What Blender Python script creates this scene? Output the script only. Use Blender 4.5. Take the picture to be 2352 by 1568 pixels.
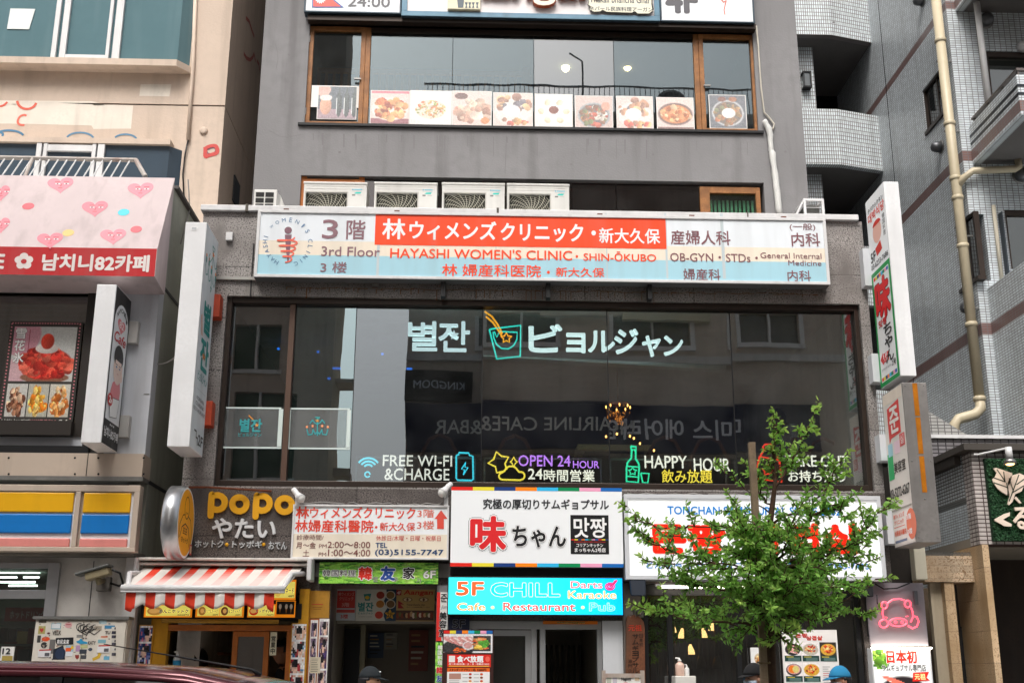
import bpy, bmesh, math, random
import numpy as np
from mathutils import Vector, Matrix
for o in list(bpy.data.objects): bpy.data.objects.remove(o)
SC = bpy.context.scene
COL = SC.collection
rad = math.radians
# ------------------------------------------------------------------ camera
CAMP = np.array([0.0, -13.0, 1.62])
PIT, YAW, ROL, FPX = 0.27844, 0.03319, 0.00296, 2700.0      # measured on a 2352 px wide view
FW = np.array([math.sin(YAW)*math.cos(PIT), math.cos(YAW)*math.cos(PIT), math.sin(PIT)])
_r = np.array([math.cos(YAW), -math.sin(YAW), 0.0]); _u = np.cross(_r, FW)
RT = _r*math.cos(ROL)+_u*math.sin(ROL); UP = -_r*math.sin(ROL)+_u*math.cos(ROL)
cam = bpy.data.cameras.new('camera'); camo = bpy.data.objects.new('camera', cam); COL.objects.link(camo)
m = Matrix.Identity(4)
for i in range(3):
    m[i][0], m[i][1], m[i][2], m[i][3] = RT[i], UP[i], -FW[i], CAMP[i]
camo.matrix_world = m
cam.sensor_width = 36.0; cam.lens = FPX/2352*36.0; cam.clip_end = 500; cam.clip_start = .05
SC.camera = camo
# ------------------------------------------------------------------ daylight (overcast)
SUN_EL, SUN_AZ = 54.0, 196.0        # azimuth clockwise from +Y: high sun from behind the camera, veiled by cloud
w = bpy.data.worlds.new('World'); SC.world = w; w.use_nodes = True
nt = w.node_tree; bg = nt.nodes['Background']
sky = nt.nodes.new('ShaderNodeTexSky'); sky.sky_type = 'NISHITA'; sky.sun_disc = False
sky.sun_elevation = rad(SUN_EL); sky.sun_rotation = rad(SUN_AZ)
sky.air_density = 1.0; sky.dust_density = 8.0; sky.ozone_density = 1.0
hs = nt.nodes.new('ShaderNodeHueSaturation'); hs.inputs['Saturation'].default_value = .38
nt.links.new(sky.outputs[0], hs.inputs['Color']); nt.links.new(hs.outputs[0], bg.inputs[0])
bg.inputs[1].default_value = .15
sun = bpy.data.lights.new('sun', 'SUN'); sun.energy = 1.2; sun.angle = rad(26); sun.color = (1, .97, .93)
suno = bpy.data.objects.new('sun', sun); COL.objects.link(suno)
_sd = Vector((math.sin(rad(SUN_AZ))*math.cos(rad(SUN_EL)), math.cos(rad(SUN_AZ))*math.cos(rad(SUN_EL)), math.sin(rad(SUN_EL))))
suno.rotation_euler = _sd.to_track_quat('Z', 'Y').to_euler(); suno.location = (0, -6, 30)
vs = SC.view_settings; vs.view_transform = 'Standard'; vs.look = 'None'; vs.gamma = 1; vs.use_curve_mapping = False
vs.exposure = 0.5
SC.render.engine = 'CYCLES'; SC.cycles.use_denoising = True
SC.cycles.max_bounces = 6; SC.cycles.transparent_max_bounces = 12; SC.cycles.caustics_reflective = False; SC.cycles.caustics_refractive = False

# ------------------------------------------------------------------ helpers
def ray(u, v):
    return FW*FPX + RT*(u-1176.0) - UP*(v-784.0)
def PY(u, v, Y=0.0):
    d = ray(u, v); return CAMP + d*((Y-CAMP[1])/d[1])
def PX(u, v, X):
    d = ray(u, v); return CAMP + d*((X-CAMP[0])/d[0])
def XZ(u, v, Y=0.0):
    p = PY(u, v, Y); return p[0], p[2]
def R(u0, v0, u1, v1, Y=0.0):               # top-left and bottom-right corner seen -> x0, x1, z0, z1
    a = PY(u0, v0, Y); b = PY(u1, v1, Y); return a[0], b[0], b[2], a[2]
def zv(v, Y=0.0, u=1176): return PY(u, v, Y)[2]
def Q(tl, tr, br, bl, Y):
    p = [PY(a, b, Y) for a, b in (tl, tr, br, bl)]
    return ((p[0][0]+p[3][0])/2, (p[1][0]+p[2][0])/2, (p[2][2]+p[3][2])/2, (p[0][2]+p[1][2])/2)
def hexc(h):
    h = h.lstrip('#'); c = [int(h[i:i+2], 16)/255 for i in (0, 2, 4)]
    return [x/12.92 if x <= .04045 else ((x+.055)/1.055)**2.4 for x in c]
def lin(a):
    a = np.asarray(a, float); return np.where(a <= .04045, a/12.92, ((a+.055)/1.055)**2.4)

class M:
    def __init__(s): s.v = []; s.f = []; s.c = []; s.n = 0; s.cur = (1, 1, 1)
    def add(s, vs, fs, col=None):
        b = s.n; s.v.extend([tuple(map(float, p)) for p in vs]); s.n += len(vs)
        c = tuple(col) if col is not None else s.cur
        for f in fs: s.f.append([b+i for i in f]); s.c.append(c)
    def col(s, h): s.cur = tuple(hexc(h)); return s
    def box(s, x0, x1, y0, y1, z0, z1):
        if x0 > x1: x0, x1 = x1, x0
        if y0 > y1: y0, y1 = y1, y0
        if z0 > z1: z0, z1 = z1, z0
        s.add([(x0,y0,z0),(x1,y0,z0),(x1,y1,z0),(x0,y1,z0),(x0,y0,z1),(x1,y0,z1),(x1,y1,z1),(x0,y1,z1)],
              [(3,2,1,0),(4,5,6,7),(0,1,5,4),(1,2,6,5),(2,3,7,6),(3,0,4,7)]); return s
    def hexa(s, p):                      # 8 corners, bottom ring then top ring
        s.add(p, [(3,2,1,0),(4,5,6,7),(0,1,5,4),(1,2,6,5),(2,3,7,6),(3,0,4,7)]); return s
    def quad(s, *p): s.add(p, [tuple(range(len(p)))]); return s
    def prism(s, pts, d):                # 3D polygon extruded by the vector d
        n = len(pts); d = np.array(d, float); P = [np.array(p, float) for p in pts]
        s.add(P+[p+d for p in P], [tuple(range(n))[::-1], tuple(range(n, 2*n))]+[(i, (i+1) % n, n+(i+1) % n, n+i) for i in range(n)]); return s
    def tube(s, pts, r, n=8, closed=False, cap=True):
        P = [np.array(p, float) for p in pts]
        if closed: P = P+[P[0]]
        k = len(P); rr = r if hasattr(r, '__len__') else [r]*k
        ring = []; prev = None; vs_ = []
        for i in range(k):
            if closed and i in (0, k-1): t = P[1]-P[-2]
            else: t = P[min(i+1, k-1)]-P[max(i-1, 0)]
            t = t/(np.linalg.norm(t)+1e-12)
            if prev is None:
                a = np.array([0, 0, 1.0]) if abs(t[2]) < .9 else np.array([1.0, 0, 0])
                nrm = np.cross(t, a)
            else: nrm = prev-t*np.dot(prev, t)
            nrm = nrm/(np.linalg.norm(nrm)+1e-12); prev = nrm; b = np.cross(t, nrm)
            vs_ += [P[i]+rr[i]*(math.cos(2*math.pi*j/n)*nrm+math.sin(2*math.pi*j/n)*b) for j in range(n)]
        fs = [(i*n+j, i*n+(j+1) % n, (i+1)*n+(j+1) % n, (i+1)*n+j) for i in range(k-1) for j in range(n)]
        if cap and not closed: fs += [tuple(range(n))[::-1], tuple((k-1)*n+j for j in range(n))]
        s.add(vs_, fs); return s
    def lathe(s, c, prof, n=20, axis='z'):   # prof: (radius, height) pairs
        vs_ = []
        for r, h in prof:
            for j in range(n):
                a = 2*math.pi*j/n; x, y = r*math.cos(a), r*math.sin(a)
                vs_.append({'z': (c[0]+x, c[1]+y, c[2]+h), 'y': (c[0]+x, c[1]+h, c[2]+y), 'x': (c[0]+h, c[1]+x, c[2]+y)}[axis])
        k = len(prof); fs = [(i*n+j, i*n+(j+1) % n, (i+1)*n+(j+1) % n, (i+1)*n+j) for i in range(k-1) for j in range(n)]
        fs += [tuple(range(n))[::-1], tuple((k-1)*n+j for j in range(n))]
        s.add(vs_, fs); return s
    def ell(s, c, rx, ry, rz, n=12, mth=8):
        vs_ = []; fs = []
        for i in range(mth+1):
            th = math.pi*i/mth
            for j in range(n):
                a = 2*math.pi*j/n
                vs_.append((c[0]+rx*math.sin(th)*math.cos(a), c[1]+ry*math.sin(th)*math.sin(a), c[2]+rz*math.cos(th)))
        fs = [(i*n+j, (i+1)*n+j, (i+1)*n+(j+1) % n, i*n+(j+1) % n) for i in range(mth) for j in range(n)]
        s.add(vs_, fs); return s
    def facade(s, x0, x1, z0, z1, y0, y1, holes):
        xs = sorted({x0, x1, *[min(max(h[i], x0), x1) for h in holes for i in (0, 1)]})
        zs = sorted({z0, z1, *[min(max(h[i], z0), z1) for h in holes for i in (2, 3)]})
        for i in range(len(xs)-1):
            run = None
            for k in range(len(zs)):
                inside = True
                if k < len(zs)-1:
                    cx, cz = (xs[i]+xs[i+1])/2, (zs[k]+zs[k+1])/2
                    inside = any(h[0] < cx < h[1] and h[2] < cz < h[3] for h in holes)
                if not inside and run is None: run = zs[k]
                if inside and run is not None: s.box(xs[i], xs[i+1], y0, y1, run, zs[k]); run = None
        return s
    def ob(s, name, mat, parent=None, smooth=False, bev=0, label=None, cat=None, group=None, kind=None):
        me = bpy.data.meshes.new(name)
        V = np.array(s.v, float)
        if parent is None:
            lo, hi = V.min(0), V.max(0); off = np.array([(lo[0]+hi[0])/2, (lo[1]+hi[1])/2, lo[2]])
        else: off = np.array(parent['_o'], float)
        me.from_pydata([tuple(p) for p in V-off], [], s.f)
        lens = [len(f) for f in s.f]
        cl = np.repeat(np.array([list(c)+[1.0] for c in s.c]), lens, axis=0)
        at = me.color_attributes.new('Col', 'FLOAT_COLOR', 'CORNER'); at.data.foreach_set('color', cl.ravel())
        if smooth: me.polygons.foreach_set('use_smooth', [True]*len(s.f))
        me.materials.append(mat); me.update()
        o = bpy.data.objects.new(name, me); COL.objects.link(o); o['_o'] = [float(x) for x in off]
        if parent is not None: o.parent = parent
        else: o.location = off
        if bev:
            b = o.modifiers.new('bevel', 'BEVEL'); b.width = bev; b.segments = 2; b.limit_method = 'ANGLE'
        if label: o['label'] = label
        if cat: o['category'] = cat
        if group: o['group'] = group
        if kind: o['kind'] = kind
        return o

def T(name, label, cat, loc, group=None):
    o = bpy.data.objects.new(name, None); COL.objects.link(o)
    o.empty_display_size = .1; o.location = loc; o['_o'] = [float(x) for x in loc]
    o['label'] = label; o['category'] = cat
    if group: o['group'] = group
    return o
def dup(root, delta, label, group=None):
    def cp(o, par):
        c = o.copy(); COL.objects.link(c)
        if par is not None: c.parent = par
        for ch in o.children: cp(ch, c)
        return c
    c = cp(root, None); c.location = Vector(root.location)+Vector(delta); c['label'] = label
    if group: c['group'] = group
    return c

# ---- lettering
_G = {}
def glyph(s, bold=0.0, shear=0.0):
    k = (s, bold, shear)
    if k in _G: return _G[k]
    c = bpy.data.curves.new('g', 'FONT'); c.body = s; c.offset = bold; c.shear = shear; c.resolution_u = 3
    o = bpy.data.objects.new('g', c); COL.objects.link(o)
    dg = bpy.context.evaluated_depsgraph_get(); me = bpy.data.meshes.new_from_object(o.evaluated_get(dg))
    V = np.array([v.co[:2] for v in me.vertices]).reshape(-1, 2); F = [tuple(p.vertices) for p in me.polygons]
    bpy.data.objects.remove(o); bpy.data.curves.remove(c); bpy.data.meshes.remove(me)
    if not bold: bb = (V[:, 0].min(), V[:, 0].max(), V[:, 1].min(), V[:, 1].max()) if len(V) else (0, 1, 0, 1)
    else:
        bb = glyph(s, 0.0, shear)[2]
    _G[k] = (V, F, bb); return _G[k]
EPS = .0012
def ring(b):                                # heavier strokes: the same glyph laid down again round a small circle
    if b <= 0: return [(0, 0)]
    b *= .62; o = [(0, 0)]+[(b*math.cos(i*math.pi/4), b*math.sin(i*math.pi/4)) for i in range(8)]
    if b > .05: o += [(b*.5*math.cos(i*math.pi/3), b*.5*math.sin(i*math.pi/3)) for i in range(6)]
    return o
class Art(M):
    """flat lettering and print in a plane; frame = origin, right, up, normal; coordinates are picture pixels unproject onto that plane, or 0..1 of a box"""
    def __init__(s, frame, box=None):
        super().__init__(); s.O, s.A, s.B, s.N = [np.array(x, float) for x in frame]; s.bx = box; s.lay0 = 1
    def ab(s, p):
        if s.bx: a0, a1, b0, b1 = s.bx; return np.array([a0+(a1-a0)*p[0], b1+(b0-b1)*p[1]])
        d = ray(*p); t = np.dot(s.O-CAMP, s.N)/np.dot(d, s.N); P = CAMP+d*t-s.O
        return np.array([P@s.A, P@s.B])
    def w(s, q, lay): return s.O+s.A*q[0]+s.B*q[1]+s.N*EPS*(lay+s.lay0)
    def bb(s, c):
        p = s.ab(c[:2]); q = s.ab(c[2:]); return p[0], q[0], q[1], p[1]
    def poly(s, pts, col, lay=0):
        s.add([s.w(s.ab(p), lay) for p in pts], [tuple(range(len(pts)))], hexc(col))
    def rect(s, c, col, lay=0):
        a0, a1, b0, b1 = s.bb(c); s.add([s.w(q, lay) for q in ((a0,b0),(a1,b0),(a1,b1),(a0,b1))], [(0,1,2,3)], hexc(col))
    def ellp(s, c, col, lay=0, n=24, a0=0, a1=360):
        x0, x1, y0, y1 = s.bb(c); cx, cy, rx, ry = (x0+x1)/2, (y0+y1)/2, (x1-x0)/2, (y1-y0)/2
        s.add([s.w((cx+rx*math.cos(rad(a0+(a1-a0)*i/n)), cy+ry*math.sin(rad(a0+(a1-a0)*i/n))), lay) for i in range(n+(a1-a0 < 360))], [tuple(range(n+(a1-a0 < 360)))], hexc(col))
    def line(s, pts, wd, col, lay=0, closed=False, smooth=0):
        for _ in range(smooth): pts = [pts[0]]+[(a[0]*(1-k)+b[0]*k, a[1]*(1-k)+b[1]*k) for a, b in zip(pts[:-1], pts[1:]) for k in (.25, .75)]+[pts[-1]]
        P = [s.ab(p) for p in pts]
        if closed: P.append(P[0])
        h = hexc(col)
        for i, (a, b) in enumerate(zip(P[:-1], P[1:])):
            t = b-a; L = np.linalg.norm(t)
            if L < 1e-6: continue
            n = np.array([-t[1], t[0]])/L*wd/2
            e = t/L*wd*.3
            s.add([s.w(q, lay+.04*(i % 2)+.0025*i) for q in (a-e-n, b+e-n, b+e+n, a-e+n)], [(0,1,2,3)], h)
    def txt(s, st, c, col, bold=0.0, out=None, lay=1, rot=0, shear=0, keep=False, out2=None):
        a0, a1, b0, b1 = s.bb(c) if len(c) == 4 else c
        passes = []
        if out2: passes.append((out2[0], bold+out2[1], lay-2))
        if out: passes.append((out[0], bold+out[1], lay-1))
        passes.append((col, bold, lay))
        cx, cy = (a0+a1)/2, (b0+b1)/2
        for cc, bo, ly in passes:
            V, F, bb = glyph(st, 0.0, shear)
            if not len(V): continue
            sx, sy = (a1-a0)/max(bb[1]-bb[0], 1e-6), (b1-b0)/max(bb[3]-bb[2], 1e-6)
            if keep: sx = sy = min(sx, sy)
            X = (V[:, 0]-(bb[0]+bb[1])/2)*sx; Y = (V[:, 1]-(bb[2]+bb[3])/2)*sy; z_ = min(sx, sy)
            if rot:
                r = rad(rot); X, Y = X*math.cos(r)-Y*math.sin(r), X*math.sin(r)+Y*math.cos(r)
            for k, (ox, oy) in enumerate(ring(bo)):
                P = s.O+np.outer(X+cx+ox*z_, s.A)+np.outer(Y+cy+oy*z_, s.B)+s.N*EPS*(ly+s.lay0+k*.05)
                s.add(P.tolist(), F, hexc(cc))
    def vtxt(s, st, c, col, bold=0.0, out=None, lay=1, fill=.86):
        u0, v0, u1, v1 = c; n = len(st)
        for i, ch in enumerate(st):
            if ch == ' ': continue
            h = (v1-v0)/n; s.txt(ch, (u0, v0+h*(i+(1-fill)/2), u1, v0+h*(i+fill+(1-fill)/2)), col, bold, out, lay)
    def pic(s, P, c, lay=0):
        a0, a1, b0, b1 = s.bb(c); h, w_ = P.a.shape[:2]
        b = s.n
        s.v.extend([tuple(s.w((a0+(a1-a0)*j/w_, b1+(b0-b1)*i/h), lay)) for i in range(h+1) for j in range(w_+1)]); s.n += (h+1)*(w_+1)
        L = lin(np.clip(P.a, 0, 1))
        for i in range(h):
            for j in range(w_):
                q = b+i*(w_+1)+j; s.f.append([q+w_+1, q+w_+2, q+1, q]); s.c.append(tuple(L[i, j]))
def FY(Y): return ((0, Y, 0), (1, 0, 0), (0, 0, 1), (0, -1, 0))
def FX(X, side): return ((X, 0, 0), (0, side, 0), (0, 0, 1), (side, 0, 0))

class Pic:
    """a small printed photograph, painted cell by cell"""
    def __init__(s, w, h, col='#ffffff', seed=1):
        s.w, s.h = w, h; s.a = np.ones((h, w, 3))*np.array(s.c(col)); s.r = np.random.RandomState(seed)
        s.X, s.Y = np.meshgrid((np.arange(w)+.5)/w, (np.arange(h)+.5)/h)
    @staticmethod
    def c(h): h = h.lstrip('#'); return [int(h[i:i+2], 16)/255 for i in (0, 2, 4)]
    def el(s, cx, cy, rx, ry, col, rot=0, shade=0, al=1.0):
        r = rad(rot); dx, dy = s.X-cx, s.Y-cy
        p, q = (dx*math.cos(r)+dy*math.sin(r))/rx, (-dx*math.sin(r)+dy*math.cos(r))/ry
        d = p*p+q*q; k = np.clip((1-d)*6, 0, 1)[..., None]*al
        c = np.array(s.c(col) if isinstance(col, str) else col)
        sh = 1+shade*(-(p+q)*.35)[..., None]
        s.a = s.a*(1-k)+np.clip(c*sh, 0, 1)*k; return s
    def rc(s, x0, y0, x1, y1, col):
        k = (s.X >= x0) & (s.X <= x1) & (s.Y >= y0) & (s.Y <= y1); s.a[k] = s.c(col); return s
    def blobs(s, cx, cy, rx, ry, pal, n=60, size=.07, asp=.6, shade=.5):
        for i in range(n):
            t = s.r.rand()*6.283; q = math.sqrt(s.r.rand()); c = np.array(s.c(pal[s.r.randint(len(pal))]))*(.8+.35*s.r.rand())
            z = size*(.5+s.r.rand())
            s.el(cx+rx*q*math.cos(t), cy+ry*q*math.sin(t), z, z*(asp+(1-asp)*s.r.rand()), np.clip(c, 0, 1), s.r.rand()*180, shade)
        return s
    def noise(s, k=.06): s.a = s.a+s.r.randn(s.h, s.w, 1)*k; return s
    def fade(s, k, to='#ffffff'): s.a = s.a*(1-k)+np.array(s.c(to))*k; return s

# ------------------------------------------------------------------ materials
_MT = {}
def mat(name, col, rough=.6, metal=0.0, var=0.0, vs=3.0, streak=0.0, bump=0.0, bs=60.0, spec=.4, dirt='#3a342c', emit=None, es=0.0):
    if name in _MT: return _MT[name]
    m = bpy.data.materials.new(name); m.use_nodes = True; n = m.node_tree; N, L = n.nodes, n.links
    p = N['Principled BSDF']; p.inputs['Roughness'].default_value = rough; p.inputs['Metallic'].default_value = metal
    p.inputs['Specular IOR Level'].default_value = spec
    c = hexc(col); src = None
    geo = N.new('ShaderNodeNewGeometry')
    def mix(fac, a, b):
        x = N.new('ShaderNodeMix'); x.data_type = 'RGBA'
        L.new(fac, x.inputs['Factor'])
        for k, q in (('A', a), ('B', b)):
            i = [z for z in x.inputs if z.name == k and z.type == 'RGBA'][0]
            if hasattr(q, 'is_output'): L.new(q, i)
            else: i.default_value = (*q, 1)
        return [z for z in x.outputs if z.type == 'RGBA'][0]
    def nz(scale, sv=(1, 1, 1), det=4, lo=.35, hi=.65):
        mp = N.new('ShaderNodeMapping'); mp.inputs['Scale'].default_value = sv; L.new(geo.outputs['Position'], mp.inputs[0])
        t = N.new('ShaderNodeTexNoise'); t.inputs['Scale'].default_value = scale; t.inputs['Detail'].default_value = det; L.new(mp.outputs[0], t.inputs[0])
        r = N.new('ShaderNodeMapRange'); r.inputs[1].default_value = lo; r.inputs[2].default_value = hi; L.new(t.outputs[0], r.inputs[0]); return r.outputs[0]
    base = tuple(c)
    if var:
        base = mix(nz(vs), tuple(x*(1-var) for x in c), tuple(min(1, x*(1+var*.6)) for x in c))
        base = mix(nz(vs*9, lo=.45, hi=.7), base, tuple(x*(1-var*.7) for x in c))
    if streak:
        f = nz(5.0, (1, 1, .09), 5, .52, .8)
        mu = N.new('ShaderNodeMath'); mu.operation = 'MULTIPLY'; mu.inputs[1].default_value = streak; L.new(f, mu.inputs[0])
        base = mix(mu.outputs[0], base, tuple(hexc(dirt)))
    if hasattr(base, 'is_output'): L.new(base, p.inputs['Base Color'])
    else: p.inputs['Base Color'].default_value = (*c, 1)
    if bump:
        t = N.new('ShaderNodeTexNoise'); t.inputs['Scale'].default_value = bs; t.inputs['Detail'].default_value = 3; L.new(geo.outputs['Position'], t.inputs[0])
        b = N.new('ShaderNodeBump'); b.inputs['Strength'].default_value = bump; b.inputs['Distance'].default_value = .01; L.new(t.outputs[0], b.inputs['Height']); L.new(b.outputs[0], p.inputs['Normal'])
    if emit:
        p.inputs['Emission Color'].default_value = (*hexc(emit), 1); p.inputs['Emission Strength'].default_value = es
    _MT[name] = m; return m
def ink(name, rough=.45, es=0.0, dirty=0.0, spec=.4):
    if name in _MT: return _MT[name]
    m = bpy.data.materials.new(name); m.use_nodes = True; N, L = m.node_tree.nodes, m.node_tree.links; p = N['Principled BSDF']
    a = N.new('ShaderNodeAttribute'); a.attribute_name = 'Col'; c = a.outputs['Color']
    if dirty:
        geo = N.new('ShaderNodeNewGeometry'); mp = N.new('ShaderNodeMapping'); mp.inputs['Scale'].default_value = (1, 1, .12); L.new(geo.outputs['Position'], mp.inputs[0])
        t = N.new('ShaderNodeTexNoise'); t.inputs['Scale'].default_value = 6; t.inputs['Detail'].default_value = 5; L.new(mp.outputs[0], t.inputs[0])
        r = N.new('ShaderNodeMapRange'); r.inputs[1].default_value = .45; r.inputs[2].default_value = .8; r.inputs[4].default_value = dirty; L.new(t.outputs[0], r.inputs[0])
        x = N.new('ShaderNodeMix'); x.data_type = 'RGBA'; L.new(r.outputs[0], x.inputs['Factor'])
        ia = [z for z in x.inputs if z.type == 'RGBA']; L.new(c, ia[0]); ia[1].default_value = (.25, .24, .22, 1); c = [z for z in x.outputs if z.type == 'RGBA'][0]
    L.new(c, p.inputs['Base Color']); p.inputs['Roughness'].default_value = rough; p.inputs['Specular IOR Level'].default_value = spec
    if es: L.new(c, p.inputs['Emission Color']); p.inputs['Emission Strength'].default_value = es
    _MT[name] = m; return m
def glass(name, tint='#d8e0e0', refl=.09, rough=0.0, gc=(1, 1, 1), dust=(.003, .02)):
    if name in _MT: return _MT[name]
    m = bpy.data.materials.new(name); m.use_nodes = True; N, L = m.node_tree.nodes, m.node_tree.links
    N.remove(N['Principled BSDF']); out = N['Material Output']
    t = N.new('ShaderNodeBsdfTransparent'); t.inputs[0].default_value = (*hexc(tint), 1)
    g = N.new('ShaderNodeBsdfGlossy'); g.inputs['Roughness'].default_value = rough; g.inputs[0].default_value = (*gc, 1)
    lw = N.new('ShaderNodeLayerWeight'); lw.inputs[0].default_value = .25
    r = N.new('ShaderNodeMapRange'); r.inputs[3].default_value = refl; r.inputs[4].default_value = .9; L.new(lw.outputs['Facing'], r.inputs[0])
    pw = N.new('ShaderNodeMath'); pw.operation = 'POWER'; pw.inputs[1].default_value = 4; L.new(lw.outputs['Facing'], pw.inputs[0]); L.new(pw.outputs[0], r.inputs[0])
    geo = N.new('ShaderNodeNewGeometry'); nz = N.new('ShaderNodeTexNoise'); nz.inputs['Scale'].default_value = .9; L.new(geo.outputs['Position'], nz.inputs[0])
    b = N.new('ShaderNodeBump'); b.inputs['Strength'].default_value = .03; b.inputs['Distance'].default_value = .05; L.new(nz.outputs[0], b.inputs['Height']); L.new(b.outputs[0], g.inputs['Normal'])
    x = N.new('ShaderNodeMixShader'); L.new(r.outputs[0], x.inputs[0]); L.new(t.outputs[0], x.inputs[1]); L.new(g.outputs[0], x.inputs[2]); df = N.new('ShaderNodeBsdfDiffuse'); df.inputs[0].default_value = (.6, .62, .62, 1)                # film of dust
    n2 = N.new('ShaderNodeTexNoise'); n2.inputs['Scale'].default_value = 2.5; n2.inputs['Detail'].default_value = 6; L.new(geo.outputs['Position'], n2.inputs[0]); r2 = N.new('ShaderNodeMapRange'); r2.inputs[1].default_value = .35; r2.inputs[2].default_value = .7; r2.inputs[3].default_value, r2.inputs[4].default_value = dust; L.new(n2.outputs[0], r2.inputs[0])
    x2 = N.new('ShaderNodeMixShader'); L.new(r2.outputs[0], x2.inputs[0]); L.new(x.outputs[0], x2.inputs[1]); L.new(df.outputs[0], x2.inputs[2]); L.new(x2.outputs[0], out.inputs[0])
    _MT[name] = m; return m
def tiled(name, col, mortar, w_, h_, axes='xz', gap=.006, off=0.0, spec=None, rough=.35, bands=None, var=.12, joint=None):
    """tile, stone slab or brick courses laid out in the wall's own metres; axes says which two of x, y, z run along the wall"""
    if name in _MT: return _MT[name]
    m = bpy.data.materials.new(name); m.use_nodes = True; N, L = m.node_tree.nodes, m.node_tree.links; p = N['Principled BSDF']
    geo = N.new('ShaderNodeNewGeometry'); sp = N.new('ShaderNodeSeparateXYZ'); L.new(geo.outputs['Position'], sp.inputs[0]); cb = N.new('ShaderNodeCombineXYZ')
    if axes == 'xy': L.new(sp.outputs[0], cb.inputs[0]); L.new(sp.outputs[1], cb.inputs[1])
    else:                                    # courses run along whichever of x or y the wall faces
        sn = N.new('ShaderNodeSeparateXYZ'); L.new(geo.outputs['True Normal'], sn.inputs[0]); ab_ = N.new('ShaderNodeMath'); ab_.operation = 'ABSOLUTE'; L.new(sn.outputs[0], ab_.inputs[0])
        gt = N.new('ShaderNodeMath'); gt.operation = 'GREATER_THAN'; gt.inputs[1].default_value = .75; L.new(ab_.outputs[0], gt.inputs[0])
        mxf = N.new('ShaderNodeMix'); L.new(gt.outputs[0], mxf.inputs[0]); L.new(sp.outputs[0], mxf.inputs[2]); L.new(sp.outputs[1], mxf.inputs[3]); L.new(mxf.outputs[0], cb.inputs[0]); L.new(sp.outputs[2], cb.inputs[1])
    b = N.new('ShaderNodeTexBrick'); L.new(cb.outputs[0], b.inputs[0]); b.offset = off; b.inputs['Scale'].default_value = 1
    b.inputs['Brick Width'].default_value = w_; b.inputs['Row Height'].default_value = h_; b.inputs['Mortar Size'].default_value = gap; b.inputs['Mortar Smooth'].default_value = .1
    c = hexc(col); b.inputs['Color1'].default_value = (*[x*(1-var) for x in c], 1); b.inputs['Color2'].default_value = (*[min(1, x*(1+var)) for x in c], 1); b.inputs['Mortar'].default_value = (*hexc(mortar), 1)
    b.inputs['Bias'].default_value = 0
    src = b.outputs['Color']
    def mixin(fac, B, blend='MIX'):
        nonlocal src
        x = N.new('ShaderNodeMix'); x.data_type = 'RGBA'; x.blend_type = blend
        if hasattr(fac, 'is_output'): L.new(fac, x.inputs['Factor'])
        else: x.inputs['Factor'].default_value = fac
        i = [z for z in x.inputs if z.type == 'RGBA']; L.new(src, i[0])
        if hasattr(B, 'is_output'): L.new(B, i[1])
        else: i[1].default_value = (*B, 1)
        src = [z for z in x.outputs if z.type == 'RGBA'][0]
    if spec:                                 # crystalline stone speckle
        for sc, lo, hi, k in ((85, .5, .6, spec[0]), (60, .55, .62, spec[1]), (2.2, .4, .7, spec[2])):
            t = N.new('ShaderNodeTexNoise'); t.inputs['Scale'].default_value = sc; t.inputs['Detail'].default_value = 2; L.new(geo.outputs['Position'], t.inputs[0])
            r = N.new('ShaderNodeMapRange'); r.inputs[1].default_value = lo; r.inputs[2].default_value = hi; L.new(t.outputs[0], r.inputs[0]); mixin(r.outputs[0], hexc(k))
    for z0, z1, bc in bands or ():
        a1 = N.new('ShaderNodeMath'); a1.operation = 'GREATER_THAN'; a1.inputs[1].default_value = z0; L.new(sp.outputs[2], a1.inputs[0])
        a2 = N.new('ShaderNodeMath'); a2.operation = 'LESS_THAN'; a2.inputs[1].default_value = z1; L.new(sp.outputs[2], a2.inputs[0])
        mu = N.new('ShaderNodeMath'); mu.operation = 'MULTIPLY'; L.new(a1.outputs[0], mu.inputs[0]); L.new(a2.outputs[0], mu.inputs[1])
        mu2 = N.new('ShaderNodeMath'); mu2.operation = 'MULTIPLY'; inv = N.new('ShaderNodeMath'); inv.operation = 'SUBTRACT'; inv.inputs[0].default_value = 1; L.new(b.outputs['Fac'], inv.inputs[1])
        L.new(mu.outputs[0], mu2.inputs[0]); L.new(inv.outputs[0], mu2.inputs[1]); mixin(mu2.outputs[0], hexc(bc))
    mp = N.new('ShaderNodeMapping'); mp.inputs['Scale'].default_value = (1, 1, .1); L.new(geo.outputs['Position'], mp.inputs[0])
    t = N.new('ShaderNodeTexNoise'); t.inputs['Scale'].default_value = 4; t.inputs['Detail'].default_value = 5; L.new(mp.outputs[0], t.inputs[0])
    r = N.new('ShaderNodeMapRange'); r.inputs[1].default_value = .5; r.inputs[2].default_value = .85; r.inputs[4].default_value = .35; L.new(t.outputs[0], r.inputs[0]); mixin(r.outputs[0], hexc('#4a443c'))
    L.new(src, p.inputs['Base Color']); p.inputs['Roughness'].default_value = rough
    bp = N.new('ShaderNodeBump'); bp.inputs['Strength'].default_value = .5; bp.inputs['Distance'].default_value = .004; bp.invert = True; L.new(b.outputs['Fac'], bp.inputs['Height']); L.new(bp.outputs[0], p.inputs['Normal'])
    _MT[name] = m; return m

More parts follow.
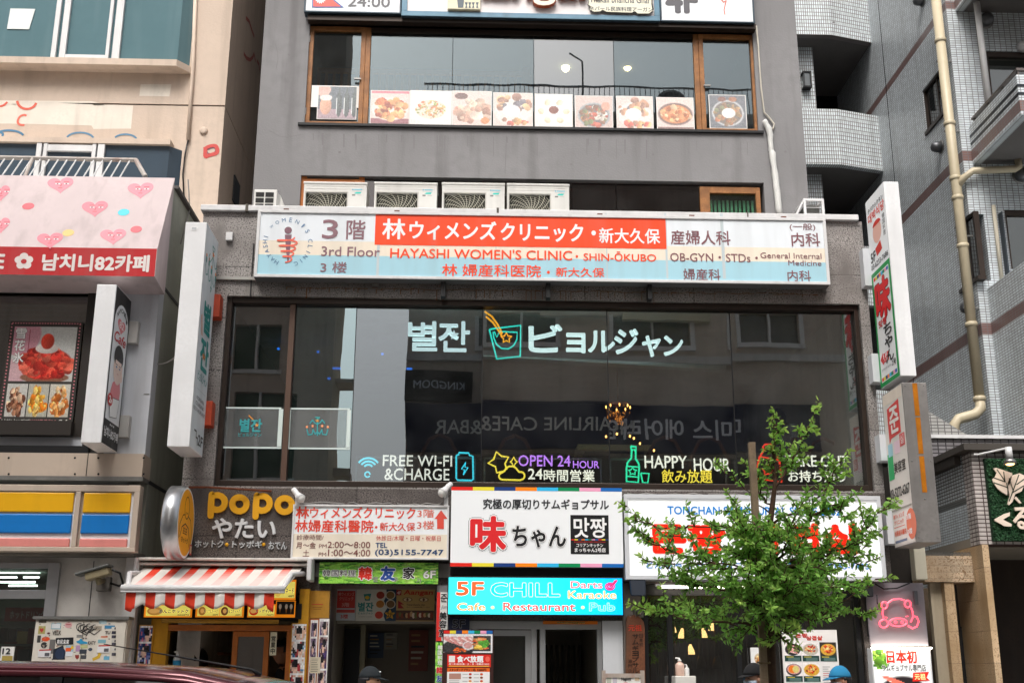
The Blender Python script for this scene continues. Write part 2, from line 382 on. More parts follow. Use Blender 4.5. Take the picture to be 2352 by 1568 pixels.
INK = ink('printed_ink'); DIRTY = ink('weathered_print', .5, 0, .2); LIT = ink('backlit_print', .35, .2); LED = ink('led_screen', .3, .62); NEON = ink('neon_tube', .3, 2.6)
GLOW = ink('lit_letter', .35, 2.4); PAINT = ink('painted_mix', .4, 0, .15); CLOTH = ink('dyed_cloth', .9, 0, 0, .1)
STEEL = mat('brushed_steel', '#9a9896', .35, .9, .12, 4); WMETAL = mat('white_painted_metal', '#dcdcdc', .4, 0, .06, 3, .25)
GALV = mat('galvanised_metal', '#8b8b88', .45, .6, .15, 8); DARK = mat('black_metal', '#17181a', .45); BRONZE = mat('bronze_frame', '#3a302a', .4, .4, .1, 5)
BLACKP = mat('black_plastic', '#101113', .5); RUST = mat('rusty_steel', '#6e3b22', .8, .1, .4, 14)
WOOD = mat('varnished_wood', '#9c693c', .5, 0, .35, 7, .3, 0, 60, .4, '#3a1c08'); ORANGEWOOD = mat('orange_stained_wood', '#b5692c', .5, 0, .2, 6, .2)
TOWER = mat('grey_render', '#8a898a', .85, 0, .09, .7, .5, .25, 45, .2, '#5d5a5a'); CREAM = mat('peach_render', '#d0beae', .85, 0, .06, 1.2, .35, .25, 40, .2, '#7a6f62')
DARKROOM = mat('dim_interior', '#3a3430', .9, 0, .2, 1.5); BLACKROOM = mat('black_interior', '#8e887e', .9); ASPH = mat('asphalt', '#616161', .9, 0, .2, 3, 0, .4, 160); PAVE = tiled('paving_slabs', '#b9b6b0', '#55524f', .3, .3, 'xy', .008)
GRAN = tiled('speckled_granite', '#8f8a87', '#2a2725', 1.28, .62, 'xz', .008, .0, ('#b5b0ac', '#3a3736', '#716c69'), .4); GRAN2 = tiled('darker_granite', '#5a5350', '#1f1c1b', 1.28, .62, 'xz', .009, .0, ('#7d7571', '#2a2625', '#47413e'), .45)  # second granite is a darker copy for the street-level wall
CONC = mat('grey_concrete', '#d2cec8', .85, 0, .12, 2, .3, .3, 60); BEIGEP = mat('beige_panel', '#c4b4a4', .5, 0, .05, 2, .25); SIDEM = mat('dull_grey_siding', '#a3a599', .7, 0, .1, 2, .4)
G_DARK = glass('shop_glass', '#c4caca', .19); G_TEAL = mat('teal_film_glass', '#5f7d84', .12, 0, .06, .8, .15, 0, 60, .6, '#8fa8ac'); G_NAVY = mat('blue_film_glass', '#46535f', .12, 0, .06, .8, .1, 0, 60, .6)
G_UP = glass('tinted_upper_glass', '#d0d6d8', .1, 0, (.84, .96, 1)); G_PALE = glass('clear_wide_glass', '#a8b4b8', .26, 0, (.8, .98, 1))
# ================================================================== ground
def slab(name, x0, x1, y0, y1, z0, z1, mt):
    return M().box(x0, x1, y0, y1, z0, z1).ob(name, mt, kind='structure')
slab('ground', -60, 60, -60, 60, -.4, -.016, mat('bare_ground', '#5a5751', .9, 0, .2, 1))
slab('road', -60, 60, -10.9, -3.3, -.012, 0.0, ASPH)
slab('pavement', -60, 60, -3.15, .0, -.014, .12, PAVE); slab('pavement', -60, 60, -15.4, -11.05, -.014, .12, PAVE)
for y in (-3.3, -11.05): slab('kerb', -60, 60, y, y+.15, -.013, .13, CONC)
for y in (-3.75, -10.45): slab('road_marking', -60, 60, y, y+.12, .001, .004, mat('road_paint', '#c9c8c2', .7, 0, .2, 6))

# ================================================================== centre building: granite podium and grey tower
TY = 1.25
px0 = PY(462, 560)[0]; px1 = PY(1987, 600)[0]
zcop0 = zv(482, -.05, 467); zcop1 = zv(469, -.05, 467)
cb = T('office_building', 'grey rendered office building on a dark granite podium with a long shop window', 'building', ((px0+px1)/2, 3, .12))
H2 = Q((521, 682), (1971, 695), (2012, 1125), (490, 1118), 0)
zg = zv(1290)                                   # head of the ground floor openings
GH = [(PY(345, 1500)[0], PY(722, 1500)[0], 0, zv(1425)), (PY(757, 1450)[0], PY(1001, 1450)[0], 0, zv(1346)),
      (PY(1068, 1500)[0], PY(1383, 1500)[0], 0, zv(1424)), (PY(1474, 1450)[0], PY(1984, 1450)[0], 0, zv(1338))]
M().facade(px0, px1, H2[2]-.02, zcop0, 0, .35, [H2]).ob('podium_wall', GRAN, cb); M().facade(px0, px1, .12, H2[2]-.02, 0, .35, GH).ob('shopfront_wall', GRAN2, cb)
[M().box(a_, a_+.25, .35, 9, .12, zcop0).ob('podium_side_wall', CONC, cb) for a_ in (px0, px1-.25)]
M().box(px0-.03, px1-.05, -.05, .42, zcop0, zcop1).ob('coping', WMETAL, cb, bev=.008)
for a, b in ((563, 568), (1141, 1146), (1716, 1720)):
    x0, x1, z0, z1 = R(a, 470, b, 490, -.08); M().box(x0, x1, -.055, .43, zcop0-.01, zcop1+.012).ob('coping_seam', mat('dark_sealant', '#5b564e', .8), cb)
zroof = zcop0-.75
M().box(px0+.25, px1-.25, .35, 9, zroof-.25, zroof).ob('roof_slab', CONC, cb)
tx0 = PY(594, 245, TY)[0]; tx1 = PY(1842, 245, TY)[0]
H4 = Q((713, 58), (1729, 75), (1742, 304), (698, 283), TY); H3 = Q((691, 403), (1755, 419), (1758, 500), (688, 480), TY); H3 = (H3[0], H3[1], zroof+.15, H3[3])
ztt = 19.0
M().facade(tx0, tx1, zroof, ztt, TY, TY+.3, [H4, H3, (H4[0], H4[1], H4[3]+1.6, H4[3]+3.6)]).ob('tower_wall', TOWER, cb)
M().box(tx0, tx0+.25, TY+.3, 9, zroof, ztt).box(tx1-.25, tx1, TY+.3, 9, zroof, ztt).box(tx0, tx1, TY, 9, ztt, ztt+.2).box(tx0, tx1, 9, 9.2, 0, ztt).ob('tower_side_wall', TOWER, cb)
# window heads, sills
x0, x1, z0, z1 = H4
M().box(x0-.08, x1+.06, TY-.04, TY+.05, z0-.035, z0).ob('window_sill', DARK, cb)
M().box(x0-.02, x1+.02, TY-.12, TY+.2, z1, z1+.07).ob('window_hood', BRONZE, cb)
def room(x0, x1, y0, y1, z0, z1, mt, t=.08):
    b = M(); b.box(x0-t, x1+t, y1, y1+t, z0-t, z1+t); b.box(x0-t, x0, y0, y1, z0-t, z1+t); b.box(x1, x1+t, y0, y1, z0-t, z1+t)
    b.box(x0, x1, y0, y1, z0-t, z0); b.box(x0, x1, y0, y1, z1, z1+t); return b.ob('room', mt, cb)
room(x0, x1, TY+.32, TY+4, z0-.3, z1+.1, mat('dim_restaurant', '#6a747c', .9))
yf = TY+.08
def ux(u, v, Y): return PY(u, v, Y)[0]
def xmid(u, Y, v0, v1): return (PY(u, v0, Y)[0]+PY(u, v1, Y)[0])/2
# 4F window: two wooden casements and four frameless panes
for nm, a, b in (('casement', 713, 842), ('casement', 1601, 1729)):
    xa, xb = xmid(a, yf, 60, 60), xmid(b, yf, 66, 66); s = .062
    f = M(); f.box(xa, xa+s, yf-.04, yf+.06, z0, z1); f.box(xb-s, xb, yf-.04, yf+.06, z0, z1); f.box(xa+s, xb-s, yf-.04, yf+.06, z1-s, z1); f.box(xa+s, xb-s, yf-.04, yf+.06, z0, z0+s)
    fo = f.ob('window_frame', WOOD, cb, bev=.005)
    M().box(xa+s, xb-s, yf, yf+.012, z0+s, z1-s).ob('pane', G_UP, fo)
    hx = xb if a < 1000 else xa; 
    M().box(xa+s-.02 if a > 1000 else xb-s-.07, xa+s+.07 if a > 1000 else xb-s+.02, yf-.075, yf-.045, (z0+z1)/2-.07, (z0+z1)/2-.05).ob('handle', STEEL, fo)
    for hz in (z0+.15, z1-.25): M().box((xa if a < 1000 else xb)-.015, (xa if a < 1000 else xb)+.015, yf-.055, yf-.042, hz, hz+.1).ob('hinge', STEEL, fo)
xl, xr = xmid(842, yf, 60, 60), xmid(1601, yf, 66, 66)
[M().box(a_, a_+.07, yf-.03, yf+.06, z0, z1).ob('window_post', WOOD, cb, bev=.005) for a_ in (xl, xr-.07)]
M().box(xl+.07, xr-.07, yf-.03, yf+.06, z1-.07, z1).box(xl+.07, xr-.07, yf-.03, yf+.06, z0, z0+.03).ob('window_rail', BRONZE, cb)
js = [xl+.07]+[xmid(u, yf, 70, 70) for u in (1041, 1226, 1408)]+[xr-.07]
for i in range(4):
    M().box(js[i]+.004, js[i+1]-.004, yf, yf+.012, z0+.03, z1-.07).ob('window_pane', glass('pale_upper_glass', '#b4c0c4', .16) if i == 2 else G_UP, cb)
a = Art(FY(TY)); random.seed(5)
for i in range(34):
    u = random.uniform(705, 1735); v = 306+(u-700)*.02; L_ = random.uniform(8, 46); w_ = random.uniform(1.2, 3.2); a.poly([(u, v), (u+w_, v), (u+w_*.7+.5, v+L_), (u+.5, v+L_)], random.choice(['#7d7a7c', '#817e80', '#787577']), i*.03)
a.line([(1163, 312), (1162, 350), (1160, 398)], .008, '#76737a', 1)
for pts in ([(618, 300), (650, 318), (690, 310)], [(1800, 330), (1816, 352), (1812, 380)], [(632, 100), (640, 130), (634, 160)]): a.line(pts, .005, '#757276', 1, False, 1)
for u, v in ((664, 126), (1500, 355), (1312, 378), (1212, 428), (1804, 349), (642, 440), (1915, 52), (780, 350)): a.ellp((u-3, v-2.5, u+3, v+2.5), '#6f6c6e', 1, 8)
a.ob('wall_stain', mat('render_stain', '#7d7a7c', .9), cb)
# 3F window band behind the air conditioners
x0, x1, z0, z1 = H3
room(x0, x1, TY+.32, TY+3, z0, z1, mat('brown_interior', '#80645a', .9))
f = M(); xa = x0; xb = xmid(838, yf, 415, 415); f.box(xa, xa+.07, yf-.04, yf+.05, z0, z1).box(xb-.07, xb, yf-.04, yf+.05, z0, z1).box(xa+.07, xb-.07, yf-.04, yf+.05, z1-.12, z1-.03).ob('window_frame', ORANGEWOOD, cb)
M().box(xa+.07, xb-.07, yf, yf+.012, z0, z1-.12).ob('window_pane', G_UP, cb)
xc = xmid(1606, yf, 440, 440)
js = [xb]+[xmid(u, yf, 440, 440) for u in (1020, 1180, 1312, 1415)]+[xc]
for i in range(5): M().box(js[i]+.004, js[i+1]-.004, yf, yf+.012, z0, z1-.02).ob('window_pane', glass('brown_film_glass', '#a88c88', .07), cb)
f = M(); xd = xmid(1744, yf, 440, 440); f.box(xc, xc+.13, yf-.04, yf+.05, z0, z1-.05).box(xd-.06, xd, yf-.04, yf+.05, z0, z1-.05).box(xc+.13, xd-.06, yf-.04, yf+.05, z1-.14, z1-.05)
fo = f.ob('window_frame', WOOD, cb, bev=.004); M().box(xc+.13, xd-.06, yf, yf+.012, z0, z1-.14).ob('pane', glass('green_glass', '#c4dccf', .06), fo)
bl = M()
for i in range(11): bl.box(xc+.15+i*.055, xc+.18+i*.055, yf+.06+.01*(i % 2), yf+.08+.01*(i % 2), z0, z1-.2)
bl.ob('vertical_blind', mat('green_blind', '#d8f0e4', .8), cb)
# 2F shop window
x0, x1, z0, z1 = H2; G2 = .13
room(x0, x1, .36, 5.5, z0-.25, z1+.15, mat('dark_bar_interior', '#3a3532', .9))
f = M(); f.box(x0, x0+.055, .05, .2, z0, z1).box(x1-.055, x1, .05, .2, z0, z1).box(x0+.055, x1-.055, .05, .2, z1-.07, z1).box(x0+.055, x1-.055, .02, .2, z0, z0+.07)
f.ob('window_frame', BRONZE, cb, bev=.006)
xm = xmid(664, G2, 690, 1100); M().box(xm-.03, xm+.03, .07, .19, z0+.07, z1-.07).ob('window_mullion', mat('brown_mullion', '#5a4438', .5), cb)
js = [x0+.055, xm]+[xmid(u, G2, 700, 1090) for u in (812, 1107, 1397, 1684)]+[x1-.055]
for i in range(6):
    xa, xb, (da, db, dc) = js[i]+(.035 if i == 1 else .004), js[i+1]-(.035 if i == 0 else .004), [(0, 0, 0), (.004, -.003, 0), (-.003, .003, .003), (.002, -.002, -.003), (-.002, .004, .002), (.004, 0, -.002)][i]
    M().hexa([(xa, G2+da, z0+.07), (xb, G2+db, z0+.07), (xb, G2+db+.012, z0+.07), (xa, G2+da+.012, z0+.07), (xa, G2+da+dc, z1-.07), (xb, G2+db+dc, z1-.07), (xb, G2+db+dc+.012, z1-.07), (xa, G2+da+dc+.012, z1-.07)]).ob('window_pane', G_PALE if i == 1 else glass('grey_wide_glass', '#b8bec0', .15, 0, (.9, .96, 1)) if i == 2 else G_DARK, cb)
    if i > 1: M().box(js[i]-.004, js[i]+.004, G2-.006, G2+.03, z0+.07, z1-.07).ob('glass_joint', DARK, cb)
zr_ = zv(1050, .4)
b = M()
for i in range(2, 6): b.box(js[i]+.03, js[i+1]-.06, .4, .42, zr_-.02, zr_).box(js[i]+.03, js[i]+.05, .4, .42, z0, zr_).box(js[i+1]-.08, js[i+1]-.06, .4, .42, z0, zr_)
b.ob('guard_rail', mat('pale_rail', '#8d9294', .4, .5), cb)
# under-window conduit, sign brackets and rust weeping from them
x_, _, z_, _ = R(497, 632, 600, 640, -.02); M().box(px0+.2, PY(1380, 650, -.03)[0], -.04, -.003, z_-.02, z_+.015).ob('cable_duct', mat('grey_duct', '#a9a7a2', .5), cb)
for u, v in ((1018, 665), (1259, 668), (1492, 671)):
    xa, xb, za, zb = R(u-5, v-16, u+5, v+17, -.1); M().box(xa, xb, -.13, -.003, za, zb).ob('sign_bracket', DARK, cb)
for u, v in ((678, 649), (862, 650), (951, 652), (1326, 654), (1472, 656), (1610, 659), (1753, 661), (1892, 664), (790, 650)):
    xa, xb, za, zb = R(u-7, v-6, u+7, v+7, -.03); M().box(xa, xb, -.05, -.003, za, zb).ob('wall_plug', GALV, cb)
random.seed(4)
a = Art(FY(0.0))
for i in range(90):
    u = 660+i*13.6+random.uniform(-4, 4); v = 660+(u-660)*.0125+random.uniform(-2, 2)
    a.rect((u, v, u+random.uniform(10, 26), v+1.6), random.choice(['#7b5638', '#8a6242', '#6b4c36']))
    if random.random() < .55: a.rect((u, v, u+1.8, v+random.uniform(6, 26)), random.choice(['#5f493a', '#6b4c36', '#514238']), 0.4)
a.ob('rust_streaks', mat('rust_stain', '#7b5a40', .9), cb)
a = Art(FY(0.0))
for u, v, c, d in ((527, 546, 14, 22),): pass
xa, xb, za, zb = R(520, 534, 534, 553, -.03); M().box(xa, xb, -.05, -.003, za, zb).ob('socket_box', WMETAL, cb, bev=.005)
M().box(*[PY(575, 670)[0], PY(577, 670)[0]], -.02, -.003, zv(690), zv(560, 0, 560)).ob('wall_cable', DARK, cb)
# ground floor rooms
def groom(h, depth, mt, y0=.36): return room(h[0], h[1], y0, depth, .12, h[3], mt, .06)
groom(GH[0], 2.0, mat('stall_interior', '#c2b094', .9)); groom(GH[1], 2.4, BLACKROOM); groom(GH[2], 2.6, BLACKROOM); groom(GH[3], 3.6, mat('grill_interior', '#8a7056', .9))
# pillar facings of the street front
for u0, u1, v0, mt in ((1001, 1033, 1345, mat('grey_pillar', '#8d8d8f', .6, 0, .1, 3, .3)), (1383, 1431, 1424, mat('white_pillar', '#c9ccd0', .5, 0, .05, 3, .25)), (1431, 1474, 1338, mat('dim_pillar', '#77716c', .6, 0, .1, 3, .3))):
    xa, xb = PY(u0, 1500)[0], PY(u1, 1500)[0]; M().box(xa+.004, xb-.004, -.04, -.002, .125, zv(v0)).ob('pillar_facing', mt, cb)
xa, xb, za, zb = R(700, 1292, 1036, 1325, -.05); M().box(xa, xb, -.05, -.002, za, zb).ob('shop_lintel', mat('sooty_lintel', '#8a8683', .6, 0, .2, 4, .4), cb)
xa, xb, za, zb = R(1034, 1302, 1432, 1322, -.06); M().box(xa, xb, -.06, -.002, za, zb).ob('shop_lintel', mat('dark_soffit', '#3a3b40', .6), cb)
# sliding door of the grill house
xa, xb, za, zb = GH[2][0], GH[2][1], .125, GH[2][3]
d = M(); d.box(xa, xb, .0, .1, zb-.09, zb-.003)
for u in (1068, 1084, 1220, 1240, 1372):
    x = PY(u, 1500)[0]; d.box(x, x+.06, .0, .1, za, zb-.09)
d.ob('door_frame', mat('aluminium', '#a8a9ab', .4, .6, .05, 3), cb, bev=.004)
xd0, xd1 = PY(1096, 1500)[0]+.02, PY(1222, 1500)[0]
M().box(xd0, xd1, .04, .05, za, zb-.09).ob('door_glass', G_DARK, cb)
b = M(); b.box(xd0, xd0+.06, .02, .07, za, zb-.1).box(xd1-.07, xd1-.005, .02, .07, za, zb-.1).box(xd0+.06, xd1-.07, .02, .07, zb-.16, zb-.1).ob('sliding_door', mat('aluminium', '#a8a9ab'), cb)
a = Art(FY(-.004)); xo = R(1247, 1425, 1372, 1433, 0); M().box(xo[0], xo[1], -.03, -.003, xo[2], xo[3]).ob('door_strip', mat('orange_strip', '#d8741a', .5), cb)
a = Art(FY(-.032)); a.txt('www.tonchang.com', (1279, 1425.5, 1343, 1432.5), '#2a2a10', .02, ('#f4e48a', .06)); a.ob('door_strip_text', INK, cb)
# wooden slats in the dark door opening
b = M()
for i in range(9): b.box(PY(1252+i*13, 1500, 2)[0], PY(1257+i*13, 1500, 2)[0], 2, 2.05, .13, zb-.2)
b.ob('slatted_screen', mat('dark_slats', '#241d17', .7), cb)
# Tonchan shop front: dark glass, posts
xa, xb, za, zb = GH[3][0], GH[3][1], .125, GH[3][3]
b = M(); b.box(xa, xb, .02, .12, zb-.12, zb-.003)
for u in (1478, 1534, 1690, 1836, 1966): x = PY(u, 1480, .06)[0]; b.box(x, x+.05, .02, .12, za, zb-.12)
b.ob('shopfront_frame', DARK, cb)
M().box(xa, xb, .06, .07, za, zb-.12).ob('shopfront_glass', G_DARK, cb)
b = M()
for i in range(26): b.box(xa+i*.1, xa+i*.1+.06, 3.4, 3.45, .13, 2.6)
b.ob('panelled_back_wall', mat('warm_panels', '#6b4628', .7), cb)
# ================================================================== raised letters and light boxes
_G3 = {}
def glyph3(s, bold, shear=0.0):
    k = (s, bold, shear)
    if k in _G3: return _G3[k]
    c = bpy.data.curves.new('g', 'FONT'); c.body = s; c.offset = bold; c.extrude = .5; c.shear = shear; c.resolution_u = 3
    o = bpy.data.objects.new('g', c); COL.objects.link(o)
    dg = bpy.context.evaluated_depsgraph_get(); me = bpy.data.meshes.new_from_object(o.evaluated_get(dg))
    V = np.array([v.co[:] for v in me.vertices]); F = [tuple(p.vertices) for p in me.polygons]
    bpy.data.objects.remove(o); bpy.data.curves.remove(c); bpy.data.meshes.remove(me)
    _G3[k] = (V, F); return _G3[k]
def raised(art, st, c, col, d0, d1, bold=0.0, shear=0.0, rot=0):
    """letters standing off the plane from d0 to d1 metres"""
    V, F = glyph3(st, 0.0, shear); bb = glyph(st, 0.0, shear)[2]; a0, a1, b0, b1 = art.bb(c)
    sx, sy = (a1-a0)/(bb[1]-bb[0]), (b1-b0)/(bb[3]-bb[2]); z_ = min(sx, sy)
    X = (V[:, 0]-(bb[0]+bb[1])/2)*sx; Y = (V[:, 1]-(bb[2]+bb[3])/2)*sy; Z = d0+(V[:, 2]+.5)*(d1-d0)
    if rot: r = rad(rot); X, Y = X*math.cos(r)-Y*math.sin(r), X*math.sin(r)+Y*math.cos(r)
    for k, (ox, oy) in enumerate(ring(bold)):
        P = art.O+np.outer(X+(a0+a1)/2+ox*z_, art.A)+np.outer(Y+(b0+b1)/2+oy*z_, art.B)+np.outer(Z+k*.0002, art.N)
        art.add(P.tolist(), F, hexc(col))
def lightbox(name, label, q, yf, yb, cm, rim=.03, cat='sign', group=None, face=None, fm=None, rm=None):
    x0, x1, z0, z1 = q
    t = T(name, label, cat, ((x0+x1)/2, yb, z0), group)
    M().box(x0, x1, yf+.012, yb, z0, z1).ob('casing', cm, t, bev=.004)
    if rim:
        f = M(); f.box(x0, x1, yf-.01, yf+.011, z1-rim, z1).box(x0, x1, yf-.01, yf+.011, z0, z0+rim).box(x0, x0+rim, yf-.01, yf+.011, z0+rim, z1-rim).box(x1-rim, x1, yf-.01, yf+.011, z0+rim, z1-rim)
        f.ob('frame', rm or cm, t, bev=.003)
    if rim >= .02:
        b = M()
        for k in range(3): xa = x0+(x1-x0)*(.02+.32*k); b.tube([(xa+(x1-x0)*.3*j/8, yb-.05, z1+.012+random.uniform(0, .03)) for j in range(9)], .007, 5)
        b.ob('sign_cable', mat('grey_cable', '#8d8a86', .6), t, True)
    if face: a = Art(FY(yf+.009), (0, 1, 0, 1)); a.bx = (x0+rim, x1-rim, z0+rim, z1-rim); a.rect((0, 0, 1, 1), face); a.ob('face', fm or INK, t)
    return t
# ---- long clinic sign under the coping
ys = -.2
q = Q((594, 478), (1897, 505), (1906, 656), (582, 634), ys)
t = lightbox('clinic_sign', 'long white, cream and blue clinic sign with an orange band, fixed under the white coping', q, ys, -.02, mat('grey_casing', '#6a6b6d', .5), .035, rm=WMETAL)
a = Art(FY(ys+.008)); x0, x1, z0, z1 = q; x0 += .035; x1 -= .035; z0 += .035; z1 -= .035
h = z1-z0
for f0, f1, c in ((.0, .32, '#a9d6e4'), (.32, .55, '#f2e6d3'), (.55, 1.0, '#e9eff4')):
    a.add([a.w(p, 0) for p in ((x0, z0+h*f0), (x1, z0+h*f0), (x1, z0+h*f1), (x0, z0+h*f1))], [(0, 1, 2, 3)], hexc(c))
for u in (869, 1139, 1256, 1393, 1530, 1660):
    a.rect((u, 490, u+.6, 640), '#c4d0d4', .5)
a.ob('face', DIRTY, t)
a = Art(FY(ys+.006)); OR, MV = '#ff4a16', '#8d6670'
a.rect((863, 489, 1531, 572), OR, 0)
a.txt('林', (880, 503, 930, 549), '#f4f6f8', .035); a.txt('ウィメンズ', (942, 507, 1139, 552), '#f4f6f8', .045); a.txt('クリニック・', (1151, 513, 1368, 556), '#f4f6f8', .045); a.txt('新大久保', (1376, 524, 1516, 560), '#f4f6f8', .03)
a.txt('3', (742, 505, 775, 548), MV, .02); a.txt('階', (797, 506, 838, 550), MV, .02); a.txt('3rd Floor', (739, 566, 872, 590), MV, .012); a.txt('3 楼', (737, 601, 796, 627), MV, .015)
a.txt("HAYASHI WOMEN'S CLINIC", (897, 570, 1314, 598), OR, .02); a.ellp((1322, 586, 1328, 592), OR, 1); a.txt('SHIN-ŌKUBO', (1340, 577, 1507, 601), OR, .02)
a.txt('林 婦産科医院', (1016, 606, 1242, 637), OR, .02); a.ellp((1256, 622, 1263, 629), OR, 1); a.txt('新大久保', (1277, 614, 1388, 637), OR, .02)
MB = '#84555c'
a.txt('産婦人科', (1540, 529, 1678, 563), MB, .02); a.txt('(一般)', (1813, 513, 1873, 531), MB, .01); a.txt('内科', (1817, 535, 1884, 566), MB, .02)
a.txt('OB-GYN・STDs・', (1539, 581, 1741, 603), MB, .008); a.txt('General Internal', (1746, 580, 1887, 595), MB, .005); a.txt('Medicine', (1810, 598, 1887, 611), MB, .005)
a.txt('婦産科', (1569, 617, 1655, 644), MB, .015); a.txt('内科', (1808, 621, 1863, 646), MB, .015)
# emblem: ring of letters, needle and snake
cx, cy, rr = 661, 557, 52
for i, ch in enumerate("WOMEN'S"):
    an = 135-i*17.5; u, v = cx+rr*math.cos(rad(an)), cy-rr*math.sin(rad(an)); a.txt(ch, (u-4, v-5, u+4, v+5), '#5b84ab', 0, None, 1, an-90, 0, True)
for i, ch in enumerate('CLINIC'):
    an = 4-i*14.5; u, v = cx+rr*math.cos(rad(an)), cy-rr*math.sin(rad(an)); a.txt(ch, (u-4, v-5, u+4, v+5), '#5b84ab', 0, None, 1, an-90, 0, True)
for i, ch in enumerate('HAYASHI'):
    an = 240-i*12.5; u, v = cx+rr*math.cos(rad(an)), cy-rr*math.sin(rad(an)); a.txt(ch, (u-4, v-5, u+4, v+5), '#5b84ab', 0, None, 1, an-90, 0, True)
a.ellp((654, 521, 670, 537), '#86606c', 2); a.poly([(654, 539), (670, 539), (663, 603), (660, 603)], '#86606c', 2)
sn = [(cx+(26-18*k/60)*math.cos(k*.45)*(1 if k > 3 else .6), 546+k*.88+3.5*math.sin(k*.45)) for k in range(62)]
a.line(sn, .016, '#f4705a', 3)
a.ob('lettering', DIRTY, t)
b = M()
for u in (656, 911, 1379, 1591, 1803): xa, xb, za, zb = R(u-5, 0, u+6, 10, -.2); x = PY(u, 480+(u-595)*.0207, -.2)[0]; b.box(x-.03, x+.03, -.16, -.03, z1+.005, z1+.07)
b.ob('hanger', RUST, t)
# ---- three boards at the fourth floor (cut by the top of the picture)
yt = TY-.16
def qb(u0, v0, u1, v1, h, Y): x0, x1, z0, _ = R(u0, v0-1, u1, v1, Y); z0 = (PY(u0, v0, Y)[2]+PY(u1, v1, Y)[2])/2; return x0, x1, z0, z0+h
for (u0, v0, u1, v1), nm, lab in (((698, 27, 921, 34), 'hours_board', 'white board with a red pennant flag and closing time 24:00 over the upper window'), ((1517, 49, 1734, 55), 'floor_board', 'white board reading 4F at the upper corner of the grey tower')):
    q = qb(u0, v0, u1, v1, 1.15, yt); t = lightbox(nm, lab, q, yt, TY-.02, mat('blue_grey_frame', '#3c4a54', .4, .4, .1, 6), .02, face='#eef2f5')
    a = Art(FY(yt+.006))
    if nm == 'hours_board':
        a.poly([(717, 18), (717, -40), (790, 18)], '#3f6fae', 1); a.poly([(719.5, 16), (719.5, -36), (783, 16)], '#f2665c', 2)
        P = []
        for i in range(32): an = i*math.pi/16; r_ = 14 if i % 2 else 10.5; P.append((736+r_*math.cos(an), -4-r_*math.sin(an)))
        a.poly(P, '#fafafa', 3); a.txt('24:00', (800, -7, 895, 17), '#6c6c70', .02)
    else:
        a.txt('4F', (1530, -26, 1601, 29), '#5c5b60', .07)
        a.line([(1658, -30), (1668, -12), (1664, -2), (1657, 1), (1662, 6), (1668, 2), (1665, 14), (1663, 24), (1665, 34)], .012, '#d8664e', 1)
    a.ob('lettering', INK, t)
q = qb(922, 37, 1516, 49, 1.25, yt-.02); x0, x1, z0, z1 = q
t = lightbox('restaurant_sign', 'wide restaurant sign with raised brown-edged letters at the top of the grey tower', q, yt-.02, TY-.02, mat('blue_grey_frame', '#3c4a54'), .075, face='#efeaea', fm=mat('pale_board', '#ece7e7', .5, 0, .05, 3), rm=mat('weathered_blue_frame', '#5e7d8f', .4, .3, .12, 6, .3))
a = Art(FY(yt-.016)); raised(a, 'Aangan', (1046, -66, 1380, 21), '#b5532a', .004, .07, .045, .15); raised(a, 'Aangan', (1046, -66, 1380, 21), '#f4ead8', .07, .074, .03, .15)
st = [(1196, 10), (1240, 14), (1252, 22), (1235, 30), (1205, 30), (1188, 36)]
a.ob('raised_letters', ink('letter_paint', .5), t, bev=0)
xa, xb, za, zb = R(1029, -30, 1103, 24, yt-.05); M().box(xa, xb, yt-.07, yt-.01, za, zb).ob('picture_plaque', mat('ivory_board', '#e6e0c4', .5), t, bev=.004)
a = Art(FY(yt-.072)); a.poly([(1045, -30), (1050, 0), (1052, 18), (1064, 18), (1066, 0), (1072, -20)], '#5f6a72'); a.line([(1066, -2), (1074, -14)], .02, '#5f6a72', 1)
for u in (1071, 1079, 1087, 1096): a.poly([(u-3.5, 6), (u+3.5, 6), (u+1, 13), (u+2.5, 19), (u-2.5, 19), (u-1, 13)], '#5f6a72')
a.ob('plaque_print', INK, t)
xa, xb, za, zb = R(1352, -45, 1500, 30, yt-.05)
P = [(1349, -30), (1352, 5), (1350, 12), (1356, 16), (1354, 24), (1364, 29), (1378, 28), (1384, 24), (1392, 29), (1452, 31), (1458, 27), (1466, 33), (1492, 33), (1500, 26), (1497, 10), (1499, -30)]
M().prism([PY(u, v, yt-.01) for u, v in P], (0, -.05, 0)).ob('name_plaque', mat('dark_edge_board', '#22231f', .5), t)
a = Art(FY(yt-.061)); a.poly([(1424+(u-1424)*.985, -1+(v+1)*.96) for u, v in P], '#ece8d2'); a.txt('Thakali bhancha Ghar', (1354, -10, 1494, 9), '#4a4f55', .02); a.txt('ネパール民族料理アーガン', (1354, 15, 1499, 28), '#4a4f55', .02); a.ob('plaque_lettering', INK, t)
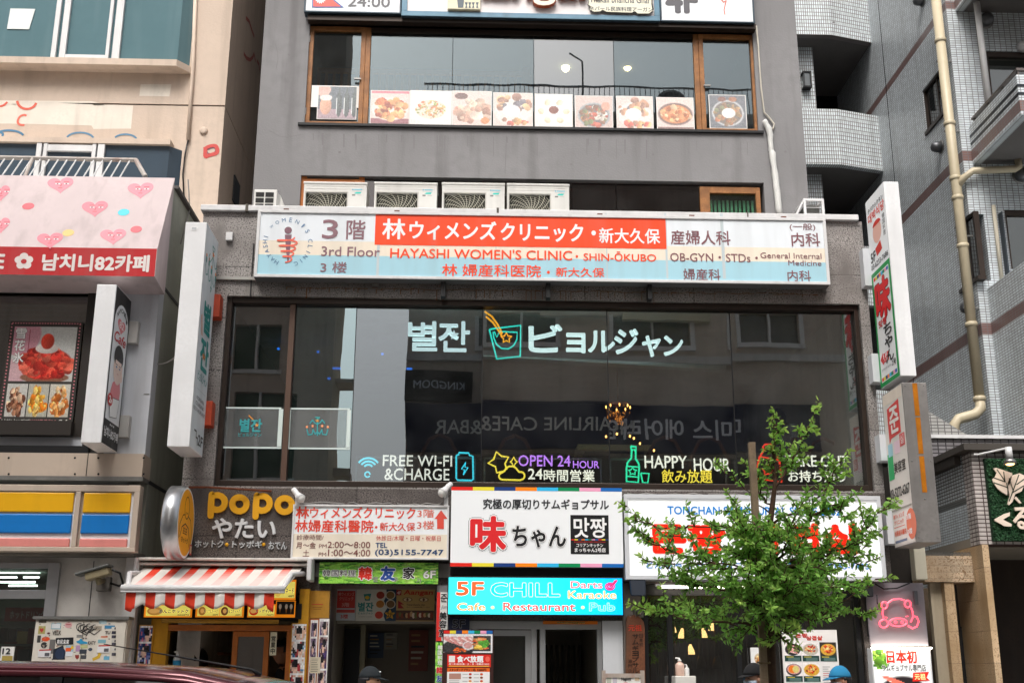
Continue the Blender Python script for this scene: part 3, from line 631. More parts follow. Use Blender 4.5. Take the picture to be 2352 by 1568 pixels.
# ---- photo posters along the sill of the fourth floor
PL = dict(wood='#7a4a34', wht='#f2eeea')
def dish(i):
    p = Pic(44, 40, '#e8c9c0', 20+i)
    if i == 0: p = Pic(40, 34, '#34434e', 3); p.rc(0, .7, 1, 1, '#8d6f7d'); p.el(.13, .1, .2, .22, '#d9a090'); p.el(.2, .6, .16, .3, '#d98d6a', 0, .4); p.el(.2, .35, .17, .1, '#f2e6dc'); [p.el(x, .55, .085, .42, '#1d2a2c', 0, .3).el(x, .2, .03, .25, '#2b3a3c').el(x-.07, .6, .012, .35, '#c7d3d3') for x in (.55, .75, .95)]
    elif i == 1: p.rc(0, .84, 1, 1, '#7d3640'); p.el(.5, .55, .5, .38, '#f2e2d8').blobs(.5, .55, .42, .3, ['#c9552c', '#d97b3c', '#8c2d1c', '#e3a35c'], 60, .08); p.rc(0, 0, 1, .07, '#c9596a')
    elif i == 2: p = Pic(44, 40, '#f4efe9', 5); p.el(.5, .55, .52, .42, '#ffffff').el(.5, .55, .4, .3, '#e6d7c2').blobs(.5, .54, .36, .25, ['#8fa04c', '#c98b3e', '#e0b05c', '#d7542a', '#f1e6cf'], 110, .035)
    elif i == 3: p.el(.22, .14, .18, .1, '#4a2f2c').blobs(.55, .58, .42, .32, ['#c98f74', '#e3b99c', '#a96a54', '#f0d3bb'], 40, .11); p.el(.85, .85, .12, .1, '#d9763c')
    elif i in (4, 7): p.el(.5, .55, .5, .42, '#e9ded8').blobs(.5, .35, .45, .25, ['#8a5a48', '#b97a54', '#54525c', '#d9a26c'], 26, .09); p.el(.46, .52, .24, .18, '#ffffff', 0, .12); p.blobs(.5, .85, .4, .08, ['#c94436', '#e3a05c', '#8c5a44'], 14, .07)
    elif i == 5: p = Pic(44, 40, '#f2ede6', 8); p.el(.5, .5, .52, .46, '#fdfcfa').el(.5, .46, .19, .16, '#ffffff').el(.5, .46, .14, .12, '#5a1f16', 0, .3); [p.el(.5+.34*math.cos(k*1.05), .5+.3*math.sin(k*1.05), .11, .09, '#eadfb2', k*30, .5) for k in range(6)]
    elif i == 6: p = Pic(44, 40, '#cdb3aa', 9); p.el(.5, .58, .46, .4, '#8f9aa0').el(.5, .58, .41, .35, '#55504e').blobs(.5, .6, .36, .3, ['#c9743c', '#7a4a34', '#e0d6c6', '#5c6a3c', '#b03c2a'], 50, .07); p.el(.82, .3, .12, .14, '#d98a70')
    elif i == 8: p.el(.5, .5, .5, .36, '#4a3430').el(.5, .5, .44, .3, '#c9622c').blobs(.5, .5, .38, .22, ['#e39a54', '#d9763c', '#f0c088', '#b0481c'], 40, .08); p.rc(0, .9, 1, 1, '#5c3a34')
    else: p = Pic(44, 40, '#3d4650', 11); p.el(.5, .55, .46, .42, '#b9c1c6').el(.5, .55, .41, .37, '#4a443e').blobs(.5, .58, .36, .32, ['#7a5638', '#8f6a3c', '#5c6440', '#a3502c'], 50, .07); p.el(.52, .55, .2, .16, '#f2f0ec', 0, .15).el(.35, .12, .12, .08, '#5a2f24').el(.65, .12, .12, .08, '#8a4a2c')
    return p.noise(.04).fade(.45, '#f4eeec')
DL = ['beer glass and dark bottles', 'glazed meat dish with tongs', 'fried noodles with red chilli strips', 'dumplings and a dark dip', 'round rice mound with red fruit', 'six dumplings round a red dip', 'stew bowl with a fried egg', 'flat bread platter', 'orange curry in a dark pot', 'rice in a brown curry ring']
PB = [(731, 197, 818, 275), (852, 207, 940, 286), (942, 207, 1037, 289), (1039, 208, 1129, 291), (1133, 212, 1224, 294), (1228, 215, 1316, 297), (1320, 219, 1409, 299), (1415, 220, 1502, 301), (1507, 223, 1596, 302), (1627, 217, 1717, 296)]
yp = TY+.04
for i, c in enumerate(PB):
    x0, x1, z0, z1 = R(*c, yp); z0 = max(z0, H4[2]+.005)
    t = T('food_poster', 'poster of %s standing inside the upper restaurant window' % DL[i], 'poster', ((x0+x1)/2, yp, z0), 'food posters along the upper window')
    M().box(x0, x1, yp+.004, yp+.012, z0, z1).ob('backing_board', mat('white_card', '#eceae6', .6), t)
    a = Art(FY(yp+.003)); a.bx = (x0, x1, z0, z1); a.pic(dish(i), (.02, .02, .98, .98)); a.ob('photo', ink('glossy_print', .3), t)
    if i == 0:
        xa, xb, za, zb = R(716, 195, 828, 247, yp); M().box(xa, xb, yp+.014, yp+.02, za, zb).ob('white_card', mat('white_card', '#eceae6'), t)
# ---- small clinic sign over the passage
ys = -.2
q = Q((673, 1157), (1031, 1161), (1031, 1286), (668, 1282), ys)
t = lightbox('direction_sign', 'weathered clinic sign with opening hours and a red up arrow above the passage', q, ys, -.052, mat('grey_casing', '#6a6b6d'), .02, rm=WMETAL)
a = Art(FY(ys+.008)); x0, x1, z0, z1 = q; x0 += .02; x1 -= .02; z0 += .02; z1 -= .02; h = z1-z0
for f0, f1, c in ((0, .46, '#ece2cf'), (.46, 1, '#f2f6f8')): a.add([a.w(p, 0) for p in ((x0, z0+h*f0), (x1, z0+h*f0), (x1, z0+h*f1), (x0, z0+h*f1))], [(0, 1, 2, 3)], hexc(c))
a.ob('face', DIRTY, t)
a = Art(FY(ys+.006)); RD, BR = '#e8452f', '#7c4440'
a.txt('林', (681, 1163, 709, 1190), RD, .045); a.txt('ウィメンズクリニック', (713, 1163, 953, 1191), RD, .03); a.txt('林婦産科醫院', (679, 1193, 857, 1222), RD, .03); a.ellp((861, 1207, 867, 1213), RD, 1); a.txt('新大久保', (873, 1199, 953, 1219), RD, .02)
a.txt('3階', (959, 1169, 997, 1188), '#e57866', .01); a.txt('3楼', (958, 1195, 997, 1215), '#e57866', .01)
a.poly([(1013, 1171), (1028, 1191), (1019.5, 1191), (1019.5, 1214), (1004, 1214), (1004, 1191), (998, 1191)], '#e34c3c', 1)
a.txt('診療時間/', (682, 1227, 743, 1240), BR); a.txt('休診日/木曜・日曜・祝祭日', (864, 1229, 1012, 1242), '#d2605a', .005)
a.txt('月〜金', (681, 1244, 725, 1259), BR, .01); a.txt('PM', (733, 1249, 750, 1258), BR); a.txt('2:00〜8:00', (753, 1243, 850, 1258), BR, .01)
a.txt('土', (696, 1262, 710, 1277), BR, .01); a.txt('PM', (732, 1268, 749, 1277), BR); a.txt('1:00〜4:00', (754, 1261, 850, 1277), BR, .01)
a.txt('TEL', (863, 1246, 889, 1257), '#2f4f7c', .04); a.txt('(03)5155-7747', (862, 1261, 1018, 1278), '#2c4a74', .04)
a.ob('lettering', DIRTY, t)
# ---- two spot lamps on top of it
for (u, v, s), lab in (((683, 1135, 1), 'white outdoor spot lamp on a bracket above the left end of the clinic hours sign'), ((1025, 1122, -1), 'white outdoor spot lamp beside the coloured stripe sign')):
    p = PY(u, v, ys-.02); k = zv(1158, ys) if s > 0 else zv(1160, ys); st_ = T('spot_lamp', lab, 'lamp', (p[0], ys+.02, k), 'spot lamps over the clinic sign')
    M().box(p[0]-.022, p[0]+.022, ys+.0, ys+.03, k-.02, p[2]-.03).ob('bracket', WMETAL, st_)
    d = np.array([.5*s, -.35, -.6]); d = d/np.linalg.norm(d); c0 = p-d*.09
    M().tube([c0, c0+d*.04, c0+d*.08, c0+d*.12, c0+d*.165], [.026, .032, .03, .042, .056], 14).ob('lamp_body', WMETAL, st_, True)
    M().ell(c0+d*.16, .05, .05, .05, 12, 8).ob('bulb', mat('frosted_bulb', '#dcdcd8', .2), st_, True)
    M().tube([c0+d*.05, c0+np.array([0, .05, -.1]), (p[0]+.05*s, ys+.02, k+.02)], .008).ob('lamp_cable', mat('grey_cable', '#8d8a86', .6), st_)
# ---- striped-edge barbecue sign
ys = -.24
q = Q((1037, 1116), (1428, 1121), (1433, 1304), (1034, 1298), ys); x0, x1, z0, z1 = q
t = lightbox('barbecue_sign', 'white barbecue shop sign edged with coloured blocks, red kanji and a black square emblem', q, ys, -.062, mat('grey_casing', '#6a6b6d'), 0)
a = Art(FY(ys+.011), q); a.rect((0, 0, 1, 1), '#eff2f4'); CB = ['#e5281f', '#efdf3e', '#1f3f80', '#ff8a1c', '#35b8ea', '#0c8a54', '#f0a3c4', '#1f6ab8']
for i, c in enumerate(CB): a.rect((i/8, 0, (i+1)/8, .045), c, 1); a.rect((i/8, .955, (i+1)/8, 1), c, 1)
a.ob('face', ink('lit_face', .35, .05), t)
a = Art(FY(ys+.009))
a.txt('究極の厚切りサムギョプサル', (1110, 1145, 1398, 1170), '#2f3034', .045)
a.txt('味', (1083, 1187, 1160, 1264), '#e3262b', .06, ('#ffffff', .05), 4, out2=('#1e1e20', .07)); a.txt('ちゃん', (1178, 1208, 1299, 1256), '#1e1e20', .05, ('#ffffff', .07), 4, out2=('#1e1e20', .09))
a.rect((1310, 1182, 1399, 1272), '#161617', 1); a.txt('맛짱', (1318, 1189, 1393, 1234), '#f4f4f4', .035, None, 2)
for i, c in enumerate(CB[:3]+CB[3:8]+CB[:3]): a.rect((1312+i*7.8, 1237.5, 1319.8+i*7.8, 1240), c, 2)
a.txt('KOREAN KITCHEN MACCHAN', (1319, 1242, 1390, 1246), '#b92a2a', .02, None, 2); a.txt('コリアンキッチン', (1324, 1247.5, 1385, 1256), '#f4f4f4', .03, None, 2); a.txt('まっちゃん2号店', (1320, 1257.5, 1391, 1267.5), '#f4f4f4', .04, None, 2)
a.ob('lettering', INK, t)
# ---- LED screen of the fifth-floor pub
ys = -.2
q = R(1031, 1325, 1431, 1411, ys); x0, x1, z0, z1 = q
t = lightbox('led_sign', 'glowing turquoise LED sign for the fifth floor cafe and pub above the glass sliding door', (x0-.012, x1+.012, z0-.012, z1+.012), ys, -.062, BLACKP, 0)
a = Art(FY(ys+.011), q)
c0, c1 = np.array(Pic.c('#3cf6ff')), np.array(Pic.c('#06b4ff'))
for i in range(30):
    k = max(0, (i-8)/21)**1.2; c = c0*(1-k)+c1*k; a.rect((i/30, 0, (i+1)/30, 1), '#%02x%02x%02x' % tuple(int(255*x) for x in c))
a.ob('screen', LED, t)
a = Art(FY(ys+.0095)); O = ('#dff6e4', .035)
a.txt('5F', (1049, 1336, 1110, 1366), '#ff5a30', .05, O, 3); a.txt('CHILL', (1128, 1338, 1285, 1369), '#14f6d8', .03, ('#e8ffd8', .05), 3); a.txt('Darts', (1311, 1334, 1383, 1350), '#ff7a7c', .03, O, 3); a.txt('Karaoke', (1305, 1356, 1415, 1374), '#ffb070', .03, O, 3)
a.txt('Cafe', (1050, 1384, 1114, 1401), '#ff9450', .03, O, 3); a.ellp((1127, 1390, 1136, 1398), '#cfe8a8', 3); a.txt('Restaurant', (1156, 1383, 1321, 1402), '#ff5a58', .03, O, 3); a.ellp((1334, 1390, 1343, 1398), '#cfe8a8', 3); a.txt('Pub', (1354, 1384, 1412, 1402), '#4fd8ff', .02, ('#d8f8ff', .05), 3)
for r_ in (10, 5.5): a.line([(1401+r_*math.cos(k*.35), 1346-r_*.75*math.sin(k*.35)) for k in range(18)], .014, '#ee2a6c', 3, True)
a.line([(1401, 1346), (1412, 1337), (1416, 1332)], .016, '#ee2a6c', 4); a.poly([(1406, 1339), (1412, 1331), (1418, 1333), (1412, 1341)], '#ff4a6c', 4)
a.ob('screen_text', LED, t)
# ---- Tonchan sign
ys = -.26
q = Q((1433, 1134), (2017, 1139), (2041, 1332), (1437, 1331), ys)
q = (q[0], q[1], q[2], q[3])
t = lightbox('grill_sign', 'large white backlit grill restaurant sign with red Hangul partly hidden by the street tree', q, ys, -.05, mat('pale_casing', '#cfd2d6', .4), .045, face='#f8fafb', fm=LIT)
a = Art(FY(ys+.006)); BL, RR = '#1f7ec8', '#ff2410'
a.txt('TONCHAN SAMGYUPSAL SINCE 2002', (1533, 1162, 1931, 1183), BL, .035); a.txt('とんちゃん サムギョプサル 専門店 TEL 03-5155-7433', (1484, 1288, 1996, 1308), BL, .02)
a.txt('돈짱', (1492, 1204, 1664, 1268), RR, .11); a.txt('삼겹살', (1712, 1204, 1978, 1268), RR, .1)
a.ob('lettering', LIT, t)
# ---- leaf print banner over the passage
ys = -.12
q = R(734, 1290, 1006, 1340, ys); t = lightbox('leaf_banner', 'bright green leaf print banner of the sixth floor restaurant above the dark passage', q, ys, -.055, mat('green_edge', '#4f8a2c', .5), 0)
p = Pic(120, 26, '#9ade54', 5); p.blobs(.5, .5, .75, .75, ['#6ab83c', '#4a9c32', '#b8ec70', '#8ed04a', '#5cae3c', '#a8e45c'], 500, .035, .6, .4)
a = Art(FY(ys+.011), q); a.pic(p.noise(.03), (0, 0, 1, 1)); a.ob('leaf_print', INK, t)
a = Art(FY(ys+.009)); W = ('#ffffff', .1)
a.txt('韓国料理', (742, 1308, 817, 1323), '#55584e', .02, W, 3); a.txt('韓', (825, 1302, 853, 1330), '#e8341f', .06, W, 3); a.txt('友', (876, 1301, 906, 1331), '#2b54a8', .09, W, 3); a.txt('家', (927, 1303, 951, 1328), '#2a2a26', .05, W, 3)
for c, s_ in (((857, 1324, 868, 1335), '한'), ((903, 1325, 914, 1336), '우'), ((957, 1327, 968, 1338), '가')): a.txt(s_, c, '#4a4a40', .01, ('#eef4e0', .06), 3)
a.txt('6F', (973, 1310, 1000, 1327), '#f4f4ee', .05, ('#3a4a30', .05), 3); a.ob('lettering', INK, t)
# ================================================================== blade signs
def blade(name, label, near, yn, yfar, side, cm, face_col, fm=INK, cat='sign'):
    """projecting sign box; near = its narrow front edge (four seen corners) at depth yn, reaching back to yfar"""
    x0, x1, z0, z1 = Q(*near, yn); t = T(name, label, cat, ((x0+x1)/2, yfar, z0))
    M().box(x0, x1, yn, yfar, z0, z1).ob('casing', cm, t, bev=.006)
    X = x1 if side > 0 else x0
    bx = (yn*side, yfar*side, z0, z1) if side > 0 else (yfar*side, yn*side, z0, z1)
    a = Art(FX(X, side), bx); a.lay0 = 2
    a.rect((.02, .006, .98, .994), face_col); a.ob('face', fm, t)
    return t, (x0, x1, z0, z1), bx, X
# ---- Korean bar blade sign at the left end of the podium
t, (x0, x1, z0, z1), bx, X = blade('bar_blade_sign', 'tall white blade sign with turquoise Hangul at the podium end by the alley', ((425, 510), (470, 510), (440, 1026), (385, 1024)), -.78, -.16, 1, mat('white_sign_casing', '#f0f1f2', .35, 0, .05, 3, .2), '#dfe6ea', DIRTY)
a = Art(FX(X, 1), bx); a.lay0 = 3; TQ, OG = '#0f8f8a', '#f08a2c'
# chandelier emblem
for pts in ([(.55, .06), (.75, .06), (.68, .08), (.6, .08), (.55, .06)], [(.65, .1), (.65, .15)], [(.4, .11), (.32, .13), (.45, .145), (.55, .125), (.62, .11)], [(.9, .11), (.98, .13), (.85, .145), (.75, .125), (.68, .11)],
            [(.15, .17), (.12, .19), (.2, .225), (.32, .215), (.33, .19)], [(.38, .17), (.36, .2), (.45, .235), (.55, .225), (.57, .2)], [(.75, .19), (.76, .22), (.88, .23), (.95, .2)], [(.65, .15), (.65, .25)], [(.6, .25), (.7, .25), (.65, .27), (.6, .25)]):
    a.line(pts, .012, TQ, 1)
for x, y in ((.15, .15), (.36, .15), (.58, .17), (.93, .175)): a.rect((x-.03, y-.004, x+.05, y+.02), TQ, 1); a.ellp((x-.03, y-.02, x+.05, y-.004), OG, 1)
def star(cx, cy, rx, ry, k=.42, r0=90): return [(cx+rx*(1 if i % 2 == 0 else k)*math.cos(rad(r0+i*36)), cy-ry*(1 if i % 2 == 0 else k)*math.sin(rad(r0+i*36))) for i in range(10)]
a.poly(star(.65, .095, .1, .015), OG, 2)
a.txt('별', (.3, .335, .8, .47), TQ, .06, rot=0); a.txt('잔', (.25, .5, .85, .64), TQ, .06); a.poly(star(.5, .58, .14, .02), OG, 3); a.line([(.1, .42), (.2, .5)], .014, OG, 2); a.line([(.17, .41), (.28, .5)], .01, OG, 2)
a.txt('ビョルジャン', (.18, .655, .88, .7), TQ, .02)
for i, s_ in enumerate(('KOREAN', 'CUISINE', 'RESTAURANT')): a.txt(s_, (.5-.045*len(s_), .765+i*.026, .5+.045*len(s_), .781+i*.026), '#6d7276')
a.rect((.2, .735, .85, .7365), '#a9b0b4', 1)
a.line([(.25, .915), (.4, .915), (.4, .94), (.52, .94), (.52, .97)], .02, '#3a3d40', 1); a.txt('2F', (.56, .92, .9, .965), '#2a2c2e', .03)
a.ob('lettering', DIRTY, t)
a = Art(FY(-.78)); a.lay0 = 2; a.rect((439, 520, 453, 530), '#f2f2f2', 0); a.rect((441, 522, 451, 528), '#c9cccf', 1); a.ob('maker_plate', INK, t)
for v0, v1 in ((680, 732), (924, 980)):
    za, zb = zv(v1, -.08, 480), zv(v0, -.08, 480); M().box(x1-.09, x1+.07, -.165, -.003, za, zb).ob('bracket', mat('orange_primer', '#c0492a', .6, 0, .2, 8, .3), t, bev=.006)
# ---- green-edged blade sign at the other end
t, (x0, x1, z0, z1), bx, X = blade('barbecue_blade_sign', 'tall white blade sign with green border and red kanji over the steel salon sign', ((2023, 417), (2058, 417), (2111, 863), (2075, 863)), -.78, -.14, -1, mat('white_sign_casing', '#e4e5e7'), '#f1f4f5', ink('lit_face', .35, .05))
a = Art(FX(X, -1), bx); a.lay0 = 3; GR = '#129a4c'
a.txt('テバクシクタン', (.12, .055, .92, .08), '#2a2a2c', .04); a.txt('대박식당', (.1, .085, .95, .135), '#e8402c', .04); a.vtxt('韓国料理', (.8, .15, .92, .27), '#4a4a4c')
a.ellp((.28, .155, .72, .27), '#f2c0b0', 1); a.ellp((.3, .15, .72, .2), '#d83020', 2, a0=0, a1=180); a.poly([(.34, .29), (.62, .27), (.68, .32), (.4, .335)], '#d83020', 1)
a.txt('5F', (.08, .295, .32, .345), '#2f3032', .05); a.txt('03-6233-7686', (.06, .355, .94, .382), '#4a4c50', .03)
a.rect((.02, .4, .98, .995), GR, 0); a.rect((.1, .425, .9, .975), '#f4f6f6', 1)
for i, c in enumerate(CB): a.rect((.12+i*.095, .43, .215+i*.095, .448), c, 2); a.rect((.12+i*.095, .952, .215+i*.095, .97), c, 2)
a.txt('味', (.16, .465, .84, .66), '#e3262b', .07, ('#1e1e20', .03), 4); a.txt('맛짱', (.2, .665, .6, .7), '#e3262b', .06, ('#1e1e20', .03), 4)
a.vtxt('ちゃん', (.42, .7, .8, .9), '#1e1e20', .04, None, 4)
a.poly([(.13, .86), (.28, .83), (.28, .84), (.55, .84), (.55, .885), (.28, .885), (.28, .895)], '#e3262b', 3); a.txt('1F', (.3, .845, .5, .865), '#ffffff', .06, None, 5); a.txt('入口', (.3, .868, .5, .88), '#ffffff', .03, None, 5)
a.txt('コリアンキッチン まっちゃん', (.15, .91, .66, .922), '#3a3a3c', .02, None, 4); a.txt('2号', (.68, .9, .88, .928), '#2a2a2c', .03, None, 4)
a.ob('lettering', INK, t)
for v0, v1 in ((575, 660), (815, 880)):
    za, zb = zv(v1, -.08, 1990), zv(v0, -.08, 1990); M().box(x0-.08, x0+.06, -.145, -.003, za, zb).ob('bracket', mat('pale_casing', '#cfd2d6'), t, bev=.004)
# ---- steel hair salon blade sign under it
near = ((2068, 878), (2124, 878), (2166, 1246), (2108, 1244))
t, (x0, x1, z0, z1), bx, X = blade('salon_blade_sign', 'battered stainless steel hair salon blade sign, lower of the pair at the podium end', near, -.8, -.16, -1, mat('scuffed_steel', '#9a9693', .4, .45, .2, 3, .3), '#e4e0d8', DIRTY)
a = Art(FX(X, -1), bx); a.lay0 = 3
a.rect((.05, .01, .95, .08), '#f0e4d4', 0); a.poly([(.2, .11), (.78, .085), (.78, .3), (.3, .31), (.2, .34)], '#de4a46', 1); a.txt('준', (.3, .12, .72, .28), '#f4efe8', .04, None, 3)
a.rect((.68, .31, .92, .39), '#dd6a68', 1); a.txt('실', (.72, .32, .88, .375), '#f0d0cc', .03, None, 3); a.rect((.1, .34, .32, .42), '#a9d8e4', 1); a.rect((.4, .34, .66, .42), '#f0d4e0', 1); a.rect((.04, .4, .3, .57), '#3cb46e', .5)
a.txt('美容室', (.32, .47, .86, .54), '#3a3430', .03, None, 3); a.txt('03-5272-6267', (.05, .63, .95, .69), '#2f2d2c', .04, None, 3)
a.rect((.03, .76, .97, .772), '#a09c92', 2); a.rect((.06, .78, .95, .985), '#efe9e2', 1)
a.txt('林ウィメンズ', (.08, .79, .6, .822), '#e8663e', .03, None, 3); a.txt('クリニック', (.1, .83, .55, .86), '#e8663e', .03, None, 3); a.txt('林婦産科醫院', (.08, .895, .64, .93), '#e8663e', .03, None, 3); a.rect((.08, .872, .6, .876), '#e8663e', 3)
a.ellp((.66, .785, 1.1, .975), '#ec7a54', 1.5); a.txt('3階', (.7, .815, .9, .85), '#ffffff', .03, None, 3); a.txt('3楼', (.7, .905, .9, .94), '#ffffff', .03, None, 3); a.rect((.08, .957, .64, .972), '#6a7894', 3)
a.ob('lettering', DIRTY, t)
a = Art(FY(-.8), (x0, x1, z0, z1)); a.lay0 = 2
for y0, y1 in ((.005, .215), (.225, .455), (.47, .695)): a.rect((.42, y0, .62, y1), '#b9721c', 0)
a.ob('amber_panel', mat('amber_acrylic', '#b8701a', .3, 0, .25, 9), t)
b = M()
for fx, fz in ((.12, .98), (.88, .98), (.12, .5), (.88, .5), (.12, .03), (.88, .03), (.5, .265)): b.ell((x0+(x1-x0)*fx, -.803, z0+(z1-z0)*fz), .008, .006, .008, 8, 4)
b.ob('rivet', GALV, t)
for v0, v1 in ((1000, 1060), (1160, 1250)):
    za, zb = zv(v1, -.08, 2020), zv(v0, -.08, 2020); M().box(x0-.07, x0+.06, -.165, -.003, za, zb).ob('bracket', mat('pale_casing', '#cfd2d6'), t)
# ---- black-white cafe blade sign on the neighbour
t, (x0, x1, z0, z1), bx, X = blade('cafe_blade_sign', 'white blade sign with black-edged arched face and a red 2 badge on the cafe building', ((222, 653), (257, 653), (243, 1018), (186, 1015)), -.82, -.24, 1, mat('white_sign_casing', '#e4e5e7'), '#1c1c1e', DIRTY)
a = Art(FX(X, 1), bx); a.lay0 = 3
a.rect((.07, .22, .93, .84), '#e9edf0', 0); a.ellp((.07, .09, .93, .35), '#e9edf0', .5)
for i, ch in enumerate('NAMCHINI'):
    an = 150-i*17; a.txt(ch, (.5+.33*math.cos(rad(an))-.035, .215-.09*math.sin(rad(an))-.013, .5+.33*math.cos(rad(an))+.035, .215-.09*math.sin(rad(an))+.013), '#2a2a2c', .04, None, 2, (an-90)*.6)
def heart(cx, cy, rx, ry): return [(cx+rx*math.sin(q_)**3, cy-ry*(13*math.cos(q_)-5*math.cos(2*q_)-2*math.cos(3*q_)-math.cos(4*q_))/15) for q_ in [i*math.pi/20 for i in range(40)]]
a.poly(heart(.5, .225, .24, .05), '#e58a90', 2); a.txt('82', (.36, .2, .64, .24), '#fbeeee', .03, None, 3); a.txt('Cafe', (.14, .275, .84, .34), '#c43038', .03, None, 3, 0, .3)
# plain figure drawing: dark hair, face, hand on cheek, pink sleeve, cup
a.poly([(.3, .6), (.7, .55), (.8, .63), (.75, .72), (.25, .72), (.22, .66)], '#e58a90', 2); a.ellp((.26, .4, .8, .6), '#f0d8cc', 3); a.ellp((.24, .35, .8, .5), '#201c1e', 3.5); a.poly([(.34, .45), (.72, .45), (.74, .52), (.32, .52)], '#f0d8cc', 4)
for x in (.42, .62): a.rect((x-.06, .475, x+.06, .479), '#2a2426', 5); a.ellp((x-.045, .487, x+.045, .499), '#5a86a8', 5)
a.rect((.49, .53, .57, .533), '#c05a58', 5); a.ellp((.66, .5, .84, .57), '#f0d8cc', 4)
a.poly([(.2, .7), (.78, .68), (.7, .8), (.28, .82)], '#f4f6f6', 5); a.line([(.2, .7), (.78, .68), (.7, .8), (.28, .82)], .006, '#3a3638', 6, True)
a.ellp((.08, .675, .38, .755), '#cc2a2c', 6); a.txt('2', (.15, .693, .25, .735), '#ffffff', .05, None, 8); a.txt('階', (.26, .71, .33, .733), '#ffffff', .02, None, 8)
for x in (.4, .5, .6): a.ellp((x-.03, .855, x+.03, .867), '#e6e8ea', 3)
a.txt('남치니82카페', (.08, .885, .92, .945), '#eceef0', .05, None, 3); a.ob('lettering', INK, t)
for v0, v1 in ((740, 790), (955, 1005)):
    za, zb = zv(v1, -.2, 300), zv(v0, -.2, 300); M().box(x1-.05, x1+.1, -.245, -.152, za, zb).ob('bracket', mat('grey_bracket', '#b6b4b0', .5, .2), t, bev=.004)
# ---- round aluminium hotteok sign
p = PY(397, 1198, -.5); xl = PY(384, 1198, -.82)[0]-.07; xr = xl+.175; zc = p[2]-.0; yc = -.45; rr = .385
t = T('round_sign', 'round brushed aluminium blade sign with a yellow face at the snack stall', 'sign', ((xl+xr)/2, yc, zc-rr))
M().lathe((xl, yc, zc), [(rr-.02, 0), (rr, .015), (rr, .145), (rr-.012, .15), (rr-.012, .17)], 48, 'x').ob('drum', mat('ribbed_aluminium', '#b9bbbd', .3, .85, .1, 10), t, True)
a = Art(FX(xr-.004, 1), (yc-rr, yc+rr, zc-rr, zc+rr)); a.lay0 = 1
a.ellp((.02, .02, .98, .98), '#eef0f2', 0, 48); a.ellp((.05, .05, .95, .95), '#f0a81e', 1, 48)
a.line([(.5+.13*math.cos(k*.3), .3-.15*math.sin(k*.3)) for k in range(21)], .012, '#2a1c0c', 2, True); a.line([(.14, .74), (.16, .55), (.3, .42), (.42, .4)], .012, '#2a1c0c', 2); a.line([(.86, .8), (.84, .58), (.74, .44), (.58, .4)], .012, '#2a1c0c', 2)
a.line([(.2, .72), (.28, .58), (.46, .52), (.64, .56), (.74, .7), (.76, .8)], .014, '#2a1c0c', 2); a.line([(.45, .36), (.5, .385), (.56, .36)], .008, '#2a1c0c', 2)
a.txt('포포', (.34, .58, .58, .66), '#4a2c0c', .02, None, 3); a.txt('ホットク', (.28, .7, .66, .78), '#4a2c0c', .02, None, 3); a.rect((.8, .76, .93, .9), '#c8382c', 3); a.rect((.82, .78, .91, .88), '#f0d0b0', 4)
a.ob('face', DIRTY, t)
M().tube([(xr, yc, zc+rr-.01), (xr+.15, -.2, zc+rr+.03), (xr+.8, -.02, zc+rr+.02)], .012).ob('stay_rod', RUST, t)
M().box(xl+.08, xl+.13, yc+rr-.03, -.003, zc-.05, zc+.05).ob('bracket', GALV, t)
# ---- raised snack stall letters on the granite
t = T('stall_lettering', 'raised yellow popo letters with white kana fixed on the dark granite over the snack stall', 'lettering', tuple(PY(570, 1260, -.01)))
yl = -.01
a = Art(FY(0.0)); YL = '#e0a416'
for ch, cu, wd, cv in (('p', 477, 51, 1132), ('o', 528, 46, 1133), ('p', 580, 50, 1134), ('o', 632, 46, 1135)):
    if ch == 'o': outer = [(cu+wd/2+wd/2*math.cos(k*.2618), cv+24+23*math.sin(k*.2618)) for k in range(24)]
    z = .03
    def strk(pts, w2):
        W_ = [PY(u0, v0, 0)*np.array([1, 0, 1]) for u0, v0 in pts]
        for k, q in enumerate(W_):
            zf_ = .034+.0003*k
            a.prism([q+np.array([w2*math.cos(n_*math.pi/12), 0, w2*math.sin(n_*math.pi/12)]) for n_ in range(24)], (0, -zf_, 0))
            if k: d_ = q-W_[k-1]; n_ = np.array([-d_[2], 0, d_[0]]); n_ = n_/np.linalg.norm(n_)*w2; a.prism([W_[k-1]-n_, q-n_, q+n_, W_[k-1]+n_], (0, -zf_-.00015, 0))
    a.cur = tuple(hexc(YL))
    if ch == 'p':
        strk([(cu+11, cv+4), (cu+9, cv+24), (cu+8, cv+52)], .034); strk([(cu+8+15+17*math.cos(k*.45-1.9)*1.05, cv+22-17*math.sin(k*.45-1.9)*-1) for k in range(10)], .033)
    else: strk([(cu+wd/2+16.5*math.cos(k*.35-1.0), cv+25+16*math.sin(k*.35-1.0)) for k in range(19)], .033)
o = a.ob('yellow_letters', ink('letter_paint', .5), t)
a = Art(FY(-.001)); raised(a, 'やたい', (491, 1191, 632, 1236), '#d3d6d8', .0, .035, .045)
raised(a, 'ホットク', (449, 1240, 513, 1257), '#c9ccce', .0, .02, .02); raised(a, 'トッポギ', (535, 1241, 602, 1258), '#c9ccce', .0, .02, .02); raised(a, 'おでん', (618, 1243, 659, 1261), '#c9ccce', .0, .02, .02)
a.ob('white_letters', ink('letter_paint', .5), t)
a = Art(FY(0.0)); a.cur = tuple(hexc(YL))
for u in (521, 606): c = PY(u, 1250, 0); a.ell((c[0], -.012, c[2]), .02, .014, .02)
a.ob('yellow_dots', ink('letter_paint', .5), t)
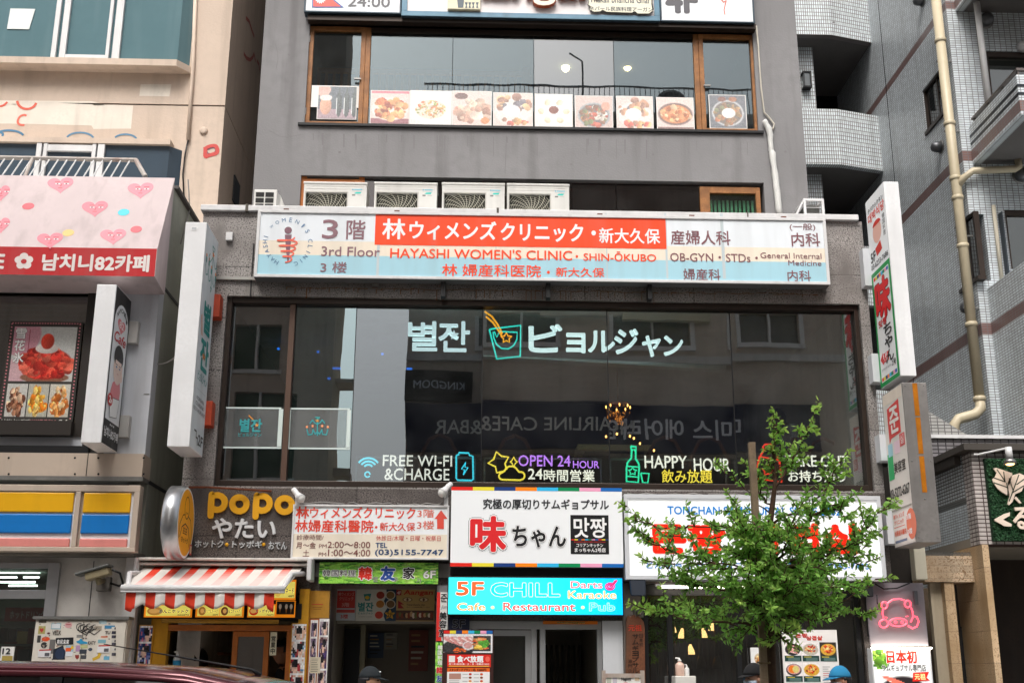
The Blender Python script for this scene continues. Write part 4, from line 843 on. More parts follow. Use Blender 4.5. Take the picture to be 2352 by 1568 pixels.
# ================================================================== neon and lit letters behind the shop window
yn = .24
def neon(name, label, cat='neon sign'):
    return lambda c: T(name, label, cat, (PY((c[0]+c[2])/2, c[3], yn)[0], yn, PY(c[0], c[3], yn)[2]), 'neon signs in the shop window')
def ntube(mm, pts, col, r=.011, closed=False):
    mm.cur = tuple(hexc(col)); mm.tube([PY(u, v, yn) for u, v in pts], r, 6, closed)
def arc(cu, cv, ru, rv, a0, a1, n=14): return [(cu+ru*math.cos(rad(a0+(a1-a0)*i/n)), cv-rv*math.sin(rad(a0+(a1-a0)*i/n))) for i in range(n+1)]
def pt(c, u, v): return (c[0]+(c[2]-c[0])*u, c[1]+(c[3]-c[1])*v)
WH, CY = '#fff6e4', '#48e4f4'
t = neon('lit_logo', 'large white glowing Hangul and katakana bar name high in the shop window')((937, 720, 1570, 830))
a = Art(FY(yn)); LT = '#e4f8f6'
for st_, c in (('별', (939, 740, 1003, 806)), ('잔', (1009, 740, 1078, 808)), ('ビ', (1212, 742, 1293, 812)), ('ョ', (1298, 762, 1346, 813)), ('ル', (1348, 757, 1414, 812)), ('ジ', (1408, 752, 1468, 816)), ('ャ', (1472, 768, 1520, 822)), ('ン', (1521, 768, 1571, 820))):
    if st_ in 'ビョルジャン': c = (c[0]+3, c[1]+5, c[2]-3, c[3]-3)
    raised(a, st_, c, LT, 0, .04, .02 if st_ in '별잔' else .032)
a.prism([a.w(a.ab(p), 0)+np.array([0, -.045, 0]) for p in star(1043, 772, 12, 12)], (0, -.01, 0)); a.c[-12:] = [tuple(hexc(LT))]*12
a.ob('letters', GLOW, t)
t = neon('neon_glass', 'turquoise neon tumbler outline with an orange falling star between the lit letters')((1115, 715, 1195, 825))
b = M(); ntube(b, [(1124, 757), (1130, 755), (1196, 747), (1195, 818), (1141, 824), (1124, 757)], '#30dcc8'); ntube(b, [(1133, 762), (1134, 775), (1140, 790), (1152, 800), (1168, 801), (1180, 793), (1187, 780), (1188, 763), (1148, 761), (1141, 774), (1136, 761)], '#30dcc8', .009)
ntube(b, star(1163, 776, 13, 12, .5), '#ffae2c', .01, True); ntube(b, [(1113, 715), (1130, 727), (1143, 745), (1154, 766)], '#ffae2c'); ntube(b, [(1116, 727), (1132, 740), (1152, 770)], '#ffae2c'); b.ob('tube', NEON, t)
def ntext(t, parts):
    a = Art(FY(yn))
    for st_, c, col, bo in parts: raised(a, st_, c, col, 0, .015, bo+.01)
    a.ob('letters', NEON, t)
c = (820, 1042, 1040, 1103); t = neon('neon_wifi', 'neon sign reading FREE WI-FI and CHARGE with a cyan signal fan')(c)
b = M()
for r_ in (27, 19, 11): ntube(b, arc(846, 1077, r_, r_*.95, 35, 145), CY, .012)
ntube(b, arc(844, 1089, 6, 6, 0, 330), CY, .009); b.ob('signal_fan', NEON, t)
ntext(t, [('FREE WI-FI', (880, 1045, 1038, 1071), WH, -.006), ('&CHARGE', (884, 1075, 1032, 1103), WH, -.006)])
t = neon('neon_battery', 'cyan neon battery outline with a lightning bolt')((1047, 1038, 1088, 1104))
b = M(); ntube(b, [(1050, 1044), (1054, 1044), (1054, 1039), (1077, 1040), (1078, 1045), (1086, 1047), (1087, 1100), (1083, 1103), (1051, 1102), (1048, 1098), (1048, 1047), (1050, 1044)], CY); ntube(b, [(1070, 1061), (1060, 1077), (1067, 1078), (1064, 1090), (1075, 1073), (1068, 1072)], CY, .008, True); b.ob('tube', NEON, t)
t = neon('neon_star_cloud', 'yellow neon star with a sparkle and a cloud')((1120, 1036, 1202, 1102))
b = M(); YN = '#ffe04a'; ntube(b, [(1160, 1080), (1156, 1082), (1141, 1085), (1138, 1071), (1121, 1063), (1134, 1054), (1140, 1037), (1152, 1047), (1168, 1049), (1160, 1064), (1164, 1078)], YN); ntube(b, [(1180, 1049), (1184, 1057), (1189, 1060), (1184, 1063), (1180, 1071), (1176, 1063), (1172, 1060), (1176, 1057)], YN, .008, True)
ntube(b, arc(1155, 1093, 9, 8, 130, 250, 6)+[(1156, 1101), (1195, 1102)]+arc(1196, 1092, 9, 9, -60, 110, 6)+arc(1174, 1083, 15, 13, 20, 170, 8), YN, .011, True); b.ob('tube', NEON, t)
t = neon('neon_open_hours', 'neon words OPEN 24 HOUR in violet over white kanji')((1190, 1042, 1376, 1106))
VI = '#d48cff'; ntext(t, [('OPEN 24', (1191, 1045, 1310, 1071), VI, -.004), ('HOUR', (1316, 1058, 1376, 1075), VI, -.004), ('24', (1213, 1076, 1246, 1100), WH, 0), ('時間営業', (1249, 1078, 1366, 1106), WH, -.004)])
t = neon('neon_bottle', 'green neon bottle beside a small neon cup')((1438, 1022, 1492, 1108))
b = M(); GN = '#34ecae'; ntube(b, [(1449, 1024), (1461, 1026), (1461, 1033), (1450, 1032), (1449, 1024)], GN); ntube(b, [(1451, 1033), (1450, 1052), (1441, 1062), (1439, 1074), (1439, 1105), (1466, 1107), (1468, 1074), (1467, 1064), (1460, 1053), (1460, 1033)], GN); ntube(b, [(1440, 1070), (1467, 1072)], GN, .008); ntube(b, [(1440, 1093), (1466, 1095)], GN, .008); ntube(b, star(1453, 1082, 10, 9, .55), GN, .008, True); ntube(b, [(1472, 1086), (1491, 1087), (1488, 1108), (1476, 1107), (1472, 1086)], GN, .009); b.ob('tube', NEON, t)
t = neon('neon_happy_hour', 'white neon HAPPY HOUR above yellow kana')((1480, 1045, 1678, 1110))
ntext(t, [('HAPPY', (1480, 1046, 1578, 1075), WH, -.006), ('HOUR', (1593, 1052, 1677, 1082), WH, -.006), ('飲み放題', (1519, 1078, 1636, 1109), YN, -.004)])
t = neon('neon_bag', 'red neon takeaway bag outline behind the street tree')((1733, 1018, 1795, 1108))
b = M(); RN = '#ff3c20'; ntube(b, [(1756, 1032), (1752, 1026), (1757, 1020), (1770, 1020), (1777, 1026), (1773, 1033), (1784, 1046), (1790, 1058), (1796, 1106), (1734, 1098), (1744, 1050), (1756, 1032)], RN); ntube(b, [(1746, 1048), (1790, 1056)], RN, .008); ntube(b, star(1764, 1080, 14, 13, .55), RN, .008, True); b.ob('tube', NEON, t)
t = neon('neon_take_out', 'white neon TAKE OUT above kana at the end of the shop window')((1802, 1040, 1950, 1112))
ntext(t, [('TAKE OUT', (1803, 1045, 1948, 1072), WH, -.006), ('お持ち帰り', (1809, 1080, 1942, 1107), WH, -.004)])
# ---- window decals: framed lettering films on two panes
for (c, k), lab in ((((505, 934, 646, 1030), 0), 'white framed window decal with the turquoise bar name'), (((659, 936, 803, 1032), 1), 'white framed window decal with a turquoise chandelier')):
    fx0, fx1, fz0, fz1 = R(*c, .12)
    a = Art(FY(.121)); u0, v0, u1, v1 = c; e = 5; WF = '#cfdcd8'
    a.rect((u0, v0, u1, v0+e), WF); a.rect((u0, v1-e, u1, v1), WF); a.rect((u0, v0+e, u0+e, v1-e), WF); a.rect((u1-e, v0+e, u1, v1-e), WF); D = '#3aa0a4'
    if k == 0:
        a.txt('별잔', (552, 962, 600, 991), D, .05); a.txt('ビョルジャン', (548, 993, 600, 1003), D, .02); a.poly(star(590, 976, 5, 5), '#f0a040', 2); a.line([(572, 954), (584, 966)], .012, '#f0a040', 1)
    else:
        for pts in ([(724, 958), (734, 958), (731, 962), (727, 962)], [(729, 960), (729, 1000)], [(712, 972), (718, 964), (722, 970), (729, 974), (736, 970), (740, 964), (746, 972)], [(705, 985), (708, 998), (717, 997), (719, 986), (724, 997), (729, 990), (734, 997), (739, 986), (741, 997), (750, 998), (753, 985)]): a.line(pts, .012, D, 1)
        for x, y in ((705, 982), (718, 980), (740, 980), (753, 982)): a.ellp((x-2.5, y-5, x+2.5, y+1), '#f0a070', 2)
        a.poly(star(729, 966, 5, 4), '#f0a040', 3)
    o = a.ob('window_decal', ink('decal_film', .5, .1), None, label=lab, cat='decal', group='framed decals on the shop window'); b = M(); b.box(fx0, fx1, .122, .1235, fz0, fz1); b.ob('film', glass('milky_film', '#fbfcfc', .01, 0, (1, 1, 1), (.1, .16)) if 1 else 0, o)
def PZ(u, v, Z):
    d = ray(u, v); return CAMP+d*((Z-CAMP[2])/d[2])
# ================================================================== neighbour on the left: peach render above, cafe and store below
YL = -.15
XL = (PY(366, 651, YL)[0]+PY(335, 1045, YL)[0])/2
YU = PX(510, 330, XL)[1]
lb = T('corner_building', 'peach rendered building with scrawled paint and teal windows, left of the alley', 'building', (XL-4, 2, .12))
YB = YU-.14; zter = zv(409, YL, 300)-.05
WT = Q((-60, -160), (437, -150), (432, 150), (-60, 131), YB); WB = Q((-60, 327), (411, 340), (404, 420), (-60, 420), YB)
XW = XL-9
jz = zv(243, YU, 480)
wt = (XW+.2, PY(437, 60, YB)[0], WT[2], WT[3]+.4); wb = (XW+.2, PY(410, 370, YB)[0], zter, zv(336, YB, 380))
M().facade(XW, XL, zter-.1, jz-.012, YU, YU+.25, [wb]).facade(XW, XL, jz+.012, 20, YU, YU+.25, [wt]).ob('upper_wall', CREAM, lb)
M().box(XW, XL-.01, YU+.02, YU+.2, jz-.012, jz+.012).ob('joint_line', DARK, lb)
M().box(XL-.25, XL, YU+.25, 11, .12, jz-.012).box(XL-.25, XL, YU+.25, 11, jz+.012, 20).box(XW, XL-.25, YU+.25, 11, 19.8, 20).ob('side_wall', CREAM, lb)
M().box(XL-.22, XL-.02, YU+.25, 11, jz-.012, jz+.012).ob('joint_line', DARK, lb)
# window bays: frames, glass, chamfered right return
for (x0, x1, z0, z1), gm, top in ((wt, G_TEAL, 0), (wb, G_NAVY, 1)):
    f = M(); us = [(127, 138), (146, 160), (251, 259), (266, 283)] if not top else [(83, 95), (99, 108), (211, 220), (224, 240)]
    M().box(x0, x1-.16, YB, YB+.02, z0, z1).ob('window_glass', gm, lb)
    M().hexa([(x1-.16, YB, z0), (x1-.14, YB, z0), (x1, YU, z0), (x1-.02, YU, z0), (x1-.16, YB, z1), (x1-.14, YB, z1), (x1, YU, z1), (x1-.02, YU, z1)]).ob('side_glass', gm, lb)
    for a_, b_ in us:
        va = 60 if not top else 370
        xa, xb = PY(a_, va, YB)[0], PY(b_, va, YB)[0]; f.box(xa, xb, YB-.05, YB-.001, z0, z1)
        if (a_, b_) in ((146, 160), (99, 108)):
            xs, zs = (PY(251, va, YB)[0] if not top else PY(211, va, YB)[0]), z0+.02
            f.box(xb, xs, YB-.045, YB-.001, zs, zs+.06) if not top else f.box(xb, xs, YB-.045, YB-.001, z1-.12, z1-.02)
    f.ob('window_frame', WMETAL, lb, bev=.006)
    M().box(x0, x1-.12, YB-.1, YU-.002, z0-.1, z0-.002).hexa([(x1-.12, YB-.1, z0-.1), (x1-.12, YB-.1, z0-.1), (x1+.06, YU-.002, z0-.1), (x1-.12, YU-.002, z0-.1), (x1-.12, YB-.1, z0-.002), (x1-.12, YB-.1, z0-.002), (x1+.06, YU-.002, z0-.002), (x1-.12, YU-.002, z0-.002)]).ob('window_sill', CREAM, lb) if not top else M().box(x0, x1-.12, YB-.06, YU-.002, z1+.002, z1+.08).ob('window_hood', CREAM, lb)
xa, xb, za, zb = R(24, 20, 75, 68, YB-.01); t = M().hexa([(xa-.01, YB-.012, za), (xb-.05, YB-.012, za), (xb-.05, YB-.006, za), (xa-.01, YB-.006, za), (xa, YB-.012, zb), (xb, YB-.012, zb), (xb, YB-.006, zb), (xa, YB-.006, zb)]).ob('paper_notice', mat('white_paper', '#dfe6e4', .7), None, label='blank white paper taped inside the teal window', cat='notice')
# painted-over patches and spray scrawls
a = Art(FY(YU)); PW = '#e8e0d4'
a.poly([(-20, 236), (120, 236), (200, 240), (306, 243), (301, 296), (215, 297), (210, 289), (60, 285), (-20, 284)], PW, 0); a.poly([(-20, 231), (210, 233), (230, 237), (-20, 236)], PW, 0); a.poly([(323, 194), (394, 194), (389, 222), (320, 221)], '#e4dccd', 0)
random.seed(7)
for i in range(70):
    u, v = random.choice([(random.uniform(0, 130), random.uniform(237, 241)), (random.uniform(210, 240), 240), (random.uniform(0, 290), random.uniform(275, 279)), (random.uniform(330, 380), random.uniform(195, 198))])
    a.rect((u, v, u+random.uniform(2, 7), v+random.uniform(1, 3)), random.choice(['#6b5a48', '#8a755c', '#4f463c']), 1)
o = a.ob('paint_patch', mat('patch_paint', '#e6ddd0', .8, 0, .06, 3, .3), lb)
a = Art(FY(YU)); a.lay0 = 3
def spray(pts, col, wd=.03): a.line(pts, wd, col, 1, False, 2)
spray(arc(62, 232, 22, 19, 185, 340), '#d9604a', .035); spray([(60, 266), (56, 264), (45, 268), (40, 280), (44, 287), (55, 288)], '#e0705c', .03); spray([(-10, 246), (8, 244), (16, 236)], '#d9604a', .03)
spray(arc(20, 314, 34, 14, 15, 130), '#4f7fa0', .03); spray([(2, 305), (8, 308), (4, 317)], '#4f7fa0'); spray(arc(184, 320, 31, 15, 15, 160), '#5a86a4', .026); spray(arc(288, 322, 26, 13, 5, 150), '#5a86a4', .026)
spray([(471, 342), (482, 336), (496, 335), (500, 345), (498, 353), (480, 357), (471, 362), (472, 342)], '#c94a44', .055); spray([(474, 345), (484, 340), (495, 339), (496, 351), (478, 355), (474, 345)], '#6b4a58', .02)
a.ob('spray_scrawl', INK, lb)
a = Art(FX(XL, 1)); a.lay0 = 2
for pts in ([(565, 42), (572, 50), (578, 70), (583, 84)], [(560, 124), (566, 134), (574, 138), (580, 132), (583, 124), (586, 140)], [(590, 140), (594, 148), (596, 162)]): a.line(pts, .06, '#a8442e', 1)
a.ob('spray_scrawl', INK, lb)
b = M(); b.tube([PY(u, v, YU-.03) for u, v in ((449, -20), (443, 160), (440, 200), (432, 322))], .028, 8); b.ob('wall_conduit', CREAM, lb, True)
M().tube([PY(u, v, YU-.03) for u, v in ((432, 322), (425, 355), (420, 400), (423, 470))], .011, 6).ob('wall_cable', DARK, lb, True)
b = M(); c = PY(468, 301, YU); b.lathe((c[0], YU-.002, c[2]), [(.055, 0), (.055, -.02), (.04, -.03)], 16, 'y'); b.ob('wall_cap', CREAM, lb, True)
xa = PX(541, 430, XL); M().box(XL-.01, XL+.02, PX(534, 440, XL)[1], PX(548, 440, XL)[1], PX(541, 476, XL)[2], PX(541, 410, XL)[2]).ob('side_window', DARK, lb)
# lower storeys
zf0, zf1 = zv(1098, YL, 300), zv(1045, YL, 300); zst = zv(1266, YL, 300)
win = (XW+.2, PY(212, 800, YL)[0], zv(1003, YL, 100), zv(640, YL, 100))
panel = M(); panel.facade(XW, XL, zf1, zter, YL, YL+.2, [win]); panel.ob('cafe_wall', mat('white_steel_panel', '#c9cdd3', .5, 0, .05, 2, .3), lb)
xs = PY(262, 800, YL)[0]
M().box(win[1], xs, YL-.01, YL-.002, zf1, win[3]+.1).ob('dark_panel', mat('charcoal_panel', '#2f2d2b', .6), lb)
for v in (905,):
    z = zv(v, YL, 340); M().box(PY(330, v, YL)[0], XL-.01, YL-.004, YL-.001, z-.006, z+.006).ob('panel_seam', GALV, lb)
M().box(XL-.2, XL, YL+.2, YU-.01, .12, zter+.02).ob('lower_side_wall', SIDEM, lb)
for z in (zf0, zv(650, YL, 360)): M().box(XL-.1, XL+.006, YL, YU, z-.02, z+.02).ob('side_seam', DARK, lb)
p0, p1 = PX(402, 427, XL), PX(461, 508, XL)
M().prism([(XL-.05, YL+.22, zter+.06), (XL-.05, YU-.01, zter+.06), (XL-.05, YU-.01, zter+.022), (XL-.05, YL+.22, zter+.022)], (.1, 0, 0)).ob('side_coping', mat('dark_coping', '#55504e', .6), lb)
M().box(XW, XL-.2, YL+.2, YU, zter-.15, zter).ob('terrace_slab', CONC, lb)
M().box(XW, XL+.02, YL-.12, YL+.2, zf0, zf1-.004).ob('fascia', BEIGEP, lb); M().box(XW, XL+.04, YL-.14, YL+.1, zf0-.05, zf0-.003).ob('fascia_lip', GALV, lb)
b = M()
for u in (20, 172, 226, 330):
    for v in (1051, 1088): c = PY(u, v, YL-.12); b.ell((c[0], YL-.122, c[2]), .012, .006, .012, 8, 4)
b.ob('rivet', DARK, lb)
x = PY(200, 1070, YL-.12)[0]; M().box(x-.004, x+.004, YL-.123, YL-.1, zf0+.002, zf1-.006).ob('fascia_joint', DARK, lb)
# cafe window
f = M(); x0, x1, z0, z1 = win; f.box(x1-.1, x1, YL-.02, YL+.15, z0, z1).box(x0, x1-.1, YL-.12, YL+.15, z0, z0+.16).box(x0, x1-.1, YL-.02, YL+.15, z1-.06, z1)
f.ob('window_frame', mat('dark_brown_frame', '#2c2723', .5), lb); M().box(x0, x1-.1, YL+.06, YL+.072, z0+.16, z1-.06).ob('window_glass', G_DARK, lb)
b = M(); b.box(XW, xs, YL+.21, YL+3, zf1, zf1+.05).box(XW, xs, YL+3, YL+3.1, zf1, zter-.2).box(xs-.05, xs, YL+.21, YL+3, zf1+.05, zter-.2).box(XW, xs-.05, YL+.21, YL+3, zter-.25, zter-.2); b.ob('cafe_room', mat('cafe_interior', '#6a6052', .9), lb)
b = M()
for i in range(9): b.box(x0, x1-.12, YL+.15, YL+.165, z1-.1-.055*i, z1-.065-.055*i)
b.ob('wooden_blind', mat('blind_wood', '#5f452c', .7, 0, .2, 8), lb)
M().box(XW, win[1]+.1, YL-.1, YL-.002, zf1-.004, zf1+.08).ob('dark_sill', DARK, lb)
# store front below the sign
M().box(XW, XL+.02, YL-.12, YL+.3, zst-.06, zst-.004).ob('soffit', mat('dirty_soffit', '#8f8a82', .7, 0, .2, 3), lb)
YS = YL+.02
sw = (XW+.1, PY(103, 1450, YS)[0], .6, zv(1292, YS, 60))
M().facade(XW, XL, .12, zst-.064, YS, YS+.15, [sw]).ob('store_wall', CONC, lb)
x = PY(207, 1380, YS)[0]; M().box(x-.004, x+.004, YS-.004, YS-.001, .2, zst-.1).ob('wall_joint', DARK, lb)
f = M(); x0, x1, z0, z1 = sw; zt = zv(1368, YS, 60)
f.box(x1-.02, x1+.1, YS-.05, YS+.1, z0, z1).box(x0, x1-.02, YS-.05, YS+.1, z1-.06, z1).box(x0, x1-.02, YS-.05, YS+.1, zt-.03, zt+.06)
f.ob('store_window_frame', mat('aluminium', '#a8a9ab'), lb, bev=.004); M().box(x0, x1-.02, YS+.02, YS+.03, z0, z1-.06).ob('store_glass', glass('store_glass', '#ccd4d0', .07), lb)
b = M(); b.box(x0, x1+.3, YS+3, YS+3.1, .12, z1).box(x1+.3, x1+.35, YS+.16, YS+3, .12, z1).box(x0, x1+.3, YS+.16, YS+3, z1+.0, z1+.05).box(x0, x1+.3, YS+.16, YS+3, .12, .15); b.ob('store_room', mat('store_interior', '#9aa398', .8), lb)
xa, xb = PY(276, 1450, YL-.1)[0], PY(306, 1450, YL-.1)[0]
M().box(xa, xb, YL-.1, YS-.004, .12, zst-.07).ob('corner_pillar', mat('pale_pillar', '#c0bebc', .7, 0, .08, 3, .3), lb)
a = Art(FY(YL-.1)); a.txt('GRiEF', (276, 1457, 300, 1466), '#2a2a2c', .05); a.txt('WUZ HERE', (277, 1468, 297, 1472), '#2a2a2c', .03)
for i in range(7): a.line([(284+random.uniform(-5, 8), 1440+random.uniform(-3, 4)) for k in range(3)], .006, '#3c4450', 1)
for i in range(10): a.line([(288+random.uniform(-10, 8), 1485+i*3+random.uniform(-2, 3)) for k in range(3)], .006, '#86a8c4', 1)
a.ob('sticker', INK, lb)
# ---- store sign: yellow, blue and red bands
ys = YL-.24; q = (XW, PY(318, 1190, ys)[0], zv(1267, ys, 200), zv(1114, ys, 200))
t = lightbox('store_sign', 'shop sign of yellow, blue and faded red bands over the convenience store', q, ys, YL-.13, BEIGEP, 0)
b = M(); b.col('#c9c4bc')
xs_ = [XW, PY(173, 1190, ys)[0], PY(182, 1190, ys)[0], PY(309, 1190, ys)[0]]
fr = M(); fr.box(q[0], q[1], ys-.03, ys+.011, q[3]-.07, q[3]).box(q[0], q[1], ys-.03, ys+.011, q[2], q[2]+.05).box(xs_[1]-.01, xs_[2], ys-.03, ys+.011, q[2]+.05, q[3]-.07).box(xs_[3]-.02, q[1], ys-.03, ys+.011, q[2]+.05, q[3]-.07).ob('frame', BEIGEP, t, bev=.006)
for xa, xb in ((XW, xs_[1]-.03), (xs_[2]+.03, xs_[3]-.05)):
    M().box(xa, xb+.02, ys+.002, ys+.011, q[2]+.05, q[3]-.07).ob('backing', mat('white_acrylic', '#eef0f2', .3), t)
    for v0, v1, cm, cn in ((1131, 1177, '#efb41e', 'yellow_band'), (1181, 1225, '#1c7ccc', 'blue_band'), (1236, 1257, '#e8928a', 'red_band')):
        M().box(xa+.0, xb, ys-.022, ys+.001, zv(v1, ys, 200), zv(v0, ys, 200)).ob(cn, mat('moulded_'+cn, cm, .3, 0, .05, 2, .15), t, bev=.018)
# ---- pink heart awning
ya = YL-.46; x1t = PY(402, 410, YL)[0]; x1 = x1t; xL = XW+3.2
zt_, zf, zb_ = zv(409, YL, 380), zv(571, ya, 340), zv(635, ya, 340)
t = T('heart_awning', 'faded pink heart awning with red valance over the cafe window', 'awning', ((xL+x1)/2, YL, zb_))
PK = '#e6d4d6'
b = M(); b.hexa([(xL, ya, zb_), (x1, ya, zb_), (x1, YL-.005, zb_-.06), (xL, YL-.005, zb_-.06), (xL, ya, zf), (x1, ya, zf), (x1, YL-.005, zt_), (xL, YL-.005, zt_)]); b.ob('canopy', mat('faded_pink_canvas', '#d2c3c3', .85, 0, .05, 2, .3, .1, 30, .2), t)
n = np.array([0, -(zt_-zf), .46-.005]); n = -n/np.linalg.norm(n); n = np.array([0, -abs(n[1]), abs(n[2])]); up = np.array([0, .455, zt_-zf]); up /= np.linalg.norm(up)
a = Art(((0, ya, zf), (1, 0, 0), up, n)); a.lay0 = 2
for cu, cv in ((139, 424), (323, 436), (218, 478), (260, 542), (115, 551), (2, 442), (2, 516)):
    H = heart(0, 0, 30 if cu > 10 else 21, 19); H = [(cu+x, cv+y-x*.06) for x, y in H]
    a.poly(H, random.choice(['#d97a88', '#dd8492', '#d67482']), 0)
    for k in (-12, 8): a.rect((cu+k, cv-7, cu+k+12, cv-5.4), '#c04a58', 1); a.rect((cu+k+1, cv-2.5, cu+k+11, cv), '#efe4e4', 1); a.rect((cu+k+4, cv-2.5, cu+k+7, cv), '#6a5a60', 2)
    a.line([(cu+3, cv-1), (cu+1, cv+4), (cu-1, cv+4)], .008, '#c04a58', 2); a.rect((cu-5, cv+7.5, cu+4, cv+9), '#c04a58', 1)
for cu, cv, c in ((65, 474, '#d2525e'), (284, 488, '#3cc4d8'), (157, 535, '#e8bc6c'), (313, 527, '#d45a64')): a.ellp((cu-11, cv-8, cu+11, cv+8), c, 0)
a.ob('heart_print', DIRTY, t)
a = Art(FY(ya)); a.lay0 = 1
za = [a.ab((0, 0))]; a.add([(xL, ya-.001, zb_+.0), (x1-.004, ya-.001, zb_), (x1-.004, ya-.001, zf), (xL, ya-.001, zf)], [(0, 1, 2, 3)], hexc('#c3272c'))
for k in range(5): an = 90+k*72; a.ellp((55+12*math.cos(rad(an))-9, 600-11*math.sin(rad(an))-8.5, 55+12*math.cos(rad(an))+9, 600-11*math.sin(rad(an))+8.5), '#efe6e2', 1+k*.1)
a.ellp((49, 595, 61, 606), '#c3272c', 3)
a.txt('남치니82카페', (100, 584, 340, 624), '#efe6e2', .06, None, 2); a.txt('CAFE', (-92, 583, 7, 617), '#efe6e2', .05, None, 2)
a.ob('valance', DIRTY, t)
# ---- rusted railing above the awning
t = T('terrace_railing', 'rusty white terrace railing of slanted bars above the heart awning', 'railing', (PY(150, 405, YL)[0], YL+.1, zter))
b = M(); yb0, yb1 = YL+.03, YL+.28
for u in range(-40, 296, 21): p0 = PY(u, 408, yb0); x = p0[0]; z1 = zv(366, yb1, 200); b.tube([p0, (x+.02, yb1, z1)], .009, 6)
b.ob('bars', WMETAL, t)
pr0, pr1 = PY(-60, 361, yb1), PY(312, 368, yb1); M().tube([pr0, pr1], .028, 8).ob('top_rail', mat('rust_patched_rail', '#b9b2ac', .7, .1, .1, 4, .9, dirt='#7a4020'), t)
b = M(); b.tube([pr1, PY(334, 406, yb0)], .028, 8); b.tube([PY(75, 364, yb1), PY(57, 406, yb0)], .022, 8); b.ob('stay', mat('rust_patched_rail', '#b9b2ac'), t)
# ---- shaved ice poster in the cafe window
yp = YL+.03; q = Q((28, 736), (192, 741), (164, 981), (-10, 977), yp); x0, x1, z0, z1 = q
t = T('dessert_poster', 'dotted-frame dessert poster with a red strawberry ice mound in the cafe window', 'poster', ((x0+x1)/2, yp, z0))
M().box(x0, x1, yp+.004, yp+.014, z0, z1).ob('board', mat('dark_poster', '#3a3834', .5), t)
P = Pic(80, 80, '#cfd0cc', 4); P.el(.1, .15, .35, .4, '#d98a9c', 0, 0, .8).el(.0, .9, .25, .3, '#d8a0aa', 0, 0, .7); P.el(.56, .93, .4, .1, '#8a5c48'); P.el(.56, .68, .43, .3, '#b02820'); P.blobs(.56, .66, .4, .26, ['#d8362c', '#e3503c', '#b8241e', '#ee6a54', '#c93028'], 120, .07); P.el(.55, .4, .19, .1, '#e9ddd6', 0, .3).el(.55, .27, .11, .15, '#d8402c', 0, .6); P.noise(.03).fade(.06, '#8d9a94')
a = Art(FY(yp+.003), q); a.pic(P, (.07, .05, .93, .575))
for i, (pal, bg_) in enumerate(((['#a8785c', '#7a4a34', '#e3c0a0', '#5c3424'], '#c9c8c2'), (['#f0b040', '#e8982c', '#f6d078', '#d8781c'], '#b9b8ac'), (['#d9904a', '#e8b070', '#c06a2c', '#f0d0a0'], '#ccc8bc'))):
    p = Pic(26, 30, bg_, 40+i); p.blobs(.5, .62, .4, .33, pal, 50, .1); p.blobs(.5, .3, .25, .2, pal, 16, .1); a.pic(p.noise(.03), (.07+i*.29, .6, .345+i*.29, .91))
a.ob('photos', ink('glossy_print', .3), t)
a = Art(FY(yp+.001), q)
for i in range(30): a.ellp((.018, .02+i*.032, .04, .034+i*.032), '#d9848c', 2); a.ellp((.955, .02+i*.032, .977, .034+i*.032), '#d9848c', 2)
for i in range(26): a.ellp((.03+i*.037, .01, .05+i*.037, .026), '#d9848c', 2)
a.vtxt('雪花氷', (.1, .06, .24, .41), '#f6f4f2', .03, ('#6a6460', .04), 4); a.rect((.285, .08, .295, .3), '#a84a5c', 3)
a.txt('남치니82카페', (.05, .935, .42, .975), '#e6e6e0', .03, None, 3); a.txt('NAMCHINI', (.43, .935, .7, .975), '#e08a90', .02, None, 3); a.poly(heart(.745, .957, .045, .022), '#e08a90', 3); a.txt('Cafe', (.8, .935, .95, .98), '#e6e6e0', .03, None, 3, 0, .3)
a.ob('lettering', INK, t)
# ---- loose cables in the alley
b = M(); b.tube([PX(432, 412, XL+.03), PX(436, 480, XL+.03), PX(415, 560, XL+.03)], .008, 5).ob('alley_cable', mat('grey_cable', '#8d8a86', .6), None, True, label='thin grey cable hanging down the side wall behind the heart awning', cat='cable')
b = M(); p0, p1 = PY(355, 835, YL+.2), PY(407, 817, -.1); b.tube([p0+(p1-p0)*k/6-np.array([0, 0, .04*math.sin(k/6*math.pi)]) for k in range(7)], .01, 5).ob('alley_cable', mat('grey_cable', '#8d8a86'), None, True, label='slack cable crossing the alley to the white blade sign', cat='cable')
# ---- CCTV camera
yc = YS-.32; t = T('security_camera', 'grimy security camera housing on the concrete store wall', 'camera', tuple(PY(240, 1352, YS)))
c0, c1 = PY(187, 1321, yc), PY(256, 1301, yc); d = (c1-c0); L = np.linalg.norm(d); d /= L; nrm = np.array([-d[2], 0, d[0]]); wdt = np.array([0, .075, 0])
def bar(c0, c1, lo, hi, wd, mm): mm.hexa([c0+nrm*lo-wd, c1+nrm*lo-wd, c1+nrm*lo+wd, c0+nrm*lo+wd, c0+nrm*hi-wd, c1+nrm*hi-wd, c1+nrm*hi+wd, c0+nrm*hi+wd])
b = M(); bar(c0+d*.05, c1-d*.02, -.075, .0, wdt, b); b.ob('housing', mat('yellowed_plastic', '#8f8468', .5, 0, .15, 9), t, bev=.01)
b = M(); bar(c0-d*.04, c1, .002, .03, wdt*1.25, b); b.ob('sun_hood', mat('grey_hood', '#5c5e5c', .5, .3, .1, 6), t, bev=.01)
p = PY(243, 1338, YS); M().box(p[0]-.07, p[0]+.07, YS-.1, YS-.002, p[2]-.09, p[2]+.06).ob('wall_mount', mat('mount_grey', '#6d6862', .6, 0, .1, 5), t, bev=.01)
m_ = (c0+c1)/2; M().tube([m_-nrm*.07, m_-nrm*.12, (p[0], YS-.1, p[2]+.02)], .03, 8).ob('arm', mat('yellowed_plastic', '#8f8468'), t, True)
